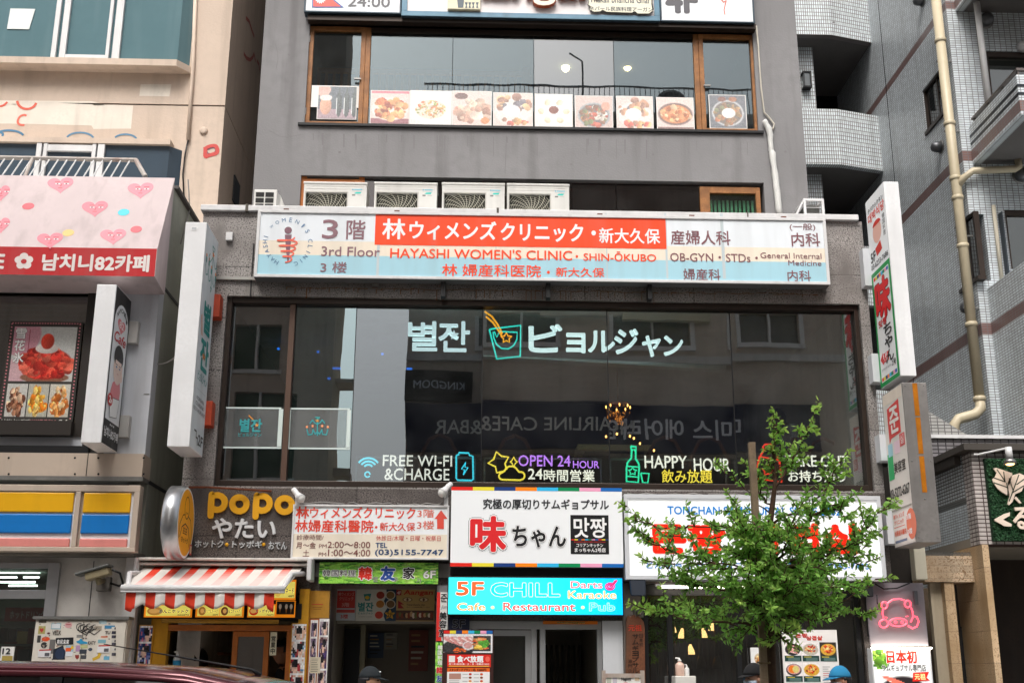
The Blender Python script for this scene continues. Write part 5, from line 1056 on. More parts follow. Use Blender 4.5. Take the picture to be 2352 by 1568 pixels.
M().tube([c1-nrm*.03, c1+np.array([.08, .05, -.06]), c1+np.array([.1, .12, -.16]), c1+np.array([.04, .2, -.18]), (p[0]+.05, YS-.06, p[2])], .012, 6).ob('cable', BLACKP, t, True)
# ---- stickered cabinet
yk = YS-.28; q = R(82, 1414, 277, 1600, yk); x0, x1, z0, z1 = q
t = T('meter_cabinet', 'cream meter cabinet covered in stickers by the convenience store', 'cabinet', ((x0+x1)/2, YS-.14, .12))
M().box(x0, x1, yk+.02, YS-.002, .125, z1-.03).ob('cabinet_body', mat('cream_cabinet', '#dcd6ca', .6, 0, .06, 3, .25), t); M().box(x0-.02, x1+.02, yk-.02, YS-.002, z1-.03, z1).ob('cabinet_lid', GALV, t)
xm = PY(190, 1460, yk)[0]
M().box(x0+.01, xm-.005, yk, yk+.019, .2, z1-.05).ob('cabinet_door', mat('cream_cabinet', '#b9b2a4'), t, bev=.004); M().box(xm+.005, x1-.01, yk, yk+.019, .2, z1-.05).ob('cabinet_door', mat('cream_cabinet', '#b9b2a4'), t, bev=.004)
def K(x, y): return (x*.1917, 1268+y*.1917)
a = Art(FY(yk)); a.lay0 = 1
def kr(x0, y0, x1, y1, c, l=0): a.rect((*K(x0, y0), *K(x1, y1)), c, l)
def kt(s_, x0, y0, x1, y1, c, b_=.05, l=2): a.txt(s_, (*K(x0, y0), *K(x1, y1)), c, b_, None, l)
def ke(x0, y0, x1, y1, c, l=0): a.ellp((*K(x0, y0), *K(x1, y1)), c, l)
kr(467, 812, 555, 842, '#4a4438'); kr(465, 880, 538, 975, '#b0a860'); a.poly([K(*p) for p in heart(500, 930, 24, 30)], '#b83430', 1); kr(618, 845, 728, 918, '#7ab0c0'); kr(625, 852, 720, 908, '#dfe4e6', 1); ke(780, 830, 860, 905, '#d8a8a8'); kr(795, 858, 848, 866, '#b04048', 1)
kt('VELK', 632, 935, 730, 985, '#5c5650', .06); ke(565, 955, 600, 980, '#5a2430'); kr(450, 992, 484, 1078, '#3a3a38'); ke(502, 1008, 595, 1064, '#e0501c'); ke(494, 1072, 562, 1145, '#202022'); kr(600, 1040, 650, 1210, '#6d6a68')
a.poly([K(668, 1022), K(882, 1015), K(880, 1100), K(690, 1112), K(670, 1080)], '#1c1e22', 1); kt('有尼未来', 688, 1042, 826, 1098, '#e6e6e6', .05, 3); a.poly([K(640, 1160), K(760, 1110), K(780, 1280), K(630, 1282)], '#1f2734', 1); ke(670, 1140, 780, 1280, '#27364f', 2); kr(790, 1112, 878, 1190, '#9fc0d0', 1); kr(790, 1140, 850, 1184, '#e8602c', 2); kr(780, 1186, 868, 1242, '#dfe2e6', 2); ke(850, 1115, 882, 1160, '#e8c040', 2)
for i in range(9):
    cx_, cy_ = 960+i*22, 905+random.uniform(-22, 26); rr = random.uniform(22, 44); a.line([K(cx_+rr*math.cos(k*.5), cy_+rr*math.sin(k*.5)) for k in range(11)], .007, '#1a1a1c', 2)
a.line([K(930, 930), K(1040, 990), K(1060, 940), K(1130, 985), K(1200, 930)], .008, '#1a1a1c', 2)
kr(1190, 812, 1275, 856, '#b9d4dc'); kr(1255, 872, 1375, 912, '#3c84b0'); kt('TU', 1262, 942, 1320, 976, '#3a3230', .06); kr(1140, 880, 1216, 934, '#a89c8a')
for y in (890, 940, 990, 1040, 1080, 1140, 1200): kr(1340, y, 1388, y+36, random.choice(['#3a3a4a', '#d6d4ce', '#4a4856', '#c9c6c0']), 1); kr(1374, y+6, 1386, y+30, '#1e1e20', 2)
a.poly([K(915, 1062), K(950, 1050), K(965, 1030), K(980, 1034), K(990, 1056), K(1050, 1075), K(1050, 1092), K(960, 1094), K(920, 1078)], '#2e94c0', 1); kt('KATY', 1060, 1060, 1145, 1102, '#4a4440', .06); kr(1176, 1042, 1268, 1084, '#7fb4c0'); kr(920, 985, 985, 1020, '#8a8884'); kr(912, 1110, 955, 1185, '#b490b4'); kr(965, 1105, 1050, 1145, '#bcc08c'); kr(955, 1160, 1036, 1212, '#39404a'); ke(1060, 1140, 1105, 1180, '#3c4458'); a.poly([K(900, 1225), K(948, 1225), K(945, 1260), K(925, 1280), K(903, 1258)], '#8c342e', 1); kr(970, 1228, 1032, 1275, '#4a4c50')
a.line([K(1195, 1215), K(1180, 1250), K(1120, 1278)], .03, '#d8b030', 1); kr(1210, 1002, 1290, 1016, '#d86a3c', 1); kr(1245, 1240, 1310, 1285, '#6ab0d0')
for x, y in ((460, 1160), (1170, 1108)):
    a.poly([K(x, y+8), K(x+155, y-2), K(x+140, y+92), K(x-6, y+90)], '#e6e6e8', 4); a.poly([K(x+14, y+2), K(x+155, y-2), K(x+152, y+12), K(x+12, y+16)], '#c9302c', 5)
    for i in range(4): kr(x+80+i*14, y+40, x+90+i*14, y+80, '#5a5a60', 5)
for i in range(60): x, y = random.uniform(450, 1330), random.uniform(820, 1280); kr(x, y, x+random.uniform(6, 26), y+random.uniform(5, 16), random.choice(['#8c8880', '#5a5650', '#c4bdb0', '#a09484', '#6f7c86', '#b08a80']), .3)
a.ob('stickers', DIRTY, t)
# ---- things inside the store window
b = M(); 
for u0, u1, v in ((-40, 93, 1307), (-40, 92, 1314), (-40, 39, 1325), (54, 90, 1325), (-40, 81, 1336), (20, 86, 1344)):
    p0, p1 = PY(u0, v, YS+1.2), PY(u1, v, YS+1.2); b.tube([p0, p1], .011, 8)
b.ob('tube_light', mat('lit_tube', '#ffffff', .3, emit='#f4fff8', es=6), None, label='rows of white fluorescent tubes behind the convenience store transom', cat='light')
t = T('drink_banner', 'red hot drink banner hanging inside the convenience store window', 'banner', tuple(PY(55, 1427, YS+.2)))
xa, xb, za, zb = R(13, 1394, 100, 1426, YS+.2); M().box(xa, xb, YS+.2, YS+.205, za, zb).ob('sheet', mat('red_banner', '#b02a2a', .5), t)
a = Art(FY(YS+.198)); a.txt('ホットドリンク', (24, 1402, 102, 1420), '#e8d0c8', .04); a.txt('Hot Drink', (49, 1392, 70, 1397), '#d8b0a8', .01); a.ob('lettering', INK, t)
t = T('date_card', 'white card numbered 12 in the lower corner of the store window', 'card', tuple(PY(16, 1518, YS+.01))); xa, xb, za, zb = R(4, 1484, 30, 1520, YS); M().box(xa, xb, YS-.005, YS+.015, za, zb).ob('card', mat('white_card', '#eceae6'), t)
a = Art(FY(YS-.006)); a.txt('12', (7, 1488, 23, 1501), '#26282c', .05); a.rect((5, 1505, 28, 1518), '#b09a50', 0); a.ob('print', INK, t)
t = T('goods_shelf', 'shelf of packaged goods seen through the convenience store window', 'shelf', tuple(PY(40, 1560, YS+.8)))
b = M(); xa, xb = PY(-60, 1500, YS+.8)[0], PY(92, 1500, YS+.8)[0]; zs = [zv(v, YS+.8, 40) for v in (1438, 1478, 1518, 1560)]
for z in zs: b.box(xa, xb, YS+.7, YS+1.0, z-.02, z)
b.box(xa, xb, YS+1.0, YS+1.02, .13, zs[0]+.1).ob('shelf_board', GALV, t)
b = M()
for z in zs[1:]:
    x = xa+.02
    while x < xb-.1:
        wd = random.uniform(.06, .16); b.col(random.choice(['#2c6a5c', '#8a2c24', '#c9b060', '#3a3a40', '#b0602c', '#d8d4c8', '#46586a', '#7a3a2c'])); b.box(x, x+wd-.01, YS+.72, YS+.9, z+.001, z+random.uniform(.12, .22)); x += wd
b.ob('packages', PAINT, t)['kind'] = 'stuff'
# ================================================================== tiled apartment block on the right
XR = 8.3
YF = PX(2204, 300, XR)[1]
rb = T('apartment_block', 'pale grey tiled apartment block with brown bands and stacked balconies, right of the podium', 'building', (XR+3, YF+5, .12))
bandz = []
for va, vb in ((-14, 6), (346, 372), (748, 776)):
    u = 2183 if va < 0 else 2209 if va < 500 else 2244
    z1, z0 = PX(u, va, XR)[2], PX(u, vb, XR)[2]; bandz.append((z0, z1))
st_ = bandz[0][0]-bandz[1][0]; bandz += [(bandz[0][0]+st_, bandz[0][1]+st_), (bandz[0][0]+2*st_, bandz[0][1]+2*st_)]
BN = [(a_, b_, '#7d5f5a') for a_, b_ in bandz]
TL, MO = '#d0d8dc', '#716e70'
T_SIDE = tiled('tile_side_wall', TL, MO, .1, .045, 'yz', .0055, 0, None, .3, BN); T_FRONT = tiled('tile_front_wall', TL, MO, .1, .045, 'xz', .0055, 0, None, .3, BN)
T_REAR = tiled('tile_upright', '#dde5e8', '#77716f', .046, .088, 'xz', .007, 0, None, .3)
zTop = bandz[0][1]+9
r_e = PX(2017, 267, XR); b_e = PX(2029, 392, XR); YR_ = r_e[1]
pz = (b_e[2], r_e[2])
# side wall with two small windows
wA = (PX(2116, 210, XR), PX(2168, 314, XR)); wB = (PX(2193, 560, XR), PX(2232, 672, XR))
def yzhole(u0, v0, u1, v1, u2, v2): p, q, s = PX(u0, v0, XR), PX(u1, v1, XR), PX(u2, v2, XR); return (q[1], p[1], s[2], p[2])
hA = yzhole(2118, 210, 2172, 150, 2125, 312); hB = yzhole(2192, 522, 2232, 480, 2206, 672)
sm = M()
# build in y-z by swapping axes of a facade
f = M().facade(YF, YR_+6, 0, zTop, 0, .25, [hA, hB])
sm.v = [(XR+p[1], p[0], p[2]) for p in f.v]; sm.f = [tuple(reversed(q)) for q in f.f]; sm.c = f.c; sm.n = f.n; sm.ob('side_wall', T_SIDE, rb)
for h in (hA, hB):
    M().box(XR+.06, XR+.1, h[0]+.04, h[1]-.04, h[2]+.04, h[3]-.04).ob('side_window', glass('frosted_dark', '#39424a', .12), rb); M().box(XR+.5, XR+.52, h[0], h[1], h[2], h[3]).ob('curtain', mat('dim_curtain', '#4a525a', .9), rb)
    b = M(); b.box(XR+.02, XR+.11, h[0], h[0]+.04, h[2], h[3]).box(XR+.02, XR+.11, h[1]-.04, h[1], h[2], h[3]).box(XR+.02, XR+.11, h[0]+.04, h[1]-.04, h[3]-.04, h[3]).box(XR-.03, XR+.11, h[0]-.02, h[1]+.02, h[2]-.03, h[2]+.04).box(XR+.05, XR+.11, (h[0]+h[1])/2-.02, (h[0]+h[1])/2+.02, h[2]+.04, h[3]-.04).ob('window_frame', BRONZE, rb)
yj = PX(2040, 250, XR)[1]; M().box(XR-.004, XR-.001, yj-.015, yj+.015, .2, zTop).ob('expansion_joint', DARK, rb)
# front wall and its windows
wF1 = R(2264, 116, 2420, 300, YF); wF2 = R(2306, 480, 2460, 620, YF); zst2 = wF1[3]-wF2[3]
M().facade(XR+.25, XR+8, 0, zTop, YF, YF+.25, [wF1, wF2, (wF1[0], wF1[1], wF1[2]+zst2, wF1[3]+zst2)]).ob('front_wall', T_FRONT, rb)
for h in (wF1, wF2):
    b = M(); b.box(h[0], h[1], YF+.04, YF+.12, h[3]-.1, h[3]).box(h[0], h[0]+.05, YF+.04, YF+.12, h[2], h[3]-.1).ob('window_frame', BRONZE, rb)
    M().box(h[0]+.05, h[1], YF+.08, YF+.09, h[2], h[3]-.1).ob('window_pane', glass('clear_pane', '#c0c8c4', .1), rb); M().box(h[0]+.05, h[1], YF+.35, YF+.37, h[2], h[3]).ob('curtain', mat('sage_curtain' if h is wF1 else 'olive_curtain', '#5c645a' if h is wF1 else '#6f6c34', .9, 0, .12, 6), rb)
M().box(XR+.25, XR+8, YF+.8, YF+.9, 0, zTop).ob('inner_wall', BLACKROOM, rb)
# front balconies: parapet with side face, soffit, rail
XB = XR+.16
def balcony(zt, zb, yn, yfar, top=True):
    b = M(); b.box(XB, XR+7, yn, yn+.15, zb, zt); ob_ = b.ob('balcony_front', T_FRONT, rb)
    M().box(XB, XB+.15, yn+.15, yfar, zb, zt).ob('balcony_side', T_SIDE, rb)
    M().box(XB+.15, XR+7, yn+.15, YF-.003, zb+.003, zb+.15).ob('balcony_floor', mat('painted_soffit', '#6d6a68', .8, 0, .06, 2), rb)
    if top:
        for dz in (.16, .3):
            M().box(XB-.004, XR+7, yn-.004, yn-.001, zt-dz-.05, zt-dz).box(XB-.004, XB-.001, yn, yfar, zt-dz-.05, zt-dz).ob('dark_tile_line', mat('navy_tile', '#20262c', .3), rb)
        h = M(); h.box(XB+.03, XB+.1, yn+.03, yfar-.05, zt+.1, zt+.14).box(XB+.1, XR+7, yn+.03, yn+.1, zt+.1, zt+.14)
        for y in np.arange(yn+.05, yfar, .55): h.box(XB+.05, XB+.08, y, y+.04, zt, zt+.1)
        h.ob('hand_rail', mat('bronze_rail', '#6b6460', .4, .6), rb)
yf2 = YF-.02
nB = PX(2334, 172, XB); zt1 = nB[2]; yn = nB[1]; zb1 = PX(2233, 378, XB)[2]
sto = st_
balcony(zt1, zb1, yn, yf2); balcony(zt1+sto, zb1+sto, yn, yf2); 
zt2 = PX(2352, 548, XB)[2]
M().box(XB, XR+7, yn, YF-.02, .2, zt1-sto+.0).ob('lower_balcony', T_SIDE, rb)
# rear gallery balconies, chamfered to the side wall
def gallery(dz):
    zt, zb = pz[1]+dz, pz[0]+dz
    k = PZ(1923, 251, pz[1]); xk, yk_ = k[0], k[1]
    pl = [(xk-6, yk_), (xk, yk_), (XR-.002, YR_), (XR-.002, YR_+.15), (xk, yk_+.15), (xk-6, yk_+.15)]
    M().prism([(x, y, zb) for x, y in pl], (0, 0, zt-zb)).ob('gallery_parapet', T_REAR, rb)
    M().prism([(x, y, zb+.003) for x, y in [(xk-6, yk_+.152), (xk, yk_+.152), (XR-.002, YR_+.152), (XR-.002, YR_+2.39), (xk-6, YR_+2.39)]], (0, 0, .18)).ob('gallery_slab', mat('painted_soffit', '#6d6a68'), rb)
    x0, x1 = PY(1842, 240, yk_+.7)[0], PY(1868, 240, yk_+.7)[0]
    M().box(x0-.6, x1, yk_+.5, yk_+.8, zt, zb+sto-.002).ob('gallery_pier', T_REAR, rb)
    return xk, yk_, zt, x0, x1
for k in (-2, -1, 0, 1, 2, 3): g = gallery(k*sto); g0 = g if k == 0 else None or (g0 if k > 0 else g)
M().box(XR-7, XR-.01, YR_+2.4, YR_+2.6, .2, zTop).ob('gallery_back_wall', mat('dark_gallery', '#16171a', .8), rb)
xk, yk_, zt, x0, x1 = g0
t = T('wall_lantern', 'small metal wall lantern on the tiled pier of the rear gallery', 'lamp', (x1-.15, yk_+.5, zt+.6)); c = PY(1850, 190, yk_+.48)
M().box(c[0]-.07, c[0]+.07, yk_+.34, yk_+.46, c[2]-.17, c[2]+.17).ob('lantern_body', mat('frosted_box', '#6a6f72', .3), t, bev=.02)
b = M()
for z in (-.18, .16): b.box(c[0]-.09, c[0]+.09, yk_+.32, yk_+.498, c[2]+z, c[2]+z+.03)
for x in (-.08, .06): b.box(c[0]+x, c[0]+x+.02, yk_+.32, yk_+.34, c[2]-.15, c[2]+.16)
b.ob('cage', DARK, t)
# rainwater pipe at the corner, branch, elbow
BP = mat('beige_pipe', '#c3b79c', .4, 0, .06, 4, .2)
XP = XR-.13
yp_ = PX(2170, 150, XP)[1]
def pp(u, v): p = PY(u, v, yp_); return p
top, bot = pp(2150, -60), pp(2270, 921); xp = (pp(2180, 305)[0]+pp(2216, 575)[0])/2
t = T('drain_pipe', 'tall beige rainwater pipe with collars on the corner of the tiled block', 'pipe', (xp, yp_, bot[2]-.3))
b = M(); b.tube([(xp, yp_, top[2]), (xp, yp_, bot[2])], .085, 14); b.tube([(xp, yp_, bot[2]+.02), (xp, yp_, bot[2]-.12), (xp-.1, yp_-.02, bot[2]-.22), (xp-.38, yp_, bot[2]-.3), (xp-.46, yp_, bot[2]-.4), (xp-.46, yp_, bot[2]-.62)], .085, 14); b.ob('pipe', BP, t, True)
b = M()
for v in (95, 285, 410, 455, 565, 745, 915): z = PY(2200, v, yp_)[2]; b.lathe((xp, yp_, z), [(.085, -.04), (.1, -.03), (.1, .03), (.085, .04)], 14)
b.ob('collar', BP, t, True)
b = M()
for v in (140, 300, 540, 705): z = PY(2200, v, yp_)[2]; b.box(xp-.09, xp+.2, yp_+.02, yp_+.05, z-.012, z+.012)
b.ob('clip', GALV, t)
z = PY(2205, 420, yp_)[2]; M().tube([(xp, yp_, z-.1), (xp+.1, yp_-.1, z+.05), (xp+.25, yp_-.14, z+.16), (xp+.95, yp_-.2, z+.18), (xp+1.02, yp_-.2, z+.22), (xp+1.02, yp_-.2, zb1+.003)], .06, 12).ob('branch', BP, t, True)
t = T('vent_pipe', 'thin cream conduit clipped beside the olive curtained window', 'pipe', tuple(PY(2305, 635, YF-.03))); b = M(); p0, p1 = PY(2282, 472, YF-.03), PY(2300, 640, YF-.03); b.tube([p0, ((p0[0]+p1[0])/2, YF-.03, p1[2])], .035, 8); b.ob('pipe', mat('cream_conduit', '#d3cbb8', .5), t, True)
t = T('balcony_pole', 'white round pole standing in the upper balcony of the tiled block', 'pole', tuple(PY(2268, 205, YF-.3))); p0, p1 = PY(2240, 0, YF-.3), PY(2267, 205, YF-.3); M().tube([(p1[0], YF-.3, p1[2]-.5), (p1[0], YF-.3, p0[2]+1)], .055, 12).ob('pole_shaft', WMETAL, t, True)
def vent(c, lab, ax, r=.1):
    t = T('vent_hood', lab, 'vent', tuple(c), 'hooded vents on the tiled block'); b = M(); d = (-.16, 0) if ax == 'x' else (0, -.16)
    b.lathe((c[0], c[1], c[2]), [(r, 0), (r, -.1), (r*.8, -.16), (r*.3, -.19)], 16, ax); b.ob('hood', mat('vent_steel', '#6d6f72', .4, .7, .1, 8), t, True)
    M().lathe((c[0], c[1], c[2]), [(r*1.25, -.002), (r*1.25, -.015)], 16, ax).ob('flange', GALV, t, True)
for (u, v), lab in (((2162, 338), 'round hooded vent between the small side window and the lower brown band'), ((2120, 2), 'round hooded vent at the top edge of the tiled side wall'), ((2231, 707), 'round hooded vent below the narrow dark side window')): vent(PX(u, v, XR), lab, 'x')
for (u, v), lab in (((2262, 50), 'dark hooded vent on the balcony wall by the white pole'), ((2344, 405), 'dark hooded vent under the middle balcony soffit')): vent(PY(u, v, YF), lab, 'y', .12)
t = T('balcony_lamp', 'white round lamp on the wall over the upper balcony', 'lamp', tuple(PY(2345, 108, YF))); c = PY(2347, 110, YF); M().lathe(tuple(c), [(.1, 0), (.1, -.05), (.07, -.1), (.02, -.12)], 16, 'y').ob('lamp_body', WMETAL, t, True)
# ================================================================== low tiled front with planted sign and stone doorway
XS = 6.0
YFL = PX(2240, 1150, XS)[1]
ls = T('tiled_eatery', 'low tiled restaurant front with honey stone doorway at the right edge', 'building', (XS+3, YFL+2, .12))
ze = PX(2230, 1036, XS)[2]; zd = PX(2243, 1252, XS)[2]
M().box(XS, XS+.25, YFL+.25, YF-.1, zd+.6, ze).ob('side_wall', tiled('tile_low_side', '#bcc4c8', '#3c3534', .078, .042, 'yz', .007), ls)
M().box(XS, XS+.3, YFL, YFL+.25, zd, ze).ob('front_edge', tiled('tile_low_front', '#c0bab6', '#4c3a38', .1, .05, 'xz', .007), ls)
M().box(XS+.3, XS+6, YFL, YFL+.25, zd, ze).ob('front_wall', tiled('tile_low_front', '#c0bab6', '#4c3a38', .1, .05, 'xz'), ls)
M().box(XS-.12, XS+6, YFL-.12, YF-.4, ze+.003, ze+.08).ob('eaves', mat('gutter_brown', '#4f4a45', .6, .2, .1, 4), ls)
M().box(XS-.08, XS, YFL+.3, YF-.4, ze-.1, ze).ob('side_fascia', mat('gutter_brown', '#4f4a45'), ls)
yq = YFL+2.6; zq = PY(2220, 1007, yq)[2]; xq = PY(2050, 1020, yq)[0]
M().box(xq, XR+.15, yq, yq+.2, ze+.08, zq).ob('roof_parapet', tiled('tile_parapet', '#7d7a7c', '#2f2c2e', .115, .055, 'xz', .009), ls); M().box(xq-.03, XR+.15, yq-.04, yq+.24, zq, zq+.05).ob('parapet_cap', WMETAL, ls)
M().prism([PY(u, v, yq+.5) for u, v in ((2060, 900), (2060, 1030), (2240, 1030), (2240, 1009))], (0, .5, 0)).ob('sloped_roof', tiled('tile_slope', '#a8a8a4', '#5b5758', .1, .05, 'xz', .007), ls)
STN = tiled('honey_stone', '#c4a987', '#6b5a48', .52, .36, 'xz', .004, .5, ('#cfb592', '#a88a6c', '#b3956f'), .6, None, .2); SLT = tiled('split_stone', '#c2ab90', '#6b5d4c', .42, .075, 'xz', .004, .37, ('#bfae96', '#86694c', '#9d8568'), .7, None, .28)
q = R(2247, 1256, 2284, 1400, YFL-.03); M().box(XS+.0, q[1], YFL-.05, YFL+.8, .12, zd-.004).ob('door_pillar', STN, ls)
yb = YFL+.25; q = R(2119, 1275, 2253, 1336, yb); M().box(q[0], XS-.004, yb, yb+.4, q[2], q[3]).ob('stone_beam', SLT, ls)
b = M()
for i in range(34): x = q[0]+(XS-q[0])*i/34; b.tube([(x, yb+.05, q[3]), (x+.01, yb+.03, q[3]+.05)], .004, 4); b.tube([(x+.02, yb+.03, q[3]), (x+.015, yb+.05, q[3]+.045)], .004, 4)
b.ob('bird_spikes', GALV, ls)
q2 = R(2170, 1340, 2204, 1460, yb); M().box(q2[0], q2[1], yb+.02, yb+.5, .12, q[2]-.004).ob('stone_pier', STN, ls)
M().box(q[0]+.1, q2[0]-.002, yb+.12, yb+.2, .12, q[2]-.004).ob('plaster_strip', mat('cream_plaster', '#b5a892', .8, 0, .08, 2, .4), ls)
M().box(q2[1]+.002, XS+.1, yb+1.0, yb+1.1, .12, q[2]).ob('recess_wall', mat('recess', '#5a4c3c', .8, 0, .2, 2), ls)
M().box(q2[1]+.05, q2[1]+.2, yb+.4, yb+.5, .12, q[2]-.5).ob('alley_door', DARK, ls)
M().box(q[1]+.3, XS+6, YFL+1.8, YFL+1.9, .12, zd).ob('dark_doorway', mat('doorway_wood', '#2a1c12', .6, 0, .3, 3, .4), ls); M().box(XS, XS+6, YFL+.26, YFL+1.8, zd, zd+.1).ob('door_ceiling', BLACKROOM, ls)
# added dark wall closing the gap between podium and this building
M().box(px1, q[0]+.12, 1.6, 1.7, .12, 4.2).ob('gap_closer', mat('gap_wall_dark', '#2c2723', .9, 0, .3, 2, .5), ls)
b = M(); c = PY(2112, 1282, yb-.1); b.box(c[0]-.08, c[0]+.06, yb-.15, yb, c[2]-.25, c[2]+.13).ob('meter_box', mat('ivory_box', '#c9c3b0', .5, 0, .05, 3, .3), None, bev=.01, label='ivory metal cable box on the end of the stone beam', cat='box')
# ---- planted sign
ys = YFL-.06
q = R(2262, 1052, 2500, 1243, ys)
t = T('planted_sign', 'green artificial hedge sign with cut-out leaf emblem and cream kana', 'sign', ((q[0]+q[1])/2, YFL, q[2])); M().box(q[0], q[1], ys, YFL-.003, q[2], q[3]).ob('backing', mat('deep_green_turf', '#12331c', .95, 0, .4, 30), t)
b = M(); random.seed(3)
for i in range(5200):
    x, z = random.uniform(q[0]+.01, min(q[1], q[0]+1.2)-.01), random.uniform(q[2]+.01, q[3]-.01); r_ = random.uniform(.012, .026); an = random.uniform(0, 6.28); g_ = random.uniform(.6, 1.5)
    b.add([(x+r_*math.cos(an), ys-.004, z+r_*math.sin(an)), (x-r_*.5*math.sin(an), ys-random.uniform(.01, .03), z+r_*.5*math.cos(an)), (x-r_*math.cos(an), ys-.008, z-r_*math.sin(an)), (x+r_*.5*math.sin(an), ys-random.uniform(.004, .02), z-r_*.5*math.cos(an))], [(0, 1, 2, 3)], (.02*g_, .075*g_, .028*g_))
b.ob('turf_blades', ink('turf', .8), t)['kind'] = 'stuff'
a = Art(FY(ys-.035)); CR = '#ead9c8'
L1 = [(2280, 1076), (2286, 1074), (2324, 1087), (2318, 1110), (2312, 1122), (2312, 1137), (2300, 1130), (2290, 1122), (2280, 1108), (2278, 1100), (2284, 1096), (2288, 1086)]
L2 = [(2313, 1106), (2322, 1092), (2340, 1087), (2352, 1092), (2353, 1110), (2345, 1128), (2330, 1135), (2324, 1152), (2316, 1160), (2313, 1157), (2318, 1140), (2315, 1126)]
L3 = [(2332, 1140), (2345, 1155), (2340, 1156), (2328, 1144)]
for L_ in (L1, L2, L3): a.prism([a.w(a.ab(p), 0) for p in L_], (0, -.02, 0)); a.c[-(len(L_)+2):] = [tuple(hexc(CR))]*(len(L_)+2)
a2 = Art(FY(ys-.056))
for l_ in ([(2290, 1078), (2308, 1104)], [(2281, 1096), (2309, 1106)], [(2283, 1108), (2312, 1118)], [(2308, 1104), (2305, 1083)], [(2318, 1150), (2340, 1090)], [(2316, 1130), (2312, 1108)], [(2328, 1130), (2318, 1098)], [(2330, 1128), (2351, 1115)], [(2335, 1112), (2352, 1100)]): a2.line(l_, .012, '#23301e', 1)
P = [(2318, 1176), (2305, 1180), (2283, 1192), (2284, 1196), (2306, 1208), (2322, 1209), (2322, 1203), (2302, 1193), (2318, 1184)]
a.prism([a.w(a.ab(p), 0) for p in P], (0, -.02, 0)); a.c[-(len(P)+2):] = [tuple(hexc(CR))]*(len(P)+2)
raised(a, 'る', (2324, 1165, 2364, 1214), CR, 0, .02, .05); a.ob('cut_out_letters', ink('letter_paint', .5), t); a2.ob('leaf_veins', INK, t)
t = T('sign_spotlight', 'small lit spotlight over the green hedge sign', 'lamp', tuple(PY(2318, 1045, YFL-.3))); c = PY(2317, 1038, YFL-.3)
M().tube([(c[0], c[1], c[2]+.06), (c[0], c[1], c[2]-.08)], .04, 12).ob('lamp_body', WMETAL, t, True); M().lathe((c[0], c[1], c[2]-.14), [(.075, 0), (.07, .04), (.042, .06)], 14).ob('lamp_shade', STEEL, t, True); M().ell((c[0], c[1], c[2]-.14), .05, .05, .02).ob('bulb', mat('warm_bulb', '#ffd9a0', .3, emit='#ffc47a', es=4), t)
M().tube([(c[0], c[1], c[2]+.05), (c[0]-.3, YFL-.13, c[2]-.0), (c[0]-.35, YFL-.13, c[2])], .012).ob('arm', WMETAL, t)
# ================================================================== opposite side of the street (behind the camera, seen in the glass)
YO = -15.6
def mir(u, v, g=.13): return PY(u, v, 2*g-YO)          # where a reflection at pixel (u, v) really stands on the opposite frontage
def OX(u, v): p = mir(u, v); return p[0], p[2]
WO = mat('opposite_render', '#c9bcae', .85, 0, .1, 1, .3); WO2 = mat('opposite_grey', '#cfcecb', .85, 0, .1, 1, .3)
xg0, xg1 = OX(733, 850)[0], OX(946, 850)[0]
ob_ = T('opposite_building', 'taupe rendered building across the street seen only in the shop glass', 'building', (xg1+6, YO-3, .12))
holes = [];
for u0, u1 in ((1110, 1270), (1420, 1600), (1690, 1830), (1930, 2090)):
    xa, za = OX(u0, 722); xb, zb = OX(u1, 795); holes.append((xa, xb, zb, za)); holes.append((xa, xb, zb+3.2, za+3.4)); holes.append((xa, xb, zb+6.4, za+6.6))
zsf = OX(1300, 1045)[1]
holes.append((xg1+.4, xg1+15, .2, zsf))
M().facade(xg1, xg1+18, .12, 17.6, YO-.3, YO, holes).box(xg1, xg1+.3, YO-8, YO-.3, .12, 17.6).box(xg1, xg1+18, YO-8, YO-.3, 17.3, 17.5).ob('wall', WO, ob_)
for h in holes[:-1]:
    M().box(h[0], h[1], YO-.2, YO-.15, h[2], h[3]).ob('window', mat('opposite_glass', '#2a3036', .1), ob_); b = M(); b.box(h[0]-.1, h[0], YO, YO+.05, h[2], h[3]).box(h[1], h[1]+.1, YO, YO+.05, h[2], h[3]).box((h[0]+h[1])/2-.03, (h[0]+h[1])/2+.03, YO-.14, YO, h[2], h[3]).box(h[0]-.1, h[1]+.1, YO, YO+.12, h[2]-.12, h[2]).ob('window_frame', WMETAL, ob_)
M().box(xg1, xg1+18, YO-4, YO-3.9, .12, zsf).box(xg1+.3, xg1+18, YO-3.9, YO-.31, zsf-.1, zsf+.1).ob('shop_interior', BLACKROOM, ob_)
b = M(); b.box(xg1, xg1+18, YO, YO+.14, OX(1300, 830)[1], OX(1300, 815)[1]).ob('ledge', WO2, ob_)
b = M(); zr0 = 17.6
for i in range(100): b.box(xg1+.1+i*.15, xg1+.12+i*.15, YO-.4, YO-.38, zr0, zr0+1.0)
b.box(xg1, xg1+15.2, YO-.41, YO-.37, zr0+1.0, zr0+1.05); b.ob('roof_railing', mat('roof_rail_grey', '#77777a', .5), ob_)
b = M(); b.tube([(xg1+4.8, YO-1, zr0), (xg1+4.8, YO-1, zr0+2.2), (xg1+4.4, YO-1, zr0+2.5)], .03, 6); b.lathe((xg1+7.5, YO-1, zr0+.8), [(.5, 0), (.35, .15), (.02, .22)], 18, 'y'); b.hexa([(xg1+13, YO-3, zr0), (xg1+15.5, YO-3, zr0), (xg1+15.5, YO-1, zr0), (xg1+13, YO-1, zr0), (xg1+14, YO-3, zr0+3), (xg1+15, YO-3, zr0+3), (xg1+15, YO-1, zr0+3), (xg1+14, YO-1, zr0+3)]); b.ob('roof_fittings', mat('roof_dark', '#3c3a3a', .7), ob_)
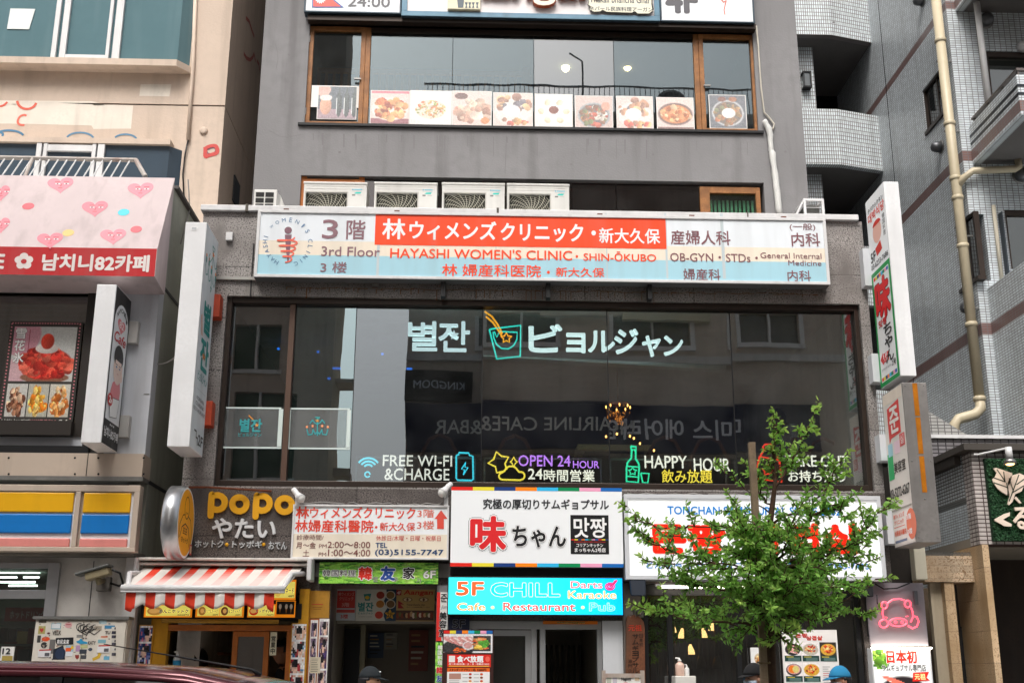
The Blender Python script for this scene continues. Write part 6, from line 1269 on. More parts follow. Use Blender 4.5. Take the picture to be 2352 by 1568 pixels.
def osign(name, lab, u0, v0, u1, v1, bg, parts, fm=INK):
    xa, za = OX(u0, v0); xb, zb = OX(u1, v1); t = T(name, lab, 'sign', ((xa+xb)/2, YO, zb)); M().box(xa, xb, YO+.002, YO+.2, zb, za).ob('panel', mat('panel_'+name, bg, .4, 0, .1, 2), t)
    a = Art(((0, YO+.202, 0), (-1, 0, 0), (0, 0, 1), (0, 1, 0)), (-xb, -xa, zb, za))
    for s_, c, col, bo in parts: a.txt(s_, c, col, bo)
    if a.v: a.ob('lettering', fm, t)
    return t
osign('airline_sign', 'long navy cafe and bar sign across the street, mirrored in the shop window', 946, 926, 1876, 1042, '#141a3c', [('미스 에어라인', (.2, .3, .52, .72), '#e6e8ee', .03), ('Ms. AIRLINE CAFE&BAR', (.44, .33, .93, .62), '#dcdcd6', .01)])
osign('hostess_bar_sign', 'black sign with a small crown across the street, mirrored in the shop window', 946, 852, 1096, 920, '#0c0c10', [('KINGDOM', (.13, .35, .87, .6), '#c9d2dc', .01)])
osign('hanging_board', 'pale board with dark red lettering across the street, mirrored near the window head', 1232, 706, 1390, 736, '#b3a594', [])
osign('menu_board', 'cream food board across the street, mirrored near the window head', 1440, 704, 1640, 740, '#c4bb9c', [])
ol = T('opposite_tower', 'tall brown building across the street, left of the sky gap mirrored in the glass', 'building', (xg0-6, YO-3, .12))
hl = []
for u0, u1 in ((540, 640),):
    xa, za = OX(u0, 745); xb, zb = OX(u1, 850); hl.append((xa, xb, zb, za)); xa2, za2 = OX(u0, 900); xb2, zb2 = OX(u1, 1100); hl.append((xa2, xb2, zb2, za2))
M().facade(xg0-18, xg0, .12, 24, YO-.3, YO, hl).box(xg0-.3, xg0, YO-1.6, YO-.3, .12, 24).ob('wall', mat('opposite_brown', '#b5a699', .85, 0, .12, 1, .4), ol)
for i, h in enumerate(hl): M().box(h[0], h[1], YO-.25, YO-.2, h[2], h[3]).ob('window', mat('opposite_green', '#2c4a3c' if i == 0 else '#3a3c42', .3), ol); b = M(); b.box(h[0]-.06, h[1]+.06, YO-.02, YO+.06, h[2]-.1, h[2]).box((h[0]+h[1])/2-.03, (h[0]+h[1])/2+.03, YO-.19, YO, h[2], h[3]).ob('window_frame', WO2, ol)
b = M(); b.box(xg0-.6, xg0+.5, YO-1.5, YO-.5, 8.9, 9.0).box(xg0-.4, xg0+.9, YO-1.5, YO-.8, 6.5, 6.7).box(xg0-.3, xg0+1.1, YO-2, YO-1, 3.6, 3.9).ob('side_ledges', mat('opposite_brown', '#b5a699'), ol)
# ================================================================== air conditioners on the podium roof
def acunit(u0, v0, u1, lab, yf=.5):
    x0, x1 = PY(u0, v0, yf)[0], PY(u1, v0, yf)[0]; z1 = PY((u0+u1)/2, v0, yf)[2]; z0 = z1-.68; wd = x1-x0
    t = T('air_conditioner', lab, 'air conditioner', ((x0+x1)/2, yf+.17, zroof), 'outdoor air conditioner units on the podium roof')
    fx0, fx1, fz0, fz1 = x0+wd*.035, x0+wd*.69, z0+.06, z1-.14
    b = M().facade(x0, x1, z0, z1-.03, yf, yf+.05, [(fx0, fx1, fz0, fz1)]); b.box(x0, x1, yf+.05, yf+.34, z0, z1-.03).ob('casing', mat('unit_ivory', '#d8d7d2', .4, 0, .04, 3, .2), t)
    M().box(x0-.008, x1+.008, yf-.01, yf+.35, z1-.03, z1).ob('lid', mat('unit_ivory', '#d8d7d2'), t, bev=.008)
    M().box(fx0, fx1, yf+.046, yf+.049, fz0, fz1).ob('fan_recess', mat('fan_recess', '#34352f', .8), t)
    cx_, cz_ = (fx0+fx1)/2, (fz0+fz1)/2; R_ = min(fx1-fx0, (fz1-fz0))/2-.002
    b = M()
    for r_ in np.arange(.03, .40, .026):
        pts = [(cx_+r_*math.cos(k*.2618), yf+.012, cz_+r_*math.sin(k*.2618)) for k in range(25)]; seg = []
        for p in pts:
            if fx0 < p[0] < fx1 and fz0 < p[2] < fz1: seg.append(p)
            else:
                if len(seg) > 1: b.tube(seg, .0016, 4, cap=False)
                seg = []
        if len(seg) > 1: b.tube(seg, .0016, 4, cap=False)
    b.ob('guard_rings', mat('guard_wire', '#d9d6c4', .4), t)
    b = M()
    for k in range(22):
        a0 = k*2*math.pi/22; seg = []
        for j in range(9):
            r_ = .03+j*.045; an = a0+j*.1; p = (cx_+r_*math.cos(an), yf+.007, cz_+r_*math.sin(an))
            if fx0 < p[0] < fx1 and fz0 < p[2] < fz1: seg.append(p)
        if len(seg) > 1: b.tube(seg, .0028, 4, cap=False)
    b.ob('guard_spokes', mat('guard_wire', '#d9d6c4'), t)
    f = M(); e = .014; f.box(fx0-e, fx1+e, yf-.004, yf-.001, fz1, fz1+e).box(fx0-e, fx0, yf-.004, yf-.001, fz0, fz1).box(fx1, fx1+e, yf-.004, yf-.001, fz0, fz1)
    for k in range(2): f.box(x0+.03, x1-.03, yf-.003, yf-.001, z1-.06-k*.035, z1-.058-k*.035)
    f.ob('grille_frame', mat('unit_trim_grey', '#bdbbb4', .5), t)  # trim slightly greyer than the casing
    a = Art(FY(yf), (x0, x1, z0, z1)); a.rect((.8, .13, .93, .155), '#7cc4d8'); a.rect((.77, .13, .79, .155), '#3cb0d0'); a.rect((.77, .175, .93, .18), '#b0b4b4'); a.poly([(.8, .225), (.83, .195), (.92, .19), (.9, .225)], '#2cc4b8'); a.rect((.77, .24, .82, .265), '#6a6a66'); a.rect((.85, .245, .92, .26), '#b8b8b2')
    a.rect((.08, .235, .22, .262), '#5a5a50', 1); a.ob('badge', INK, t)
    M().box(x0+.05, x0+.1, yf+.02, yf+.32, zroof, z0).box(x1-.1, x1-.05, yf+.02, yf+.32, zroof, z0).ob('feet', GALV, t)
    return t
AL = ['cream air conditioner in front of the wooden window frame, first of the row', 'cream air conditioner second in the row, with the blue pane gap on its left', 'cream air conditioner third in the row behind the clinic sign', 'cream air conditioner nearest the dark brown third floor panes']
for (u0, v0, u1), lab in zip(((699, 418, 843), (861, 419, 1004), (1016, 420, 1159), (1165, 422, 1307)), AL): acunit(u0, v0, u1, lab)
# side-on unit with grille panel at the left end, open frame at the right end
t = T('air_conditioner', 'small cream air conditioner seen side-on at the left corner of the podium roof', 'air conditioner', tuple(PY(612, 475, .3)), 'outdoor air conditioner units on the podium roof')
x0, x1 = PY(583, 450, .3)[0], PY(636, 450, .3)[0]; z1 = zv(435, .3, 610); z0 = z1-.55
M().box(x0, x1, .3, 1.0, z0, z1).ob('casing', mat('unit_ivory', '#d8d7d2'), t, bev=.01); b = M()
for i in range(2):
    for k in range(5): xa = PY(588, 445, .3)[0]+i*.115; b.box(xa, xa+.1, .296, .2985, z1-.1-.075*k, z1-.04-.075*k)
b.ob('vent_slots', mat('slot_black', '#1c1c1a', .7), t)
M().hexa([(x1, .35, z0), (x1+.2, .45, z0), (x1+.2, .9, z0), (x1, .95, z0), (x1, .35, z1-.02), (x1+.02, .45, z1-.02), (x1+.02, .9, z1-.02), (x1, .95, z1-.02)]).ob('air_guide', mat('unit_ivory', '#d8d7d2'), t)
M().box(x0+.02, x1-.02, .32, .95, zroof, z0).ob('plinth', CONC, t)
t = T('unit_frame', 'white metal equipment frame with slanted stay at the right end of the podium roof', 'frame', tuple(PY(1865, 490, .5)))
x0, x1 = PY(1846, 470, .5)[0], PY(1893, 470, .5)[0]; z1 = zv(456, .5, 1870); b = M()
for x in (x0, x1-.03):
    for y in (.5, 1.0): b.box(x, x+.03, y, y+.03, zroof, z1)
for y in (.5, 1.0): b.box(x0+.03, x1-.03, y, y+.03, z1-.03, z1)
b.box(x0, x0+.03, .53, 1.0, z1-.03, z1).box(x1-.03, x1, .53, 1.0, z1-.03, z1)
for k in range(3): b.box(x0+.03, x1-.03, .51, .515, z1-.12-k*.08, z1-.115-k*.08)
b.ob('frame_bars', WMETAL, t); p = PY(1813, 490, .5); M().prism([(x0-.001, .52, z1-.01), (x0-.001, .52, z1-.05), (p[0], .52, z1-.42), (p[0], .52, z1-.36)], (0, .02, 0)).ob('slanted_stay', WMETAL, t)
M().box(x0+.04, x1-.04, .6, .95, zroof, z1-.05).ob('machine', mat('dark_machine', '#5c5c58', .6, 0, .2, 9), t)
# white lagged pipe and thin cable on the tower
t = T('lagged_pipe', 'crooked white wrapped pipe running down the tower beside the upper window', 'pipe', tuple(PY(1795, 490, TY-.06))); random.seed(2)
pts = [(1754, 277), (1763, 290), (1769, 310), (1771, 345), (1774, 352), (1779, 400), (1785, 440), (1792, 500)]; P = [PY(u, v, TY-.05) for u, v in pts]; Pq = []
for i in range(len(P)-1):
    for k in range(3): Pq.append(P[i]+(P[i+1]-P[i])*k/3+np.array([random.uniform(-.006, .006), 0, 0]))
M().tube(Pq+[P[-1]], [random.uniform(.032, .045) for _ in Pq]+[.04], 10).ob('pipe', mat('white_wrap', '#d6d6d2', .6, 0, .08, 6, .2), t, True)
M().tube([PY(u, v, TY-.03) for u, v in ((1737, 60), (1742, 110), (1748, 200), (1755, 258), (1768, 272), (1778, 285), (1776, 296), (1766, 297), (1764, 288))], .012, 6).ob('cable', mat('ivory_cable', '#c3bdb0', .6), t, True)
# lamps and wooden balustrade inside the fourth floor
for (u, v), lab in (((1299, 155), 'glowing globe lamp behind the pale fourth floor pane'), ((1441, 152), 'glowing globe lamp behind the fourth floor pane beside the casement')):
    t = T('globe_lamp', lab, 'lamp', tuple(PY(u, v, TY+1.2)), 'globe lamps in the upper restaurant'); c = PY(u, v, TY+1.2); M().ell(c, .06, .06, .075).ob('globe', mat('globe_glow', '#ffe2a8', .3, emit='#ffd68a', es=30), t, True); M().tube([(c[0], c[1], c[2]+.07), (c[0], c[1], H4[3]+.1)], .006, 5).ob('cord', BLACKP, t)
t = T('wooden_balustrade', 'brown wooden balustrade inside the fourth floor restaurant', 'balustrade', tuple(PY(960, 215, TY+.9))); ybl = TY+.9
x0, x1 = PY(690, 150, ybl)[0], PY(1216, 160, ybl)[0]; zt_ = zv(160, ybl, 960); zb_ = H4[2]-.2; WB_ = mat('balustrade_wood', '#c08a58', .6)
M().box(x0, x1, ybl, ybl+.06, zt_-.06, zt_).box(x0, x1, ybl, ybl+.05, zt_-.62, zt_-.56).ob('rail', WB_, t); b = M()
for i in range(40):
    x = x0+.03+i*.108
    if x < x1: b.box(x, x+.04, ybl+.005, ybl+.045, zt_-.56, zt_-.06)
b.ob('balusters', WB_, t); M().box(x1-.1, x1, ybl-.03, ybl+.08, zb_, zt_+.05).ob('newel_post', WB_, t)
M().box(x0, x1, ybl+.01, ybl+.04, zb_, zt_-.62).ob('lower_panel', mat('dim_restaurant', '#2b3238'), t)
# ================================================================== inside the bar
t = T('chandelier', 'sparkling gold chandelier inside the dark shop window', 'chandelier', tuple(PY(1420, 960, 2.2)), None); c = PY(1420, 950, 2.2); random.seed(9)
b = M(); b.tube([(c[0], c[1], c[2]+.6), (c[0], c[1], c[2]+.12)], .012)
for k in range(8): an = k*math.pi/4; b.tube([(c[0], c[1], c[2]), (c[0]+.1*math.cos(an), c[1]+.1*math.sin(an), c[2]-.06), (c[0]+.15*math.cos(an), c[1]+.15*math.sin(an), c[2]), (c[0]+.16*math.cos(an), c[1]+.16*math.sin(an), c[2]+.06)], .008, 5)
b.lathe((c[0], c[1], c[2]+.1), [(.01, 0), (.12, .02), (.15, .04), (.02, .1)], 12); b.ob('frame', mat('gilt', '#8a5a24', .3, .8), t, True)
b = M()
for k in range(8): an = k*math.pi/4; b.ell((c[0]+.16*math.cos(an), c[1]+.16*math.sin(an), c[2]+.09), .009, .009, .022, 8, 6)
b.ob('candle_bulb', mat('candle_glow', '#ffc070', .3, emit='#ffae58', es=12), t, True)
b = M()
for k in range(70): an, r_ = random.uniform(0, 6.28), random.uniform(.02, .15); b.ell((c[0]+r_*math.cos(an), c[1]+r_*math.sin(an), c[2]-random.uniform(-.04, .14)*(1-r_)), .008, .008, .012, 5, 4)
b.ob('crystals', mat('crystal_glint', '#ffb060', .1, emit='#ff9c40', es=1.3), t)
for (u, v), lab in (((1390, 1040), 0), ((1450, 1045), 0), ((1435, 1150), 0)): pass
t = T('bar_counter', 'pale timber counter edge with small candle lights inside the bar', 'counter', tuple(PY(1410, 1060, 1.4))); xa, xb, za, zb = R(1382, 1020, 1445, 1034, 1.4); M().box(xa-.3, xb+.3, 1.4, 1.9, za, zb).ob('top', mat('pale_timber', '#d9bc8c', .6), t); M().box(xa-.2, xb+.2, 1.5, 1.85, H2[2]-.24, za).ob('base', DARKROOM, t)
for i, (u, v) in enumerate(((1392, 1002), (1417, 996), (1447, 1001), (1456, 1006), (1502, 1034), (1470, 1018))):
    c = PY(u, v, 1.9); M().ell(c, .013, .013, .018, 8, 6).ob('string_bulb', mat('candle_glow', '#ffc070'), None, True, label='tiny warm bulb glowing above the bar counter inside the shop window', cat='bulb', group='tiny bulbs over the bar counter')
for i, (u, v, l_, lab) in enumerate(((636, 728, 5, 'on the first pane'), (639, 800, 5, ''), (730, 807, 5, ''), (773, 845, 18, ''), (755, 868, 6, ''), (878, 812, 5, ''), (940, 846, 12, ''))):
    p = PY(u, v, 2.0); M().box(p[0]-.015*l_/5, p[0]+.015*l_/5, 2.0, 2.03, p[2]-.012, p[2]+.012).ob('blue_light', mat('blue_led', '#2a8cff', .3, emit='#1e80ff', es=2.2), None, label='small blue party light glowing inside the left panes of the shop window', cat='light', group='blue party lights in the bar')
t = T('shelf_strip', 'long pale ceiling strip seen through the fifth pane of the shop window', 'shelf', tuple(PY(1540, 835, .6))); p0, p1 = PY(1110, 815, .7), PY(1668, 838, .7); M().prism([p0, p1, p1-np.array([0, 0, .06]), p0-np.array([0, 0, .015])], (0, .15, 0)).ob('strip', mat('pale_strip', '#d9dedc', .4), t)
for i, u in enumerate((1010, 1180, 1520, 1620, 1880)):
    t = T('bar_chair', 'dark curved-back bar chair %s, seen through the shop glass' % ('under the wifi neon', 'under the open hours neon', 'left of the happy hour neon', 'behind the happy hour neon', 'right of the street tree')[i], 'chair', (PY(u, 1090, 1.2)[0], 1.2, H2[2]-.24), 'chairs in the bar'); c = PY(u, 1060, 1.2); z0 = H2[2]-.25
    M().box(c[0]-.22, c[0]+.22, 1.0, 1.42, z0+.42, z0+.47).ob('seat', mat('chair_wood', '#6b3c1c', .5), t, bev=.01)
    b = M()
    for s_ in (-1, 1): b.tube([(c[0]+s_*.2, 1.02, z0+.45), (c[0]+s_*.24, .95, z0+.75), (c[0]+s_*.12, .92, z0+.98), (c[0], .91, z0+1.03)], .022, 8)
    b.ob('backrest', mat('chair_wood', '#6b3c1c'), t, True)
    for sx in (-.19, .19):
        for sy in (1.03, 1.39): M().box(c[0]+sx-.02, c[0]+sx+.02, sy-.02, sy+.02, z0, z0+.42).ob('leg', mat('chair_wood', '#6b3c1c'), t)
# ================================================================== snack stall: awning, menus, hatch
random.seed(11)
yw, yfr = -.1, -.98
wl, wr = PY(334, 1300, yw), PY(697, 1300, yw); fl, fr_ = PY(279, 1345, yfr), PY(654, 1348, yfr)
t = T('striped_awning', 'sun-bleached red and white striped awning with a scalloped edge over the snack stall', 'awning', ((wl[0]+wr[0])/2, yw, fl[2]))
a = M(); NS, NV = 64, 12
RDS, WHS = np.array(hexc('#e0442e')), np.array(hexc('#ded9d2'))
def st_col(f, k, fade=True):
    s_ = int(f*15.999/1.0) if f < 1 else 15
    red = (int(f*17) % 2 == 1) if fade else (int(f*15) % 2 == 0)
    if not red: return WHS
    fd = 0
    if fade: fd = max(0, min(.88, (k-.42+.45*f)*1.9))
    return RDS*(1-fd)+np.array(hexc('#e8d2cc'))*fd
G = []
for i in range(NV+1):
    k = i/NV
    for j in range(NS*2+1):
        f = j/(NS*2); p = (wl*(1-f)+wr*f)*(1-k)+(fl*(1-f)+fr_*f)*k; G.append((p[0], p[1], p[2]-.012*math.sin(math.pi*k)))
fs = []; n_ = NS*2+1
a.v = G; a.n = len(G)
for i in range(NV):
    for j in range(NS*2): a.f.append([i*n_+j, (i+1)*n_+j, (i+1)*n_+j+1, i*n_+j+1]); a.c.append(tuple(st_col((j+.5)/(NS*2), (i+.5)/NV)))
o = a.ob('canopy', ink('awning_canvas', .85, 0, .12, .2), t, True); sd = o.modifiers.new('thick', 'SOLIDIFY'); sd.thickness = .004
a = M(); n2 = 120; vb = [];
for j in range(n2+1):
    f = j/n2; x = (fl[0]+.05)*(1-f)+(fr_[0]-.1)*f; yy = yfr+.008*math.sin(f*46)+.006*math.sin(f*17); h_ = .115+.045*abs(math.sin(f*math.pi*7.2+.5))+(.03 if f < .05 or f > .95 else 0)
    for k in range(5): a.v.append((x, yy+(.012*math.sin(f*46+1))*k/4, fl[2]-.06-h_*k/4))
a.n = len(a.v)
for j in range(n2):
    for k in range(4): a.f.append([j*5+k, j*5+k+1, (j+1)*5+k+1, (j+1)*5+k]); a.c.append(tuple(st_col((j+.5)/n2, 0, False)))
o = a.ob('valance', ink('awning_canvas', .85), t, True); sd = o.modifiers.new('thick', 'SOLIDIFY'); sd.thickness = .003
b = M(); b.tube([fl+[0, 0, -.015], fr_+[0, 0, -.015]], .03, 12); b.box(fl[0], fr_[0], yfr-.02, yfr+.03, fl[2]-.062, fl[2]-.046); b.ob('front_bar', WMETAL, t, True)
zc = zv(1300, yw, 500); zct = zv(1289, yw-.05, 500); xa, xb = PY(326, 1295, yw)[0], PY(712, 1295, yw)[0]
M().box(xa, xb, -.28, -.054, zct-.0, zct+.03).box(xa, xb, -.24, -.054, zc+.0, zct-.02).ob('cassette', mat('stained_white_metal', '#cdcac4', .5, .1, .1, 3, .6), t, bev=.01)
M().box(xa-.03, xa, -.3, -.054, zc-.12, zct+.03).ob('end_cap', WMETAL, t, bev=.012); M().box(xb, xb+.05, -.34, -.054, zc-.16, zct+.03).ob('end_cap', WMETAL, t, bev=.012)
M().tube([(xb-.05, -.2, zc-.08), (xb-.12, -.6, zc-.12), (fr_[0]-.03, yfr+.05, fl[2]-.02)], .026, 8).tube([(xa+.05, -.2, zc-.08), (xa+.02, -.6, zc-.12), (fl[0]+.05, yfr+.05, fl[2]-.02)], .026, 8).ob('folding_arm', WMETAL, t, True)
# menu light boxes
YM = ink('lit_menu', .4, .35)
def menu(c, lab, items, yq=-.2):
    x0, x1, z0, z1 = R(*c, yq); t = lightbox('menu_lightbox', lab, (x0, x1, z0, z1), yq, -.053, BLACKP, 0, 'menu sign', 'menu light boxes over the stall hatch')
    a = Art(FY(yq+.011), (x0, x1, z0, z1)); a.rect((0, 0, 1, 1), '#f08a18', 0)
    for i, (s_, pr, fc) in enumerate(items):
        n = len(items); a0, a1 = .04+i*.93/n, .03+(i+1)*.93/n; a.rect((a0, .1, a1, .9), '#f4e66e', 1)
        a.ellp((a0+.02, .2, a0+(a1-a0)*.38, .85), fc, 2); a.ellp((a0+.06, .35, a0+(a1-a0)*.3, .7), '#d9a85c', 2.5)
        a.txt(s_, (a0+(a1-a0)*.3, .4, a1-.04, .68), '#2a2418', .05, ('#f8f2c0', .05), 5); a.txt(pr, (a1-(a1-a0)*.3, .75, a1-.03, .87), '#3a3020', .03, None, 4)
    a.ob('face', YM, t); return t
menu((332, 1386, 440, 1417), 'yellow lit menu box with one hotteok picture, first of the row under the awning', [('あんこホットク', '400円', '#b8863c')])
menu((450, 1386, 559, 1417), 'yellow lit menu box with two hotteok pictures, middle of the row under the awning', [('オリジナルホットク', '300円', '#a8702c'), ('チョコホットク', '400円', '#6b3c1c')])
menu((569, 1386, 632, 1417), 'yellow lit menu box with a red tteokbokki bowl under the awning end', [('トッポギ(中)', '700円', '#c02c14')])
menu((628, 1330, 678, 1377), 'yellow lit menu box with two lines of kana beside the folding arm of the awning', [('レモネード', '400円', '#e8c85c')])
t = menu((634, 1378, 677, 1417), 'dark menu panel showing soft ice cream cones beside the stall pillar', [])
q = R(636, 1380, 675, 1410, -.2); a = Art(FY(-.192), (q[0], q[1], q[2], q[3])); a.rect((0, 0, 1, 1), '#1c1814', 0)
for x in (.2, .55, .82): a.poly([(x-.06, .5), (x+.06, .5), (x, .95)], '#b9803c', 1); a.ellp((x-.08, .2, x+.08, .6), '#e6dccb', 2)
a.ob('cone_print', INK, t)
b = M(); xa, xb, za, zb = R(326, 1384, 692, 1421, -.12); b.box(xa, xb, -.14, -.053, za, zb); b.ob('menu_housing', BLACKP, cb)
p0, p1 = PY(372, 1425, -.25), PY(640, 1427, -.25); M().tube([p0, p1], .021, 12).ob('padded_tube', mat('yellow_foam', '#a87a20', .7, 0, .12, 5, .3), None, True, label='dusty yellow padded tube above the snack stall hatch', cat='padding')
# hatch front
zt_ = zv(1434, -.08, 500); t = T('stall_hatch', 'orange wooden serving hatch with a sliding window of the snack stall', 'hatch', (PY(530, 1500, -.05)[0], -.05, .12))
xa, xb = PY(342, 1500, -.08)[0], PY(668, 1500, -.08)[0]
b = M(); b.box(xa, xb, -.1, .05, zt_-.06, zt_).box(xa, xa+.05, -.1, .05, .125, zt_-.06).box(xb-.05, xb, -.1, .05, .125, zt_-.06).ob('frame', ORANGEWOOD, t, bev=.005)
x1_, x2_ = PY(533, 1500, -.05)[0], PY(617, 1500, -.05)[0]
M().box(x1_, x1_+.055, -.07, -.02, 1.0, zt_-.064).box(x2_-.055, x2_, -.07, -.02, 1.0, zt_-.064).box(x1_+.055, x2_-.055, -.07, -.02, zt_-.12, zt_-.064).box(x1_+.055, x2_-.055, -.07, -.02, 1.0, 1.06).ob('sliding_window', ORANGEWOOD, t, bev=.004)
M().box(x1_+.055, x2_-.055, -.05, -.044, 1.06, zt_-.12).ob('window_glass', G_DARK, t); M().box(xa+.05, xb-.05, -.16, .3, .94, .995).ob('counter_top', mat('pale_counter', '#a8a49c', .5, 0, .05, 3), t); M().box(xa+.05, xb-.05, -.06, 0, .125, .94).ob('counter_front', ORANGEWOOD, t)
# photo collage strips
def collage(c, lab, seed, pal, yq, bgm):
    x0, x1, z0, z1 = R(*c, yq); z0 = .3; t = T('photo_strip', lab, 'photo strip', ((x0+x1)/2, yq, z0)); M().box(x0-.01, x1+.01, yq+.002, yq+.03, z0-.02, z1+.01).ob('backing', bgm, t)
    H_ = int((z1-z0)/.02); p = Pic(max(8, int((x1-x0)/.014)), H_, pal[0], seed)
    for i in range(int(H_*1.2)): p.el(p.r.rand(), p.r.rand(), .1+.22*p.r.rand(), .008+.02*p.r.rand(), pal[p.r.randint(len(pal))], p.r.rand()*40-20)
    for i in range(int((z1-z0)/.17)): y = i*.17/(z1-z0); p.rc(0, y, 1, y+.006, '#e8e8ea'); p.el(.3+.4*p.r.rand(), y+.06, .2, .03, '#e3c0ac').el(.3+.4*p.r.rand(), y+.035, .24, .022, '#1c1a20')
    a = Art(FY(yq+.001)); a.bx = (x0, x1, z0, z1); a.pic(p.noise(.05), (0, 0, 1, 1)); a.ob('prints', ink('glossy_print', .3), t)
collage((322, 1436, 344, 1520), 'strip of blue and white photo prints on the pillar left of the stall hatch', 3, ['#2c4a8c', '#e6e4ee', '#7a86c0', '#c9a8c0', '#1c2240', '#f0f0f4', '#d06a80'], -.13, mat('yellow_pillar', '#c9921c', .6, 0, .1, 4, .3))
collage((672, 1432, 700, 1520), 'strip of crowded pop photo prints on the yellow pillar right of the stall hatch', 8, ['#e6e2e0', '#2c2a30', '#b8343c', '#3c78a8', '#e0b8a0', '#5a4a50', '#f0eeee'], -.13, mat('yellow_pillar', '#c9921c'))
xa, xb, za, zb = R(690, 1352, 708, 1440, -.1); M().box(xa, xb, -.12, -.053, .125, zb).ob('yellow_pillar', mat('yellow_pillar', '#c9921c'), cb); xa2 = PY(316, 1500, -.1)[0]; M().box(px0+.004, PY(342, 1500, -.1)[0], -.11, -.002, .125, zv(1420)).ob('yellow_pillar', mat('yellow_pillar', '#c9921c'), cb)
xa, xb, za, zb = R(707, 1356, 756, 1419, -.02); M().box(xa, xb, -.05, -.002, za, zb).ob('yellow_panel', mat('yellow_panel', '#b8862c', .6, 0, .1, 4, .3), cb); M().box(xa, xb, -.045, -.003, .125, za-.004).ob('orange_door', ORANGEWOOD, cb)
collage((716, 1425, 727, 1462), 'narrow strip of faded violet prints on the orange door by the passage', 12, ['#5a4a6a', '#b8a8b8', '#2c2430', '#8a6a80'], -.05, mat('white_card', '#eceae6')); collage((736, 1422, 748, 1560), 'long narrow strip of faded prints at the edge of the orange door', 13, ['#6a4a50', '#a89ca8', '#2c2430', '#c0b0a8', '#4a3a70'], -.05, mat('white_card', '#eceae6'))
a = Art(FY(-.05)); a.rect((716, 1386, 742, 1388), '#c0402c'); a.rect((718, 1393, 740, 1394.5), '#8a5a20'); a.rect((720, 1397, 738, 1398.5), '#8a5a20'); a.ob('panel_print', INK, cb)
for c, lab in (((713, 1508, 735, 1545), 'cream paper notice taped on the orange door'),): x0, x1, z0, z1 = R(*c, -.055); t = T('paper_notice', lab, 'notice', ((x0+x1)/2, -.055, z0)); M().box(x0, x1, -.056, -.05, z0, z1).ob('sheet', mat('cream_paper', '#d9d0b8', .7), t); a = Art(FY(-.056), (x0, x1, z0, z1)); [a.rect((.1, .1+i*.11, .85-.2*random.random(), .13+i*.11), '#6a6458') for i in range(8)]; a.ob('print', INK, t)
# open-for-business board, back counter clutter
x0, x1, z0, z1 = R(622, 1450, 634, 1504, -.06); t = T('open_board', 'narrow ivory board reading 営業中 hung at the stall window', 'sign', ((x0+x1)/2, -.06, z0)); M().box(x0, x1, -.075, -.06, z0, z1).ob('board', mat('ivory_board', '#e6e0c4'), t, bev=.004); a = Art(FY(-.075), (x0, x1, z0, z1)); a.vtxt('営業中', (.18, .16, .82, .95), '#26241e', .03); a.ob('lettering', INK, t)
def bottle(name, lab, u, v, yq, h, r, col, capc, lbl=None):
    c = PY(u, v, yq); t = T(name, lab, 'bottle', tuple(c)); M().lathe(tuple(c), [(r*.9, 0), (r, .01), (r, h*.55), (r*.85, h*.65), (r*.35, h*.74), (r*.35, h*.8)], 16).ob('bottle_body', mat('plastic_'+col.lstrip('#'), col, .3), t, True)
    M().tube([c+[0, 0, h*.8], c+[0, 0, h*.9], c+[0, 0, h*.93], c+[-r*.9, 0, h*.95]], r*.18, 8).lathe((c[0], c[1], c[2]+h*.78), [(r*.45, 0), (r*.4, h*.08)], 10).ob('pump', mat('pump_'+capc.lstrip('#'), capc, .4), t, True)
    if lbl: M().lathe((c[0], c[1], c[2]+h*.12), [(r*1.02, 0), (r*1.02, h*.38)], 16).ob('bottle_label', mat('label_'+lbl.lstrip('#'), lbl, .4), t, True)
zco = .995
def bot_at(u, v, yq): return u, v
bottle('sanitizer_bottle', 'clear pump bottle with a bright blue label on the stall counter', 405, 1537, -.1, .19, .04, '#cfd6d8', '#e3e3e0', '#2a8fc0')
b = T('counter_shelf', 'timber shelf with cartons and cups at the back of the snack stall', 'shelf', tuple(PY(440, 1500, 1.5))); xa, xb, za, zb = R(375, 1497, 520, 1503, 1.5); M().box(xa, xb, 1.3, 1.8, za, zb).ob('board', ORANGEWOOD, b)
for (u0, v0, u1, v1), lab, cm in (((386, 1456, 424, 1496), 'brown cardboard carton on the back shelf of the snack stall', '#6b5436'), ((436, 1455, 462, 1490), 'dark tablet screen on the back shelf of the snack stall', '#2c3844')):
    x0, x1, z0, z1 = R(u0, v0, u1, v1, 1.45); M().box(x0, x1, 1.4, 1.5 if 'tablet' in lab else 1.7, zb+.001, zb+.001+(z1-z0)).ob('carton' if 'carton' in lab else 'tablet', mat('stuff_'+cm.lstrip('#'), cm, .6), None, bev=.008, label=lab, cat='carton' if 'carton' in lab else 'tablet')
c = PY(430, 1495, 1.42); M().lathe((c[0], c[1], zb+.001), [(.03, 0), (.045, .16), (.05, .165)], 14).ob('paper_cups', mat('white_cup', '#d9d6cc', .6), None, True, label='stack of white paper cups between carton and tablet in the stall', cat='cups')
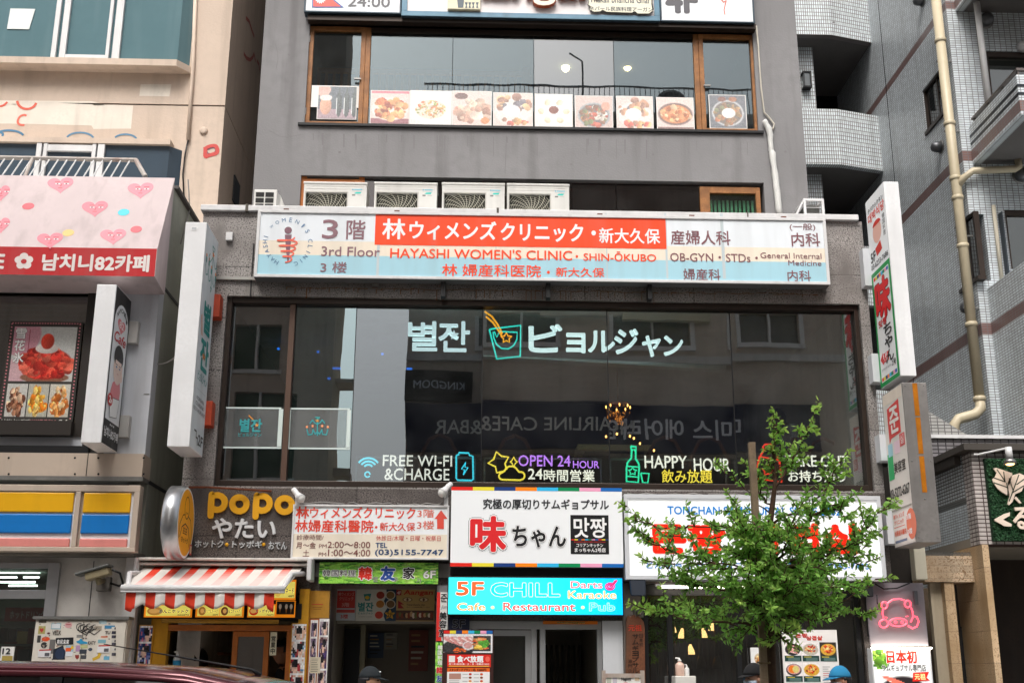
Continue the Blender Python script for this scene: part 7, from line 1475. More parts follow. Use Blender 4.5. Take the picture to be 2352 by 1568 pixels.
# ================================================================== passage signs
yq = .55
def board(name, lab, c, yq, bg, cat='sign', th=.03, fm=INK):
    x0, x1, z0, z1 = R(*c, yq); t = T(name, lab, cat, ((x0+x1)/2, yq+th, z0)); M().box(x0, x1, yq+.003, yq+th, z0, z1).ob('board', mat('board_'+bg.lstrip('#'), bg, .5, 0, .05, 3), t); a = Art(FY(yq+.003), (x0, x1, z0, z1)); return t, a
t, a = board('clinic_board', 'dim white clinic board with a red panel inside the passage head', (761, 1350, 815, 1424), yq, '#c9ccd0'); a.rect((.25, .08, .98, .62), '#c8352c'); a.txt('林ウィメンズ', (.3, .12, .94, .24), '#e6a8a0', .03, None, 2); a.txt('クリニック', (.34, .27, .9, .38), '#e6a8a0', .03, None, 2); a.txt('3階', (.45, .45, .75, .57), '#e6a8a0', .03, None, 2); a.rect((.25, .66, .98, .76), '#c8483c'); a.txt('3楼', (.42, .81, .72, .94), '#c8352c', .04); a.ob('print', INK, t)
t, a = board('bar_board', 'white bar board with turquoise Hangul and round dish photos inside the passage', (819, 1351, 909, 1425), yq, '#d9d8ce'); a.poly([(.74, 0), (1, 0), (1, 1), (.74, 1), (.68, .8), (.78, .6), (.68, .4), (.76, .2)], '#1c3c54'); a.txt('별잔', (.06, .43, .43, .7), '#2c8a86', .05); a.txt('ビョルジャン', (.06, .73, .43, .8), '#2c8a86', .03); a.poly([(.18, .17), (.37, .15), (.34, .37), (.22, .37)], '#2c8a86', 1); a.ellp((.22, .22, .33, .33), '#e8c03c', 2); a.txt('KOREAN CUISINE', (.08, .86, .4, .89), '#8a8a80')
for i, (x, y, c) in enumerate(((.6, .2, '#a83c2c'), (.85, .2, '#8a6a3c'), (.6, .48, '#c07a2c'), (.86, .48, '#7a5a34'), (.58, .82, '#d04a38'))): a.ellp((x-.12, y-.14, x+.12, y+.14), '#e0d8c8', 2+i*.2); a.ellp((x-.1, y-.115, x+.1, y+.115), c, 4+i*.2)
a.poly(star(.85, .8, .14, .17, .5), '#e0a82c', 6); a.txt('2F', (.78, .74, .92, .88), '#4a3a10', .03, None, 8); a.ob('print', INK, t)
t, a = board('nepal_board', 'tan restaurant board with painted eyes and a pennant flag inside the passage', (910, 1351, 997, 1427), yq, '#c9a86a'); a.rect((.01, .04, .14, .2), '#a82c2c', 1); a.txt('4F', (.03, .08, .12, .17), '#f0e0d0', .04, None, 3); a.txt('Aangan', (.2, .04, .95, .22), '#c03c24', .06, None, 2, 0, .1)
for x in (.3, .72): a.ellp((x-.13, .26, x+.13, .4), '#8a6a3c', 1); a.ellp((x-.1, .28, x+.1, .385), '#e0cca0', 2); a.ellp((x-.03, .285, x+.03, .38), '#6a4a2c', 3)
a.poly([(.06, .36), (.22, .48), (.12, .48), (.22, .6), (.06, .6)], '#a8302c', 2); a.txt('Thakali bhancha Ghar', (.28, .46, .76, .51), '#3a2c1c', .03); a.txt('ネパール民族料理アーガン', (.28, .54, .88, .58), '#3a2c1c', .02); a.rect((.01, .66, .99, .96), '#5a3c2c', 1)
for i in range(16): a.ellp((.02+i*.058, .68+random.uniform(0, .08), .1+i*.058, .84+random.uniform(0, .08)), random.choice(['#8a3c24', '#c9a070', '#e0d0b8', '#3c2c20', '#6a6a34']), 2+i*.1)
a.ob('print', INK, t)
M().box(GH[1][0]+.01, GH[1][1]-.01, yq+.0, yq+.1, zv(1432, yq), zv(1427, yq)).ob('sign_rail', mat('pale_rail_bar', '#8a8478', .6), cb)
M().box(PY(760, 1500, 1.5)[0], PY(838, 1500, 1.5)[0], 1.5, 1.55, .13, zv(1436, 1.5)).ob('passage_panel', mat('drab_panel', '#a8a48c', .8), cb); M().box(PY(790, 1500, 1.45)[0], PY(826, 1500, 1.45)[0], 1.42, 1.49, .4, zv(1444, 1.45)).ob('passage_door', BLACKP, cb)
for c, lab, bg_ in (((846, 1452, 880, 1510), 'dim blue framed notice on the back wall of the passage', '#4a5a74'), ((884, 1452, 912, 1490), 'dim white notice sheets on the back wall of the passage', '#a8a69c'), ((940, 1446, 982, 1540), 'dim red shop poster on the back door of the passage', '#8a4a40')):
    t, a = board('wall_notice', lab, c, 2.34, bg_, 'notice'); [a.rect((.12, .1+i*.14, .5+.4*random.random(), .15+i*.14), random.choice(['#d0ccc0', '#30343c', '#b08a60']), 1) for i in range(6)]; a.ob('print', INK, t)
# vertical hair salon sign and green banner on the pillar
t, a = board('salon_strip', 'narrow white and red vertical hair salon strip on the grey pillar', (1004, 1359, 1027, 1471), -.075, '#e6e6e4'); a.rect((0, 0, .3, 1), '#d8302a', 0); a.poly([(.3, .2), (.3, 1), (.5, 1), (.36, .8), (.5, .65), (.3, .5)], '#d8302a', .5); a.txt('준', (.35, .04, .92, .2), '#262628', .04); a.txt('Jun', (.35, .26, .9, .36), '#8a8a90', 0, None, 1, 0, .4); a.vtxt('美容室', (.25, .4, .9, .92), '#1e1e22', .05, ('#f4f0ee', .04), 3); a.ob('print', INK, t)
t, a = board('green_strip', 'narrow leaf green vertical restaurant strip under the hair salon strip', (1001, 1474, 1019, 1580), -.08, '#6ab43c'); p = Pic(10, 50, '#7cc44a', 6); p.blobs(.5, .5, .7, .7, ['#4a9c32', '#a0dc58', '#3f8f2e'], 90, .08); a.pic(p, (0, 0, 1, 1), .3); a.vtxt('韓国料理', (.25, .06, .85, .5), '#f2f4ec', .04, None, 2); a.txt('韓', (.12, .54, .85, .68), '#d8302a', .05, ('#f4f4f0', .06), 4); a.txt('友', (.12, .72, .85, .86), '#2b54a8', .05, ('#f4f4f0', .06), 4); a.ob('print', INK, t)
t, a = board('floor_sign', 'small navy sign with outlined 5F left of the sliding door', (1030, 1417, 1078, 1446), -.05, '#1c2440', 'sign', .045); a.txt('5F', (.2, .18, .8, .82), '#10121c', .02, ('#8a8e98', .05), 3); a.ob('print', INK, t)
# all-you-can-eat menu stand
yq = -.62
t, a = board('menu_stand', 'tall red and white all-you-can-eat menu stand with pork photos beside the sliding door', (1017, 1445, 1132, 1700), yq, '#3a1c18', 'menu stand', .06)
q = a.bx; V0, V1 = 1445, 1700
def my(v): return (v-V0)/(V1-V0)
for i, c in enumerate(CB): a.rect((.02+i*.12, my(1447), .02+(i+1)*.12, my(1454)), c, 1)
p = Pic(56, 22, '#e9e9ea', 2); p.el(.3, .75, .34, .5, '#2c2c30').el(.3, .7, .3, .42, '#3c3a3c')
for i in range(7): p.el(.12+i*.075, .3+.07*i*(i % 2), .1, .2, '#c98a86', -35, .3).el(.14+i*.075, .3+.07*i*(i % 2), .04, .16, '#f0dcd8', -35)
p.blobs(.33, .9, .12, .12, ['#e0481c', '#f06a2c'], 18, .04); p.el(.5, .62, .12, .24, '#dfe2e4').el(.5, .6, .09, .18, '#d8a09c'); p.rc(.6, .08, .97, .9, '#3c3a3a'); p.blobs(.78, .5, .15, .32, ['#e07a3c', '#d8582c', '#e8b070'], 24, .07).blobs(.83, .5, .09, .18, ['#3c8a2c', '#5aa83c'], 20, .06); p.blobs(.72, .72, .07, .12, ['#e8c04c'], 10, .05)
a.pic(p.noise(.03), (.02, my(1455), .98, my(1499)), 1)
a.rect((.1, my(1503), .95, my(1532)), '#e0281c', 1); a.rect((.13, my(1506), .25, my(1521)), '#f4f0ec', 2); a.txt('食べ放題', (.29, my(1506), .8, my(1521)), '#ffffff', .06, None, 3); a.ellp((.84, my(1507), .93, my(1520)), '#f06a5a', 2); a.txt('月〜木180分/金・土・日・祝祭日120分', (.13, my(1523), .92, my(1527)), '#ffffff', .04, None, 3); a.rect((.13, my(1529), .92, my(1531)), '#f0c04c', 2)
a.rect((.1, my(1534), .93, my(1543)), '#f06a1c', 1); a.txt('スタンダードプラン', (.14, my(1535.5), .55, my(1541.5)), '#3a1808', .05, None, 3); a.txt('1名 3280円', (.58, my(1535.5), .86, my(1541.5)), '#3a1808', .04, None, 3)
a.rect((.1, my(1543), .93, my(1690)), '#f2f2f2', 1); a.rect((.14, my(1547), .37, my(1560)), '#b88a7a', 2)
for i in range(4):
    for k in range(2): a.ellp((.52+k*.22, my(1546+i*8), .58+k*.22, my(1551+i*8)), random.choice(['#d85a2c', '#8a4a24', '#c0302c', '#e8985c']), 2); a.rect((.4+k*.22, my(1548+i*8), .5+k*.22, my(1549.5+i*8)), '#b0b0b0', 2)
for i in range(6): a.rect((.14, my(1563+i*4), .34, my(1564.5+i*4)), '#b8b4b0', 2)
a.ob('print', INK, t); M().box(q[0]+.05, q[0]+.1, yq+.065, yq+.45, .125, q[3]-.4).box(q[1]-.1, q[1]-.05, yq+.065, yq+.45, .125, q[3]-.4).ob('rear_leg', BLACKP, t)
M().box(q[0], q[1], yq+.003, yq+.06, .125, q[2]-.001).ob('base', BLACKP, t)
# ---- weathered plank sign
yq = -.09; P = [(1437, 1600), (1438, 1424), (1440, 1416), (1444, 1412), (1448, 1416), (1452, 1412), (1459, 1411), (1461, 1417), (1465, 1413), (1472, 1418), (1479, 1428), (1481, 1440), (1483, 1600)]
t = T('plank_sign', 'weathered brown plank sign with brushed black kana on the pillar left of the grill front', 'sign', tuple(PY(1460, 1600, yq))); M().prism([PY(u, v, yq) for u, v in P], (0, .045, 0)).ob('plank', mat('weathered_plank', '#6b4028', .7, 0, .3, 5, .5), t, bev=.006)
a = Art(FY(yq)); a.txt('元祖', (1443, 1434, 1474, 1448), '#b8301c', .02); a.vtxt('サムギョプサル', (1452, 1454, 1467, 1546), '#1e140e', .03); a.vtxt('日本初', (1468, 1454, 1477, 1484), '#1e140e', 0); a.vtxt('専門店', (1443, 1512, 1452, 1546), '#1e140e', 0); a.ob('lettering', INK, t)
t = T('wall_valve', 'small round steel valve plate on the pillar above the plank sign', 'valve', tuple(PY(1467, 1407, -.045))); c = PY(1467, 1406, -.042); M().box(c[0]-.05, c[0]+.05, -.05, -.041, c[2]-.05, c[2]+.05).ob('plate', STEEL, t); M().lathe(tuple(c), [(.03, -.01), (.03, -.03), (.012, -.04)], 14, 'y').ob('knob', STEEL, t, True)
# ---- rusty framed notice stand
yq = -.75; x0, x1, z0, z1 = R(1382, 1543, 1484, 1680, yq); t = T('notice_stand', 'rusty white framed notice stand in front of the plank sign', 'stand', ((x0+x1)/2, yq, .12))
b = M(); b.box(x0, x0+.04, yq, yq+.04, .125, z1+.02).box(x1-.04, x1, yq, yq+.04, .125, z1+.02).box(x0+.04, x1-.04, yq, yq+.035, z1-.05, z1-.01).ob('frame', mat('rusting_frame', '#b0a49a', .7, .1, .15, 5, .95, dirt='#8a4018'), t); M().box(x0+.04, x1-.04, yq+.012, yq+.022, z0, z1-.05).ob('notice_board', mat('white_card', '#eceae6'), t)
a = Art(FY(yq+.011), (x0+.04, x1-.04, z0, z1)); a.txt('Nagomi', (.45, .09, .72, .15), '#1e1e20', .06, None, 2); a.rect((.03, .07, .16, .2), '#b8bcae', 1); a.rect((.2, .07, .32, .3), '#c0bcc6', 1); a.rect((.84, .06, .96, .14), '#d8c0a0', 1); a.ellp((.45, .17, .7, .3), '#c86a48', 1); a.ob('print', INK, t)
# ---- black speakers under the grill sign
for (u, v), lab, s_ in (((1464, 1350), 'dark blue-edged speaker under the left end of the white grill sign', 1), ((1984, 1352), 'black speaker under the right end of the white grill sign', -1)):
    c = PY(u, v, -.22); t = T('speaker', lab, 'speaker', (c[0], -.05, c[2]), 'speakers under the grill sign'); M().hexa([(c[0]-.08, -.3, c[2]-.09), (c[0]+.08, -.3, c[2]-.09), (c[0]+.06, -.1, c[2]-.06), (c[0]-.06, -.1, c[2]-.06), (c[0]-.09, -.26, c[2]+.1), (c[0]+.09, -.26, c[2]+.1), (c[0]+.07, -.08, c[2]+.1), (c[0]-.07, -.08, c[2]+.1)]).ob('cabinet', mat('speaker_blue' if s_ > 0 else 'speaker_black', '#16202e' if s_ > 0 else '#151618', .4), t, bev=.015); M().box(c[0]-.02, c[0]+.02, -.1, -.043, c[2], c[2]+.05).ob('mount', DARK, t)
t = T('led_batten', 'bright white LED batten under the grill sign behind the tree', 'light', tuple(PY(1740, 1350, -.2))); p0, p1 = PY(1518, 1347, -.2), PY(1948, 1349, -.2); M().box(p0[0], p1[0], -.21, -.18, p0[2]-.012, p0[2]+.008).ob('tube', mat('batten_glow', '#fff4e6', .3, emit='#fff2e0', es=12), t); M().box(p0[0]-.06, p1[0]+.06, -.23, -.16, p0[2]+.009, p0[2]+.03).ob('housing', WMETAL, t); M().box(p0[0]+.4, p0[0]+.45, -.2, -.003, p0[2]+.031, p0[2]+.06).box(p1[0]-.45, p1[0]-.4, -.2, -.003, p0[2]+.031, p0[2]+.06).ob('bracket', DARK, t)
# ---- pendant lamps and brass ducts in the grill house, lamps in the door opening
for i, (u, v) in enumerate(((1567, 1453), (1615, 1452), (1636, 1436), (1586, 1490), (1544, 1440))):
    c = PY(u, v, 1.8+.3*(i % 3)); t = T('pendant_lamp', 'warm glass pendant lamp hanging in the dark grill house', 'lamp', tuple(c), 'pendant lamps in the grill house'); M().lathe((c[0], c[1], c[2]-.06), [(.055, 0), (.045, .05), (.02, .1), (.012, .12)], 14).ob('lamp_shade', mat('warm_shade', '#ffdca0', .4, emit='#ffc27a', es=5), t, True); M().tube([(c[0], c[1], c[2]+.05), (c[0], c[1], GH[3][3]-.01)], .006, 5).ob('cord', BLACKP, t)
for i, u in enumerate((1549, 1578, 1611, 1648)):
    c = PY(u, 1535, 1.5); t = T('smoke_duct', 'thin brass smoke duct hanging over a table in the grill house', 'duct', tuple(c), 'smoke ducts in the grill house'); z_t = GH[3][3]-.01; M().tube([(c[0], 1.5, z_t), (c[0], 1.5, c[2]+.15)], .022, 10).ob('duct', mat('aged_brass', '#8a6a34', .3, .9, .2, 12), t, True); M().lathe((c[0], 1.5, c[2]), [(.06, 0), (.055, .06), (.03, .15)], 14).ob('hood', mat('aged_brass', '#8a6a34'), t, True)
for i, (u, v, y_) in enumerate(((1348, 1452, 3.2), (1361, 1466, 2.6), (1377, 1450, 3.2))):
    c = PY(u, v, y_); t = T('shade_lamp', 'glowing pale shade lamp hanging inside the open glass doorway', 'lamp', tuple(c), 'shade lamps in the doorway'); M().lathe((c[0], c[1], c[2]-.05), [(.1, 0), (.08, .07), (.03, .11)], 16).ob('lamp_shade', mat('cream_glow', '#fff0d0', .4, emit='#ffe2b0', es=6), t, True); M().tube([(c[0], c[1], c[2]+.06), (c[0], c[1], GH[2][3]-.01)], .006, 5).ob('cord', BLACKP, t)
x0, x1, z0, z1 = R(1344, 1446, 1379, 1474, 4.2); M().box(x0, x1, 4.15, 4.2, z0, z1).ob('wall_picture', mat('blue_picture', '#3c5a70', .5), None, label='small blue grey picture on the back wall of the open doorway', cat='picture')
# ---- grill house posters
yq = -.02
t, a = board('grill_menu', 'large white grill menu poster with five dish photos behind the tree', (1795, 1445, 1932, 1590), yq, '#e9e7e6', 'poster', .035)
def gy(v): return (v-1445)/145
a.txt('Now on English Menu', (.22, gy(1446.5), .52, gy(1450)), '#3a3a3c', .03); a.txt('돈짱', (.25, gy(1454), .46, gy(1463)), '#c8281c', .06); a.txt('삼겹살', (.44, gy(1459), .73, gy(1469)), '#c8281c', .06)
for i, (x, v) in enumerate(((.03, 1474), (.35, 1474), (.67, 1474), (.03, 1521), (.35, 1521))):
    p = Pic(26, 24, '#efeaea' if i != 2 else '#3a3430', 60+i); p.el(.5, .55, .48, .46, '#2c2a2c' if i in (0, 3) else '#d8a83c' if i in (2, 4) else '#b8b4a8')
    if i == 0:
        for k in range(5): p.el(.45+.02*k, .28+k*.12, .33, .06, '#d88a80', 15, .3).el(.45+.02*k, .3+k*.12, .3, .02, '#f0dad4', 15)
    elif i == 3: p.el(.5, .5, .42, .38, '#d8a0a0').el(.42, .5, .25, .3, '#e8781c').el(.62, .5, .2, .28, '#d8cc7c')
    else: p.blobs(.5, .52, .3, .28, ['#d8481c', '#e88a4c', '#a83018', '#f0b87c'], 34, .07); p.blobs(.5, .5, .12, .1, ['#e8d890'], 5, .06)
    a.pic(p.noise(.03), (x, gy(v), x+.3, gy(v+31)), 1); a.rect((x, gy(v+31), x+.3, gy(v+44)), '#1c3f3c', 1); a.rect((x+.03, gy(v+33), x+.16, gy(v+35)), '#c0b03c', 2)
    for k in range(3): a.rect((x+.06, gy(v+36+k*2.6), x+.27, gy(v+37.2+k*2.6)), '#7a9a94', 2)
for k in range(8): a.rect((.7, gy(1530+k*5), .7+.1+.15*random.random(), gy(1531.5+k*5)), random.choice(['#c86a6a', '#a8a8a8']), 1)
a.ob('print', INK, t)
t, a = board('noodle_poster', 'white poster with a bowl photo half hidden behind the tree trunk', (1724, 1486, 1777, 1570), yq, '#e3e4e6', 'poster', .035); p = Pic(18, 18, '#e3e4e6', 70); p.el(.5, .5, .45, .4, '#c9b8a0').blobs(.5, .5, .35, .3, ['#c07a3c', '#8a4a24', '#e0b070'], 26, .09); a.pic(p, (.12, .12, .62, .5)); a.ellp((.6, .55, .98, .75), '#a8443c', 1); a.ellp((.66, .58, .92, .72), '#d8b090', 2); a.ob('print', INK, t)
# ---- condiment box with dispensers by the grill door
x0, x1, z0, z1 = R(1551, 1551, 1600, 1590, -.3); M().box(x0, x1, -.3, -.05, .125, z1).ob('display_box', mat('white_box', '#d6d4ce', .5, 0, .05, 3), None, bev=.01, label='white box under the two hand pump bottles at the grill front', cat='box')
bottle('pump_bottle', 'peach pump bottle, larger of two on the white box at the grill front', 1562, 1551, -.2, .19, .048, '#d8b8a8', '#e6e4e0'); bottle('pump_bottle', 'small white pump bottle on the white box at the grill front', 1578, 1551, -.2, .12, .026, '#e0e0de', '#e6e4e0')
# ---- neon pig panel and photo sign below it
yq = -.16; x0, x1, z0, z1 = Q((1989, 1337), (2120, 1338), (2136, 1483), (2001, 1481), yq)
t = T('pig_neon_sign', 'grey clear-faced panel with a pink neon pig outline beside the grill front', 'neon sign', ((x0+x1)/2, -.003, z0)); M().box(x0, x1, yq+.02, yq+.05, z0, z1).ob('back_panel', mat('mauve_grey_panel', '#8a848a', .3, 0, .05, 3), t, bev=.004); M().box(x0+.02, x0+.08, yq+.05, -.003, z0+.1, z1-.1).box(x1-.08, x1-.02, yq+.05, -.003, z0+.1, z1-.1).ob('bracket', DARK, t)
b = M(); b.cur = tuple(hexc('#ff5468'))
def nt(pts, closed=False, r=.009): b.tube([PY(u, v, yq-.02) for u, v in pts], r, 6, closed)
nt([(2036, 1386), (2050, 1376), (2066, 1374), (2078, 1378)]); nt(arc(2031, 1389, 7, 8, 0, 360), True); nt(arc(2085, 1386, 7, 8, 0, 360), True); nt([(2028, 1397), (2027, 1408), (2030, 1420), (2026, 1424)]); nt([(2092, 1393), (2096, 1404), (2097, 1416), (2092, 1428)]); nt(arc(2063, 1428, 20, 9, 0, 360, 18), True); nt(arc(2057, 1428, 2.5, 3, 0, 360, 8), True, .006); nt(arc(2072, 1428, 2.5, 3, 0, 360, 8), True, .006); nt(arc(2030, 1431, 10, 9, 60, 400), False); nt([(2098, 1414), (2106, 1416), (2110, 1426), (2106, 1438), (2096, 1442), (2086, 1436)]); nt([(2034, 1416), (2038, 1418)], False, .006); nt([(2080, 1415), (2086, 1414)], False, .006)
b.ob('tube', ink('pink_neon', .3, 1.3), t)
M().tube([PY(u, v, yq-.01) for u, v in ((2010, 1340), (2030, 1352), (2060, 1350), (2090, 1338))], .008, 5).tube([PY(u, v, yq-.01) for u, v in ((2014, 1365), (2015, 1385), (2024, 1388))], .006, 5).ob('wiring', BLACKP, t, True)
xa, xb, za, zb = R(2097, 1356, 2108, 1388, yq); M().box(xa, xb, yq-.03, yq+.019, za, zb).ob('transformer', mat('grey_box', '#5a5a5e', .5), t, bev=.004)
yq = -.14; x0, x1, z0, z1 = Q((2001, 1488), (2136, 1488), (2146, 1600), (2008, 1600), yq)
t = lightbox('pork_sign', 'lit photo sign reading 日本初 with pork slices under the neon panel', (x0, x1, z0, z1), yq, -.003, mat('pale_casing', '#cfd2d6'), .012, face='#eceeee'); a = Art(FY(yq+.005), (x0, x1, z0, z1)); p = Pic(50, 40, '#e6e8e8', 80); p.blobs(.12, .2, .14, .22, ['#5a8a2c', '#7cb03c', '#a8cc5c', '#3c6a24'], 50, .06); p.el(.5, 1.0, .46, .44, '#2c2628')
for k in range(7): p.el(.36+.07*k, .68+.06*k, .24, .05, '#d86a58', 25, .3).el(.36+.07*k, .7+.06*k, .2, .015, '#f0d0c8', 25)
a.pic(p, (.02, .02, .98, .98)); a.txt('日本初', (.26, .04, .76, .3), '#e02c1c', .07, ('#ffffff', .06), 4); a.txt('サムギョプサル専門店', (.16, .33, .9, .47), '#2a2624', .05, ('#ffffff', .06), 4); a.poly([(.68, .5), (.95, .48), (.9, .6), (.95, .66), (.66, .68)], '#d8281c', 3); a.txt('元祖', (.7, .52, .88, .64), '#f4e6a0', .05, None, 5); a.ob('print', ink('lit_face2', .35, .25), t)
M().box(x0, x1, yq-.06, yq-.012, z1-.005, z1+.012).ob('lamp_strip', mat('batten_glow', '#fff4e6'), t)
# ================================================================== street tree and its stake
random.seed(21); rs = np.random.RandomState(21)
YT = -3.35
t = T('street_tree', 'young leafy street tree with two long upright shoots in front of the white grill sign', 'tree', (PY(1775, 1568, YT)[0], YT, .12))
tp = [(1772, 1568), (1768, 1430), (1763, 1310), (1769, 1200), (1781, 1105), (1778, 1030), (1776, 962)]
TP = [PY(u, v, YT) for u, v in tp]; x_b = TP[0][0]
trunk = [np.array([x_b, YT, .12]), np.array([x_b, YT, .8])]+TP
wood = M(); wood.tube(trunk, [.05, .045, .042, .038, .032, .025, .018, .011, .005], 10)
leaf = M()
def add_leaf(p, d, L, c):
    d = d/np.linalg.norm(d); s_ = np.cross(d, rs.randn(3)); s_ /= np.linalg.norm(s_)+1e-9; n = np.cross(d, s_); w_ = L*.21
    q = p+d*L*.5+n*L*.06; e = p+d*L-n*L*.08
    leaf.add([p, p+d*L*.35+s_*w_, q, p+d*L*.35-s_*w_, p+d*L*.72+s_*w_*.75-n*L*.02, e, p+d*L*.72-s_*w_*.75-n*L*.02], [(0, 2, 1), (0, 3, 2), (1, 2, 4), (2, 5, 4), (3, 6, 2), (2, 6, 5)], c)
def lc(young): 
    g_ = rs.uniform(.5, 1.45); a0 = np.array([.15, .36, .06])*g_; a1 = np.array([.44, .62, .13])*rs.uniform(.8, 1.15); return tuple(a0*(1-young)+a1*young)
def twig(p, d, L, young, dens=1.0):
    n = max(4, int(L/.019*dens)); pts = []; q = p.copy(); dd = d/np.linalg.norm(d)
    for i in range(n+1):
        pts.append(q.copy()); dd = dd+rs.randn(3)*.1+np.array([0, 0, .03]); dd /= np.linalg.norm(dd); q = q+dd*L/n
    wood.tube(pts, [.006*(1-.8*i/n)+.001 for i in range(n+1)], 5, cap=False)
    for i in range(1, n+1):
        tip = (i/n)**2
        for k in range(2+(rs.rand() < .5)):
            o = rs.randn(3); o -= dd*np.dot(o, dd)*.5; o[2] -= .35; v = dd*.55+o/np.linalg.norm(o)*.9
            add_leaf(pts[i], v, rs.uniform(.03, .066), lc(min(1, young*(.25+.9*tip)+.22*rs.rand()**2)))
def limb(v0, tips, yoff, young=.3, r0=.016, nt=13, tl=.34):
    k = [abs(q[1]-v0) for q in tp]; 
    for i in range(len(tp)-1):
        if tp[i][1] >= v0 >= tp[i+1][1]: f = (tp[i][1]-v0)/(tp[i][1]-tp[i+1][1]); p0 = TP[i]*(1-f)+TP[i+1]*f
    P = [p0]+[PY(u, v, YT+yoff*(j+1)/len(tips)) for j, (u, v) in enumerate(tips)]
    pts = []
    for i in range(len(P)-1):
        for f in np.linspace(0, 1, 6)[:-1]: pts.append(P[i]*(1-f)+P[i+1]*f+rs.randn(3)*.012)
    pts.append(P[-1]); n = len(pts)
    wood.tube(pts, [r0*(1-.85*i/(n-1)) for i in range(n)], 6)
    dir_ = pts[-1]-pts[0]; dir_ /= np.linalg.norm(dir_)
    nt = max(3, int(nt*1.2))
    for j in range(nt):
        f = .22+.78*(j+rs.rand())/nt; i = min(n-2, int(f*(n-1))); p = pts[i]; lo = pts[i+1]-pts[i]; lo /= np.linalg.norm(lo)+1e-9
        o = rs.randn(3); o[2] *= .7; o /= np.linalg.norm(o); twig(p, lo*.7+o*.8+np.array([0, 0, .1]), tl*rs.uniform(.5, 1.15)*(1.1-.55*f), young*(.3+.7*f))
    twig(pts[-1], dir_+np.array([0, 0, .12]), tl*.55, young+.2)
# limbs measured from the picture: trunk height, way points, depth drift
limb(1440, [(1640, 1428), (1560, 1416), (1492, 1404)], -.25, .55, .014, 13)
limb(1425, [(1850, 1410), (1920, 1400), (1972, 1418)], .3, .4, .013, 12, .3)
limb(1400, [(1700, 1440), (1600, 1400)], .35, .15, .012, 12); limb(1390, [(1830, 1440), (1870, 1380)], .4, .15, .012, 10)
limb(1452, [(1790, 1462), (1815, 1452)], -.35, .9, .008, 8, .24)
limb(1360, [(1660, 1350), (1570, 1340), (1530, 1300)], .1, .25, .015, 16); limb(1350, [(1850, 1355), (1940, 1345)], -.2, .2, .014, 14); limb(1340, [(1700, 1370), (1660, 1340)], -.5, .2, .012, 12); limb(1335, [(1830, 1330), (1880, 1300)], -.45, .2, .012, 13)
limb(1310, [(1650, 1300), (1540, 1265), (1480, 1232)], -.15, .3, .014, 11); limb(1300, [(1860, 1290), (1960, 1250), (2028, 1168)], .15, .35, .016, 20); limb(1290, [(1690, 1260), (1600, 1310)], .45, .15, .012, 12); limb(1280, [(1850, 1250), (1930, 1290), (1985, 1255)], .35, .2, .012, 13)
limb(1255, [(1690, 1225), (1600, 1205), (1520, 1215)], .25, .25, .012, 10, .26); limb(1245, [(1850, 1200), (1900, 1160), (1935, 1190)], -.2, .25, .012, 13)
limb(1235, [(1540, 1230), (1465, 1195), (1440, 1162)], -.3, .7, .007, 5, .16)
limb(1215, [(1710, 1190), (1690, 1155)], .1, .25, .01, 7, .24); limb(1200, [(1850, 1170), (1905, 1115), (1928, 1062)], .0, .55, .012, 15, .28)
limb(1180, [(1700, 1110), (1660, 1080)], -.1, .3, .007, 3, .18); limb(1330, [(1900, 1400), (2010, 1330)], -.1, .3, .012, 9, .26)
limb(1160, [(1740, 1130), (1725, 1080)], .15, .3, .009, 8, .22); limb(1120, [(1810, 1075), (1845, 1010), (1874, 940)], -.05, .75, .011, 16, .15); limb(1090, [(1800, 1060), (1812, 1030)], .1, .4, .007, 6, .16)
limb(1110, [(1772, 1075), (1782, 1010), (1776, 958)], -.05, .7, .006, 15, .14)
limb(1300, [(1720, 1250), (1700, 1200)], -.55, .25, .01, 11); limb(1380, [(1740, 1400), (1720, 1330)], -.6, .2, .01, 12); limb(1320, [(1800, 1260), (1820, 1200)], -.5, .25, .01, 11); limb(1370, [(1800, 1380), (1840, 1330)], -.6, .15, .01, 11)
for u, v in ((1990, 1290), (2010, 1230), (1950, 1360), (1500, 1290)): limb(1310, [((1763+u)/2, (1300+v)/2), (u, v)], rs.uniform(-.3, .3), .35, .01, 9, .24)
for k_ in range(16):
    u, v = rs.uniform(1630, 1900), rs.uniform(1190, 1430); v0 = min(1430, v+rs.uniform(0, 90)); limb(max(1010, v0), [((1765+u)/2, (v0+v)/2-10), (u, v)], rs.uniform(-.55, .5), .2, .009, 8, .24)
for v0, u, v in ((1230, 1700, 1225), (1270, 1730, 1255), (1300, 1770, 1275), (1330, 1720, 1310), (1370, 1745, 1345), (1400, 1710, 1385), (1420, 1770, 1405), (1250, 1790, 1230)): limb(v0, [((1762+u)/2, (v0+v)/2-8), (u, v)], -.5, .4, .008, 9, .22)
wood.ob('trunk', mat('bark', '#4a3626', .9, 0, .3, 20, 0, .4, 80), t, True)
lm = ink('leaf', .5, 0, 0, .35); n = lm.node_tree; p_ = n.nodes['Principled BSDF']; tr = n.nodes.new('ShaderNodeBsdfTranslucent'); at = [q for q in n.nodes if q.type == 'ATTRIBUTE'][0]
hs_ = n.nodes.new('ShaderNodeHueSaturation'); hs_.inputs['Value'].default_value = 1.6; n.links.new(at.outputs['Color'], hs_.inputs['Color']); n.links.new(hs_.outputs[0], tr.inputs[0])
mx = n.nodes.new('ShaderNodeMixShader'); mx.inputs[0].default_value = .35; n.links.new(p_.outputs[0], mx.inputs[1]); n.links.new(tr.outputs[0], mx.inputs[2]); n.links.new(mx.outputs[0], n.nodes['Material Output'].inputs[0])
leaf.ob('crown', lm, t)
ys_ = YT-.14; p0, p1 = PY(1725, 1016, ys_), PY(1757, 1568, ys_); xs_ = (p0[0]+p1[0])/2
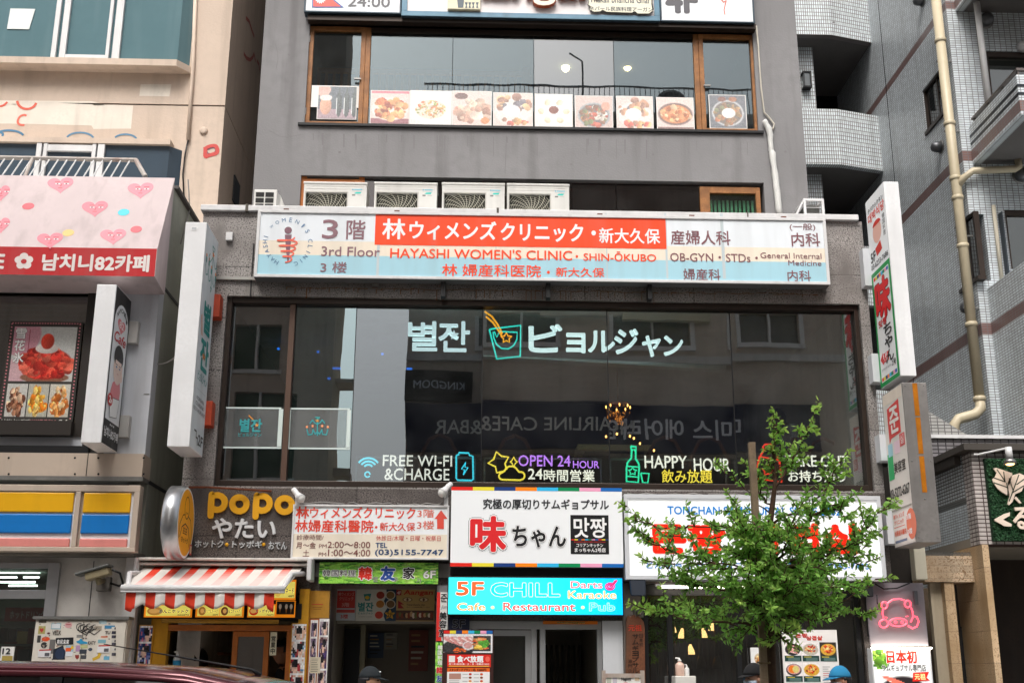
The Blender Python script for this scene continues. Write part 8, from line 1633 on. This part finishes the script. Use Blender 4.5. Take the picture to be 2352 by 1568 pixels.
t2 = T('tree_stake', 'weathered square timber stake standing against the street tree', 'stake', (xs_, ys_, .12)); M().box(xs_-.027, xs_+.027, ys_-.027, ys_+.027, .121, p0[2]).ob('post', mat('weathered_stake', '#8f7d66', .85, 0, .3, 6, .5, .3, 50, .3, '#3a2c20'), t2, bev=.004)
zt_ = zv(1520, ys_); M().tube([(xs_-.04, ys_-.04, zt_), (xs_+.04, ys_-.04, zt_), (xs_+.1, YT+.06, zt_+.01), (xs_, YT+.06, zt_+.01)], .008, 6, True).ob('tie_rope', mat('jute', '#6b5a40', .9), t2)
M().box(x_b-.6, x_b+.6, YT-.45, YT+.45, .123, .128).ob('tree_pit', mat('tree_soil', '#4a3c30', .95, 0, .3, 8), None, kind='structure')
# ================================================================== people
def person(label, base, head, face, hair=None, cap=None, mask=None, top='#1c1c1e', legs='#2a2c34', skin='#c99a7c', bend=0.0, long_hair=False, arm=None, logo=None, group=None):
    """base: feet (x, y); head: height of the crown above the ground; face: direction in degrees (0 = towards the camera)"""
    x, y, zg = base; H = head; s = H/1.72
    t = T('person', label, 'person', (x, y, zg)); fr = rad(face); f = np.array([math.sin(fr), -math.cos(fr), 0]); sd = np.array([math.cos(fr), math.sin(fr), 0]); u = np.array([0, 0, 1.0])
    o = np.array([x, y, zg]); tilt = rad(bend)
    hip = o+u*.90*s
    def up_(h, fw=0.0, si=0.0):           # torso coordinates, bent forward about the hip
        return hip+(u*math.cos(tilt)+f*math.sin(tilt))*h*s+(f*math.cos(tilt)-u*math.sin(tilt))*fw*s+sd*si*s
    hc = up_(.70, .04)
    V, E, Rr = [], [], []
    def node(p, r, par=None):
        V.append(tuple(p)); Rr.append(r*s); i = len(V)-1
        if par is not None: E.append((par, i))
        return i
    def build(nm, mt_, which):
        nonlocal V, E, Rr
        V, E, Rr = [], [], []
        which(); me = bpy.data.meshes.new(nm); off = np.array(t['_o']); me.from_pydata([tuple(np.array(p)-off) for p in V], E, []); ob = bpy.data.objects.new(nm, me); COL.objects.link(ob)
        sk = ob.modifiers.new('skin', 'SKIN'); ob.modifiers.new('sub', 'SUBSURF').levels = 2
        for i, d in enumerate(me.skin_vertices[0].data): d.radius = (Rr[i], Rr[i]); d.use_root = (i == 0)
        dg = bpy.context.evaluated_depsgraph_get(); m2 = bpy.data.meshes.new_from_object(ob.evaluated_get(dg)); bpy.data.objects.remove(ob)
        V2 = [np.array(v.co)+off for v in m2.vertices]; F2 = [tuple(p.vertices) for p in m2.polygons]; bpy.data.meshes.remove(m2); return V2, F2
    sh = .185
    hands = []
    def armpts(k):
        if arm and arm[0] == k: return [up_(.5, .02, k*sh), up_(.28, .1, k*(sh+.04)), up_(.22, .34, k*.12)]
        a0 = up_(.5, .0, k*sh); return [a0, a0+(sd*k*.05-u*.28+f*.02)*s, a0+(sd*k*.045-u*.52+f*.1)*s]
    def skel():
        r = node(hip, .12); a_ = node(up_(.22), .12, r); b_ = node(up_(.44), .135, a_); n_ = node(up_(.56), .055, b_); node(up_(.64, .02), .052, n_)
        for k in (-1, 1):
            A_ = armpts(k); q = node(A_[0], .055, b_); q = node(A_[1], .042, q); q = node(A_[2], .027, q); hands.append((A_[2], (A_[2]-A_[1])/np.linalg.norm(A_[2]-A_[1]), k))
            th = node(hip+sd*k*.09*s-u*.06*s, .085, r); kn = node(o+sd*k*.1*s+u*.48*s+f*.02*s, .06, th); an = node(o+sd*k*.1*s+u*.08*s, .042, kn); node(o+sd*k*.1*s+u*.04*s+f*.14*s, .035, an)
    Vb, Fb = build('body', None, skel); body = M(); body.add(Vb, Fb)
    # head: skull, jaw, nose, lips, ears
    n1, n2 = 22, 16; hv = []; R0 = .112*s
    for i in range(n2+1):
        th = math.pi*i/n2
        for j in range(n1):
            ph = 2*math.pi*j/n1; lx, ly, lz = math.sin(th)*math.sin(ph), math.sin(th)*math.cos(ph), math.cos(th)
            wx, wy = .68, .86; low = max(0, -lz); wx *= 1-.32*low; fx = ly
            fy = ly*wy*(1-.12*low)+(.10 if ly > .2 else 0)*low
            nose = math.exp(-((lx/.13)**2+((lz+.18)/.17)**2)) if ly > 0 else 0; eye = (math.exp(-(((abs(lx)-.3)/.14)**2+((lz+.02)/.1)**2)) if ly > 0 else 0); lip = math.exp(-((lx/.24)**2+((lz+.5)/.08)**2)) if ly > 0 else 0
            fy += .22*nose-.09*eye+.06*lip
            hv.append(hc+(sd*lx*wx+f*fy+u*lz*1.08)*R0)
    hf = [(i*n1+j, (i+1)*n1+j, (i+1)*n1+(j+1) % n1, i*n1+(j+1) % n1) for i in range(n2) for j in range(n1)]
    body.add(hv, hf)
    for k in (-1, 1): c = hc+sd*k*R0*.69-u*R0*.12; body.ell(c, .012*s+abs(f[0])*.014*s, .012*s+abs(f[1])*.014*s, .03*s, 8, 6)
    # hands: palm, four fingers, thumb
    for p, d, k in hands:
        ax = np.cross(d, f); ax = ax/(np.linalg.norm(ax)+1e-9); body.tube([p, p+d*.04*s, p+d*.085*s], [.024*s, .034*s, .03*s], 8)
        for q, L_ in ((-.024, .062), (-.008, .075), (.008, .07), (.024, .055)):
            b0 = p+d*.075*s+ax*q*s; body.tube([b0, b0+d*L_*.5*s, b0+d*L_*.85*s+f*.02*s, b0+d*L_*s+f*.035*s], [.0095*s, .009*s, .008*s, .005*s], 6)
        b0 = p+d*.025*s+f*.02*s; body.tube([b0, b0+(f*.8+d*.6)*.03*s, b0+(f*.5+d*.9)*.055*s], [.011*s, .01*s, .006*s], 6)
    body.ob('body', mat('skin_'+skin.lstrip('#'), skin, .55), t, True)
    e = M()
    for k in (-1, 1): c = hc+sd*k*R0*.23+f*R0*.8+u*R0*.0; e.ell(c, .009*s, .009*s, .006*s, 8, 6)
    e.ob('eyes', mat('dark_eye', '#1c1410', .2), t, True)
    def shirt():
        r = node(hip-u*.02*s, .145); a_ = node(up_(.22), .14, r); b_ = node(up_(.45), .155, a_); node(up_(.54), .075, b_)
        for k in (-1, 1): A_ = armpts(k); q = node(A_[0], .072, b_); node(A_[0]*.35+A_[1]*.65, .058, q)
    c = M(); c.add(*build('shirt', None, shirt)); so = c.ob('shirt', mat('cloth_'+top.lstrip('#'), top, .9), t, True)
    def tr_():
        r = node(hip+u*.03*s, .135)
        for k in (-1, 1): th = node(hip+sd*k*.09*s-u*.08*s, .1, r); kn = node(o+sd*k*.1*s+u*.48*s+f*.02*s, .075, th); node(o+sd*k*.1*s+u*.1*s, .06, kn)
    c = M(); c.add(*build('trousers', None, tr_)); c.ob('trousers', mat('cloth_'+legs.lstrip('#'), legs, .9), t, True)
    c = M()
    for k in (-1, 1): q = o+sd*k*.1*s+f*.05*s; c.ell(q+u*.045*s, .05*s+abs(f[0])*.08*s, .05*s+abs(f[1])*.08*s, .045*s, 12, 6)
    c.ob('shoes', mat('shoe_leather', '#1a1a1c', .5), t, True)
    def shell(keep, gx, mt_, nm):
        vs_ = []; idx = {}; fs_ = []
        for i in range(n2+1):
            for j in range(n1):
                th = math.pi*i/n2; ph = 2*math.pi*j/n1; lx, ly, lz = math.sin(th)*math.sin(ph), math.sin(th)*math.cos(ph), math.cos(th)
                idx[(i, j)] = len(vs_); bump_ = 1+.03*math.sin(ph*5+i)*gx; vs_.append(hc+(sd*lx*.72+f*(ly*.92-.02)+u*(lz*1.1+.03))*R0*1.06*bump_)
        for i in range(n2):
            for j in range(n1):
                th = math.pi*(i+.5)/n2; ph = 2*math.pi*(j+.5)/n1; lx, ly, lz = math.sin(th)*math.sin(ph), math.sin(th)*math.cos(ph), math.cos(th)
                if keep(lx, ly, lz): fs_.append((idx[(i, j)], idx[(i+1, j)], idx[(i+1, (j+1) % n1)], idx[(i, (j+1) % n1)]))
        c = M(); c.add(vs_, fs_); ob = c.ob(nm, mt_, t, True); sl = ob.modifiers.new('thick', 'SOLIDIFY'); sl.thickness = .012*s; sl.offset = 1; return ob
    if hair: shell(lambda lx, ly, lz: (not cap or lz < .16) and (lz > .42 or ly < (.15 if lz > -.1 else -.1) and lz > (-1.0 if long_hair else -.55) and not (abs(lx) > .75 and ly > -.05 and lz < -.05)), 1, mat('hair_'+hair.lstrip('#'), hair, .5, 0, .2, 40), 'hair')
    if cap:
        co = shell(lambda lx, ly, lz: lz > .22, 0, mat('cap_'+cap.lstrip('#'), cap, .85), 'cap')
        b = M(); n_ = 12; P0, P1 = [], []
        for i in range(n_+1):
            an = -1.15+2.3*i/n_; p = hc+(sd*math.sin(an)*.74+f*math.cos(an)*.93+u*.27)*R0*1.07; k_ = math.cos(an/1.15*math.pi/2); q = p+(f*.78*k_+sd*math.sin(an)*.03-u*(.26*k_))*R0; P0.append(p); P1.append(q)
        for i in range(n_): b.hexa([P0[i]-u*.006, P0[i+1]-u*.006, P1[i+1]-u*.006, P1[i]-u*.006, P0[i], P0[i+1], P1[i+1], P1[i]])
        b.ob('cap_brim', mat('cap_'+cap.lstrip('#'), cap), co, True); M().ell(hc+u*R0*1.19, .01*s, .01*s, .006*s, 8, 4).ob('cap_button', mat('cap_'+cap.lstrip('#'), cap), co, True)
        if logo: q = hc+(sd*.45+f*.72+u*.68)*R0*1.12; M().ell(q, .012*s, .012*s, .01*s, 8, 5).ob('cap_badge', mat('badge_white', '#e6e8ea', .6), co, True)
    if mask: shell(lambda lx, ly, lz: ly > .32 and -.86 < lz < -.13, 0, mat('face_mask', mask, .9), 'face_mask')
    return t
def at_head(u, v, Y, dz=0): p = PY(u, v, Y); return p[0], p[2]
x, z = at_head(842, 1534, -1.4); person('man in a black baseball cap passing in front of the dark passage, facing right', (x, -1.4, .12), z-.12, 82, '#18161a', '#22282c', None, '#3a3c40', '#2a2c34', logo=True)
x, z = at_head(1935, 1533, -1.6); person('person in a bright blue cap and pale mask passing the grill menu poster, facing left', (x, -1.6, .12), z-.12, -72, '#1c1612', '#2a86b4', '#aebccb', '#5a6470', '#3a3c44', '#c08a70')
x, z = at_head(1738, 1527, -1.9); person('person in a black cap with long brown hair and a mask behind the tree stake', (x, -1.9, .12), z-.12, -62, '#6a4a34', '#1a1a1c', '#c0ccd6', '#4a4c52', '#2a2c34', '#d0a088', long_hair=True)
x, z = at_head(492, 1477, .55); zf_ = .12; person('cook in a black shirt bending over inside the snack stall hatch', (x+.3, .55, zf_+.06), 1.9, -78, '#0e0d0e', None, None, '#121214', '#22242a', '#9a6a50', bend=35, arm=(-1,))
x, z = at_head(660, 1470, .35); person('dark haired man in a black top at the stall window by the open board', (x, .35, zf_+.06), z-.18, -70, '#15120f', None, None, '#151517', '#22242a', '#a87456')
x, z = at_head(1868, 1012, .95); person('person in a white shirt leaning inside the shop window behind the tree', (x, 1.3, H2[2]-.25), 1.55, -80, '#1a1512', None, None, '#b8b8bc', '#2a2c34', '#8a6048', bend=30)
# ================================================================== parked car
yc = -7.25
t = T('parked_car', 'maroon box-shaped wagon with dark windows crossing the lower left corner', 'car', (-2.2, yc, 0))
CARP = mat('maroon_paint', '#5e2830', .12, .35, 0, 1, 0, 0, 60, .6); CGL = mat('car_glass', '#12171b', .03, 0, 0, 1, 0, 0, 60, .9)
xF, xR_ = -.35, -4.6                        # nose and tail
def zroof_(x):
    x = x-.55; pts = [(-4.6, 1.0), (-4.5, 1.5), (-4.2, 1.655), (-3.6, 1.69), (-2.9, 1.70), (-2.4, 1.695), (-1.95, 1.675), (-1.62, 1.61), (-1.3, 1.47), (-1.0, 1.28), (-.7, 1.08)]
    return float(np.interp(x, [p[0] for p in pts], [p[1] for p in pts]))-.03
# lower body loft
st_ = [(-4.6, .55, .95, .70), (-4.5, .35, 1.0, .80), (-4.0, .3, 1.02, .84), (-2.0, .3, 1.02, .84), (-1.0, .3, 1.02, .84), (-.7, .3, 1.0, .83), (-.45, .35, .95, .76), (-.35, .5, .85, .66)]
b = M(); rg = []
for x, z0, z1, hw in st_:
    x += .55
    pr = [(-hw*.9, z0), (-hw, z0+.12), (-hw, (z0+z1)/2), (-hw*.97, z1-.05), (-hw*.9, z1), (hw*.9, z1), (hw*.97, z1-.05), (hw, (z0+z1)/2), (hw, z0+.12), (hw*.9, z0)]; rg.append([(x, yc+a_, z_) for a_, z_ in pr])
vs_ = [p for r_ in rg for p in r_]; k = 10; fs_ = [(i*k+j, i*k+(j+1) % k, (i+1)*k+(j+1) % k, (i+1)*k+j) for i in range(len(st_)-1) for j in range(k)]+[tuple(range(k))[::-1], tuple((len(st_)-1)*k+j for j in range(k))]
b.add(vs_, fs_); b.ob('body', CARP, t, True)
# cabin: roof skin with rounded shoulders, glass band under it, pillars
xs_ = list(np.linspace(-3.95, -.23, 40)); NR = 15
rf = M(); G = []
for x in xs_:
    z = zroof_(x); hw = .70-.10*max(0, (x+1.9)/1.2)*0; row = []
    for j in range(NR):
        a_ = -1+2*j/(NR-1); row.append((x, yc+a_*hw, z-.012*a_*a_-.018*abs(a_)**6))
    G += row
rf.v = G; rf.n = len(G)
for i in range(len(xs_)-1):
    if xs_[i] > -1.13: continue
    for j in range(NR-1): rf.f.append([i*NR+j, i*NR+j+1, (i+1)*NR+j+1, (i+1)*NR+j]); rf.c.append((1, 1, 1))
o = rf.ob('roof', CARP, t, True); sl = o.modifiers.new('thick', 'SOLIDIFY'); sl.thickness = .02; sl.offset = -1
def side_pt(x, k, s_): z = zroof_(x)-.04; zb = 1.02; return (x, yc+s_*(.70*k+.79*(1-k)), zb+(z-zb)*k)
gl = M()
for s_ in (-1, 1):
    xx = np.linspace(-3.85, -.5, 36)
    for i in range(35): gl.add([side_pt(xx[i], 0, s_), side_pt(xx[i+1], 0, s_), side_pt(xx[i+1], 1.02, s_), side_pt(xx[i], 1.02, s_)], [(0, 1, 2, 3) if s_ < 0 else (3, 2, 1, 0)])
gl.ob('side_window', CGL, t, True)
wsv = M(); N_ = 8; xw = np.linspace(-1.15, -.23, 10)
G = [(x, yc+a_*(.70+.08*(x+1.15)), zroof_(x)-.004-.012*a_*a_-.018*abs(a_)**6+.03*(1-a_*a_)*max(0, (x+1.15))) for x in xw for a_ in np.linspace(-.96, .96, N_)]
wsv.v = G; wsv.n = len(G)
for i in range(9):
    for j in range(N_-1): wsv.f.append([i*N_+j, i*N_+j+1, (i+1)*N_+j+1, (i+1)*N_+j]); wsv.c.append((1, 1, 1))
wsv.ob('windscreen', CGL, t, True)
pl = M()
for s_ in (-1, 1):
    for x in (-3.87, -2.87, -1.95):
        pl.hexa([side_pt(x, 0, s_), side_pt(x+.09, 0, s_), tuple(np.array(side_pt(x+.09, 0, s_))+[0, s_*.012, 0]), tuple(np.array(side_pt(x, 0, s_))+[0, s_*.012, 0]), side_pt(x, .99, s_), side_pt(x+.09, .99, s_), tuple(np.array(side_pt(x+.09, .99, s_))+[0, s_*.012, 0]), tuple(np.array(side_pt(x, .99, s_))+[0, s_*.012, 0])])
pl.ob('door_pillar', mat('pillar_black', '#141416', .25), t)
sr = M()
for s_ in (-1, 1):
    P = [(x, yc+s_*.705, zroof_(x)-.034) for x in np.linspace(-3.9, -1.11, 24)]+[(x, yc+s_*(.705+.06*(x+1.11)), zroof_(x)-.036) for x in np.linspace(-1.0, -.25, 8)]; sr.tube(P, .014, 8)
sr.ob('roof_rail_panel', CARP, t, True)
M().tube([(-1.2, yc+.1, 1.625), (-1.24, yc+.1, 1.655), (-1.95, yc+.1, 1.77)], [.015, .006, .002], 8).ob('antenna', BLACKP, t, True)
for x in (.05,):
    for s_ in (-1, 1): M().ell((x+.02, yc+s_*.6, .78), .1, .12, .09).ob('headlight', mat('lamp_glass', '#cfd4d6', .1), t, True)
for x in (-.6, -3.2):
    for s_ in (-1, 1):
        wo = M().lathe((x, yc+s_*.76-.09, .32), [(.2, 0), (.31, .0), (.32, .03), (.32, .15), (.31, .18), (.2, .18)], 28, 'y').ob('wheel', mat('tyre_rubber', '#18181a', .85), t, True); M().lathe((x, yc+s_*.76-.095, .32), [(.19, 0), (.05, -.01), (.05, .2), (.19, .19)], 20, 'y').ob('rim', STEEL, wo, True)
for s_ in (-1, 1): M().ell((-.7, yc+s_*.93, 1.08), .07, .1, .07).ob('door_mirror', CARP, t, True)
t.location.x += .2
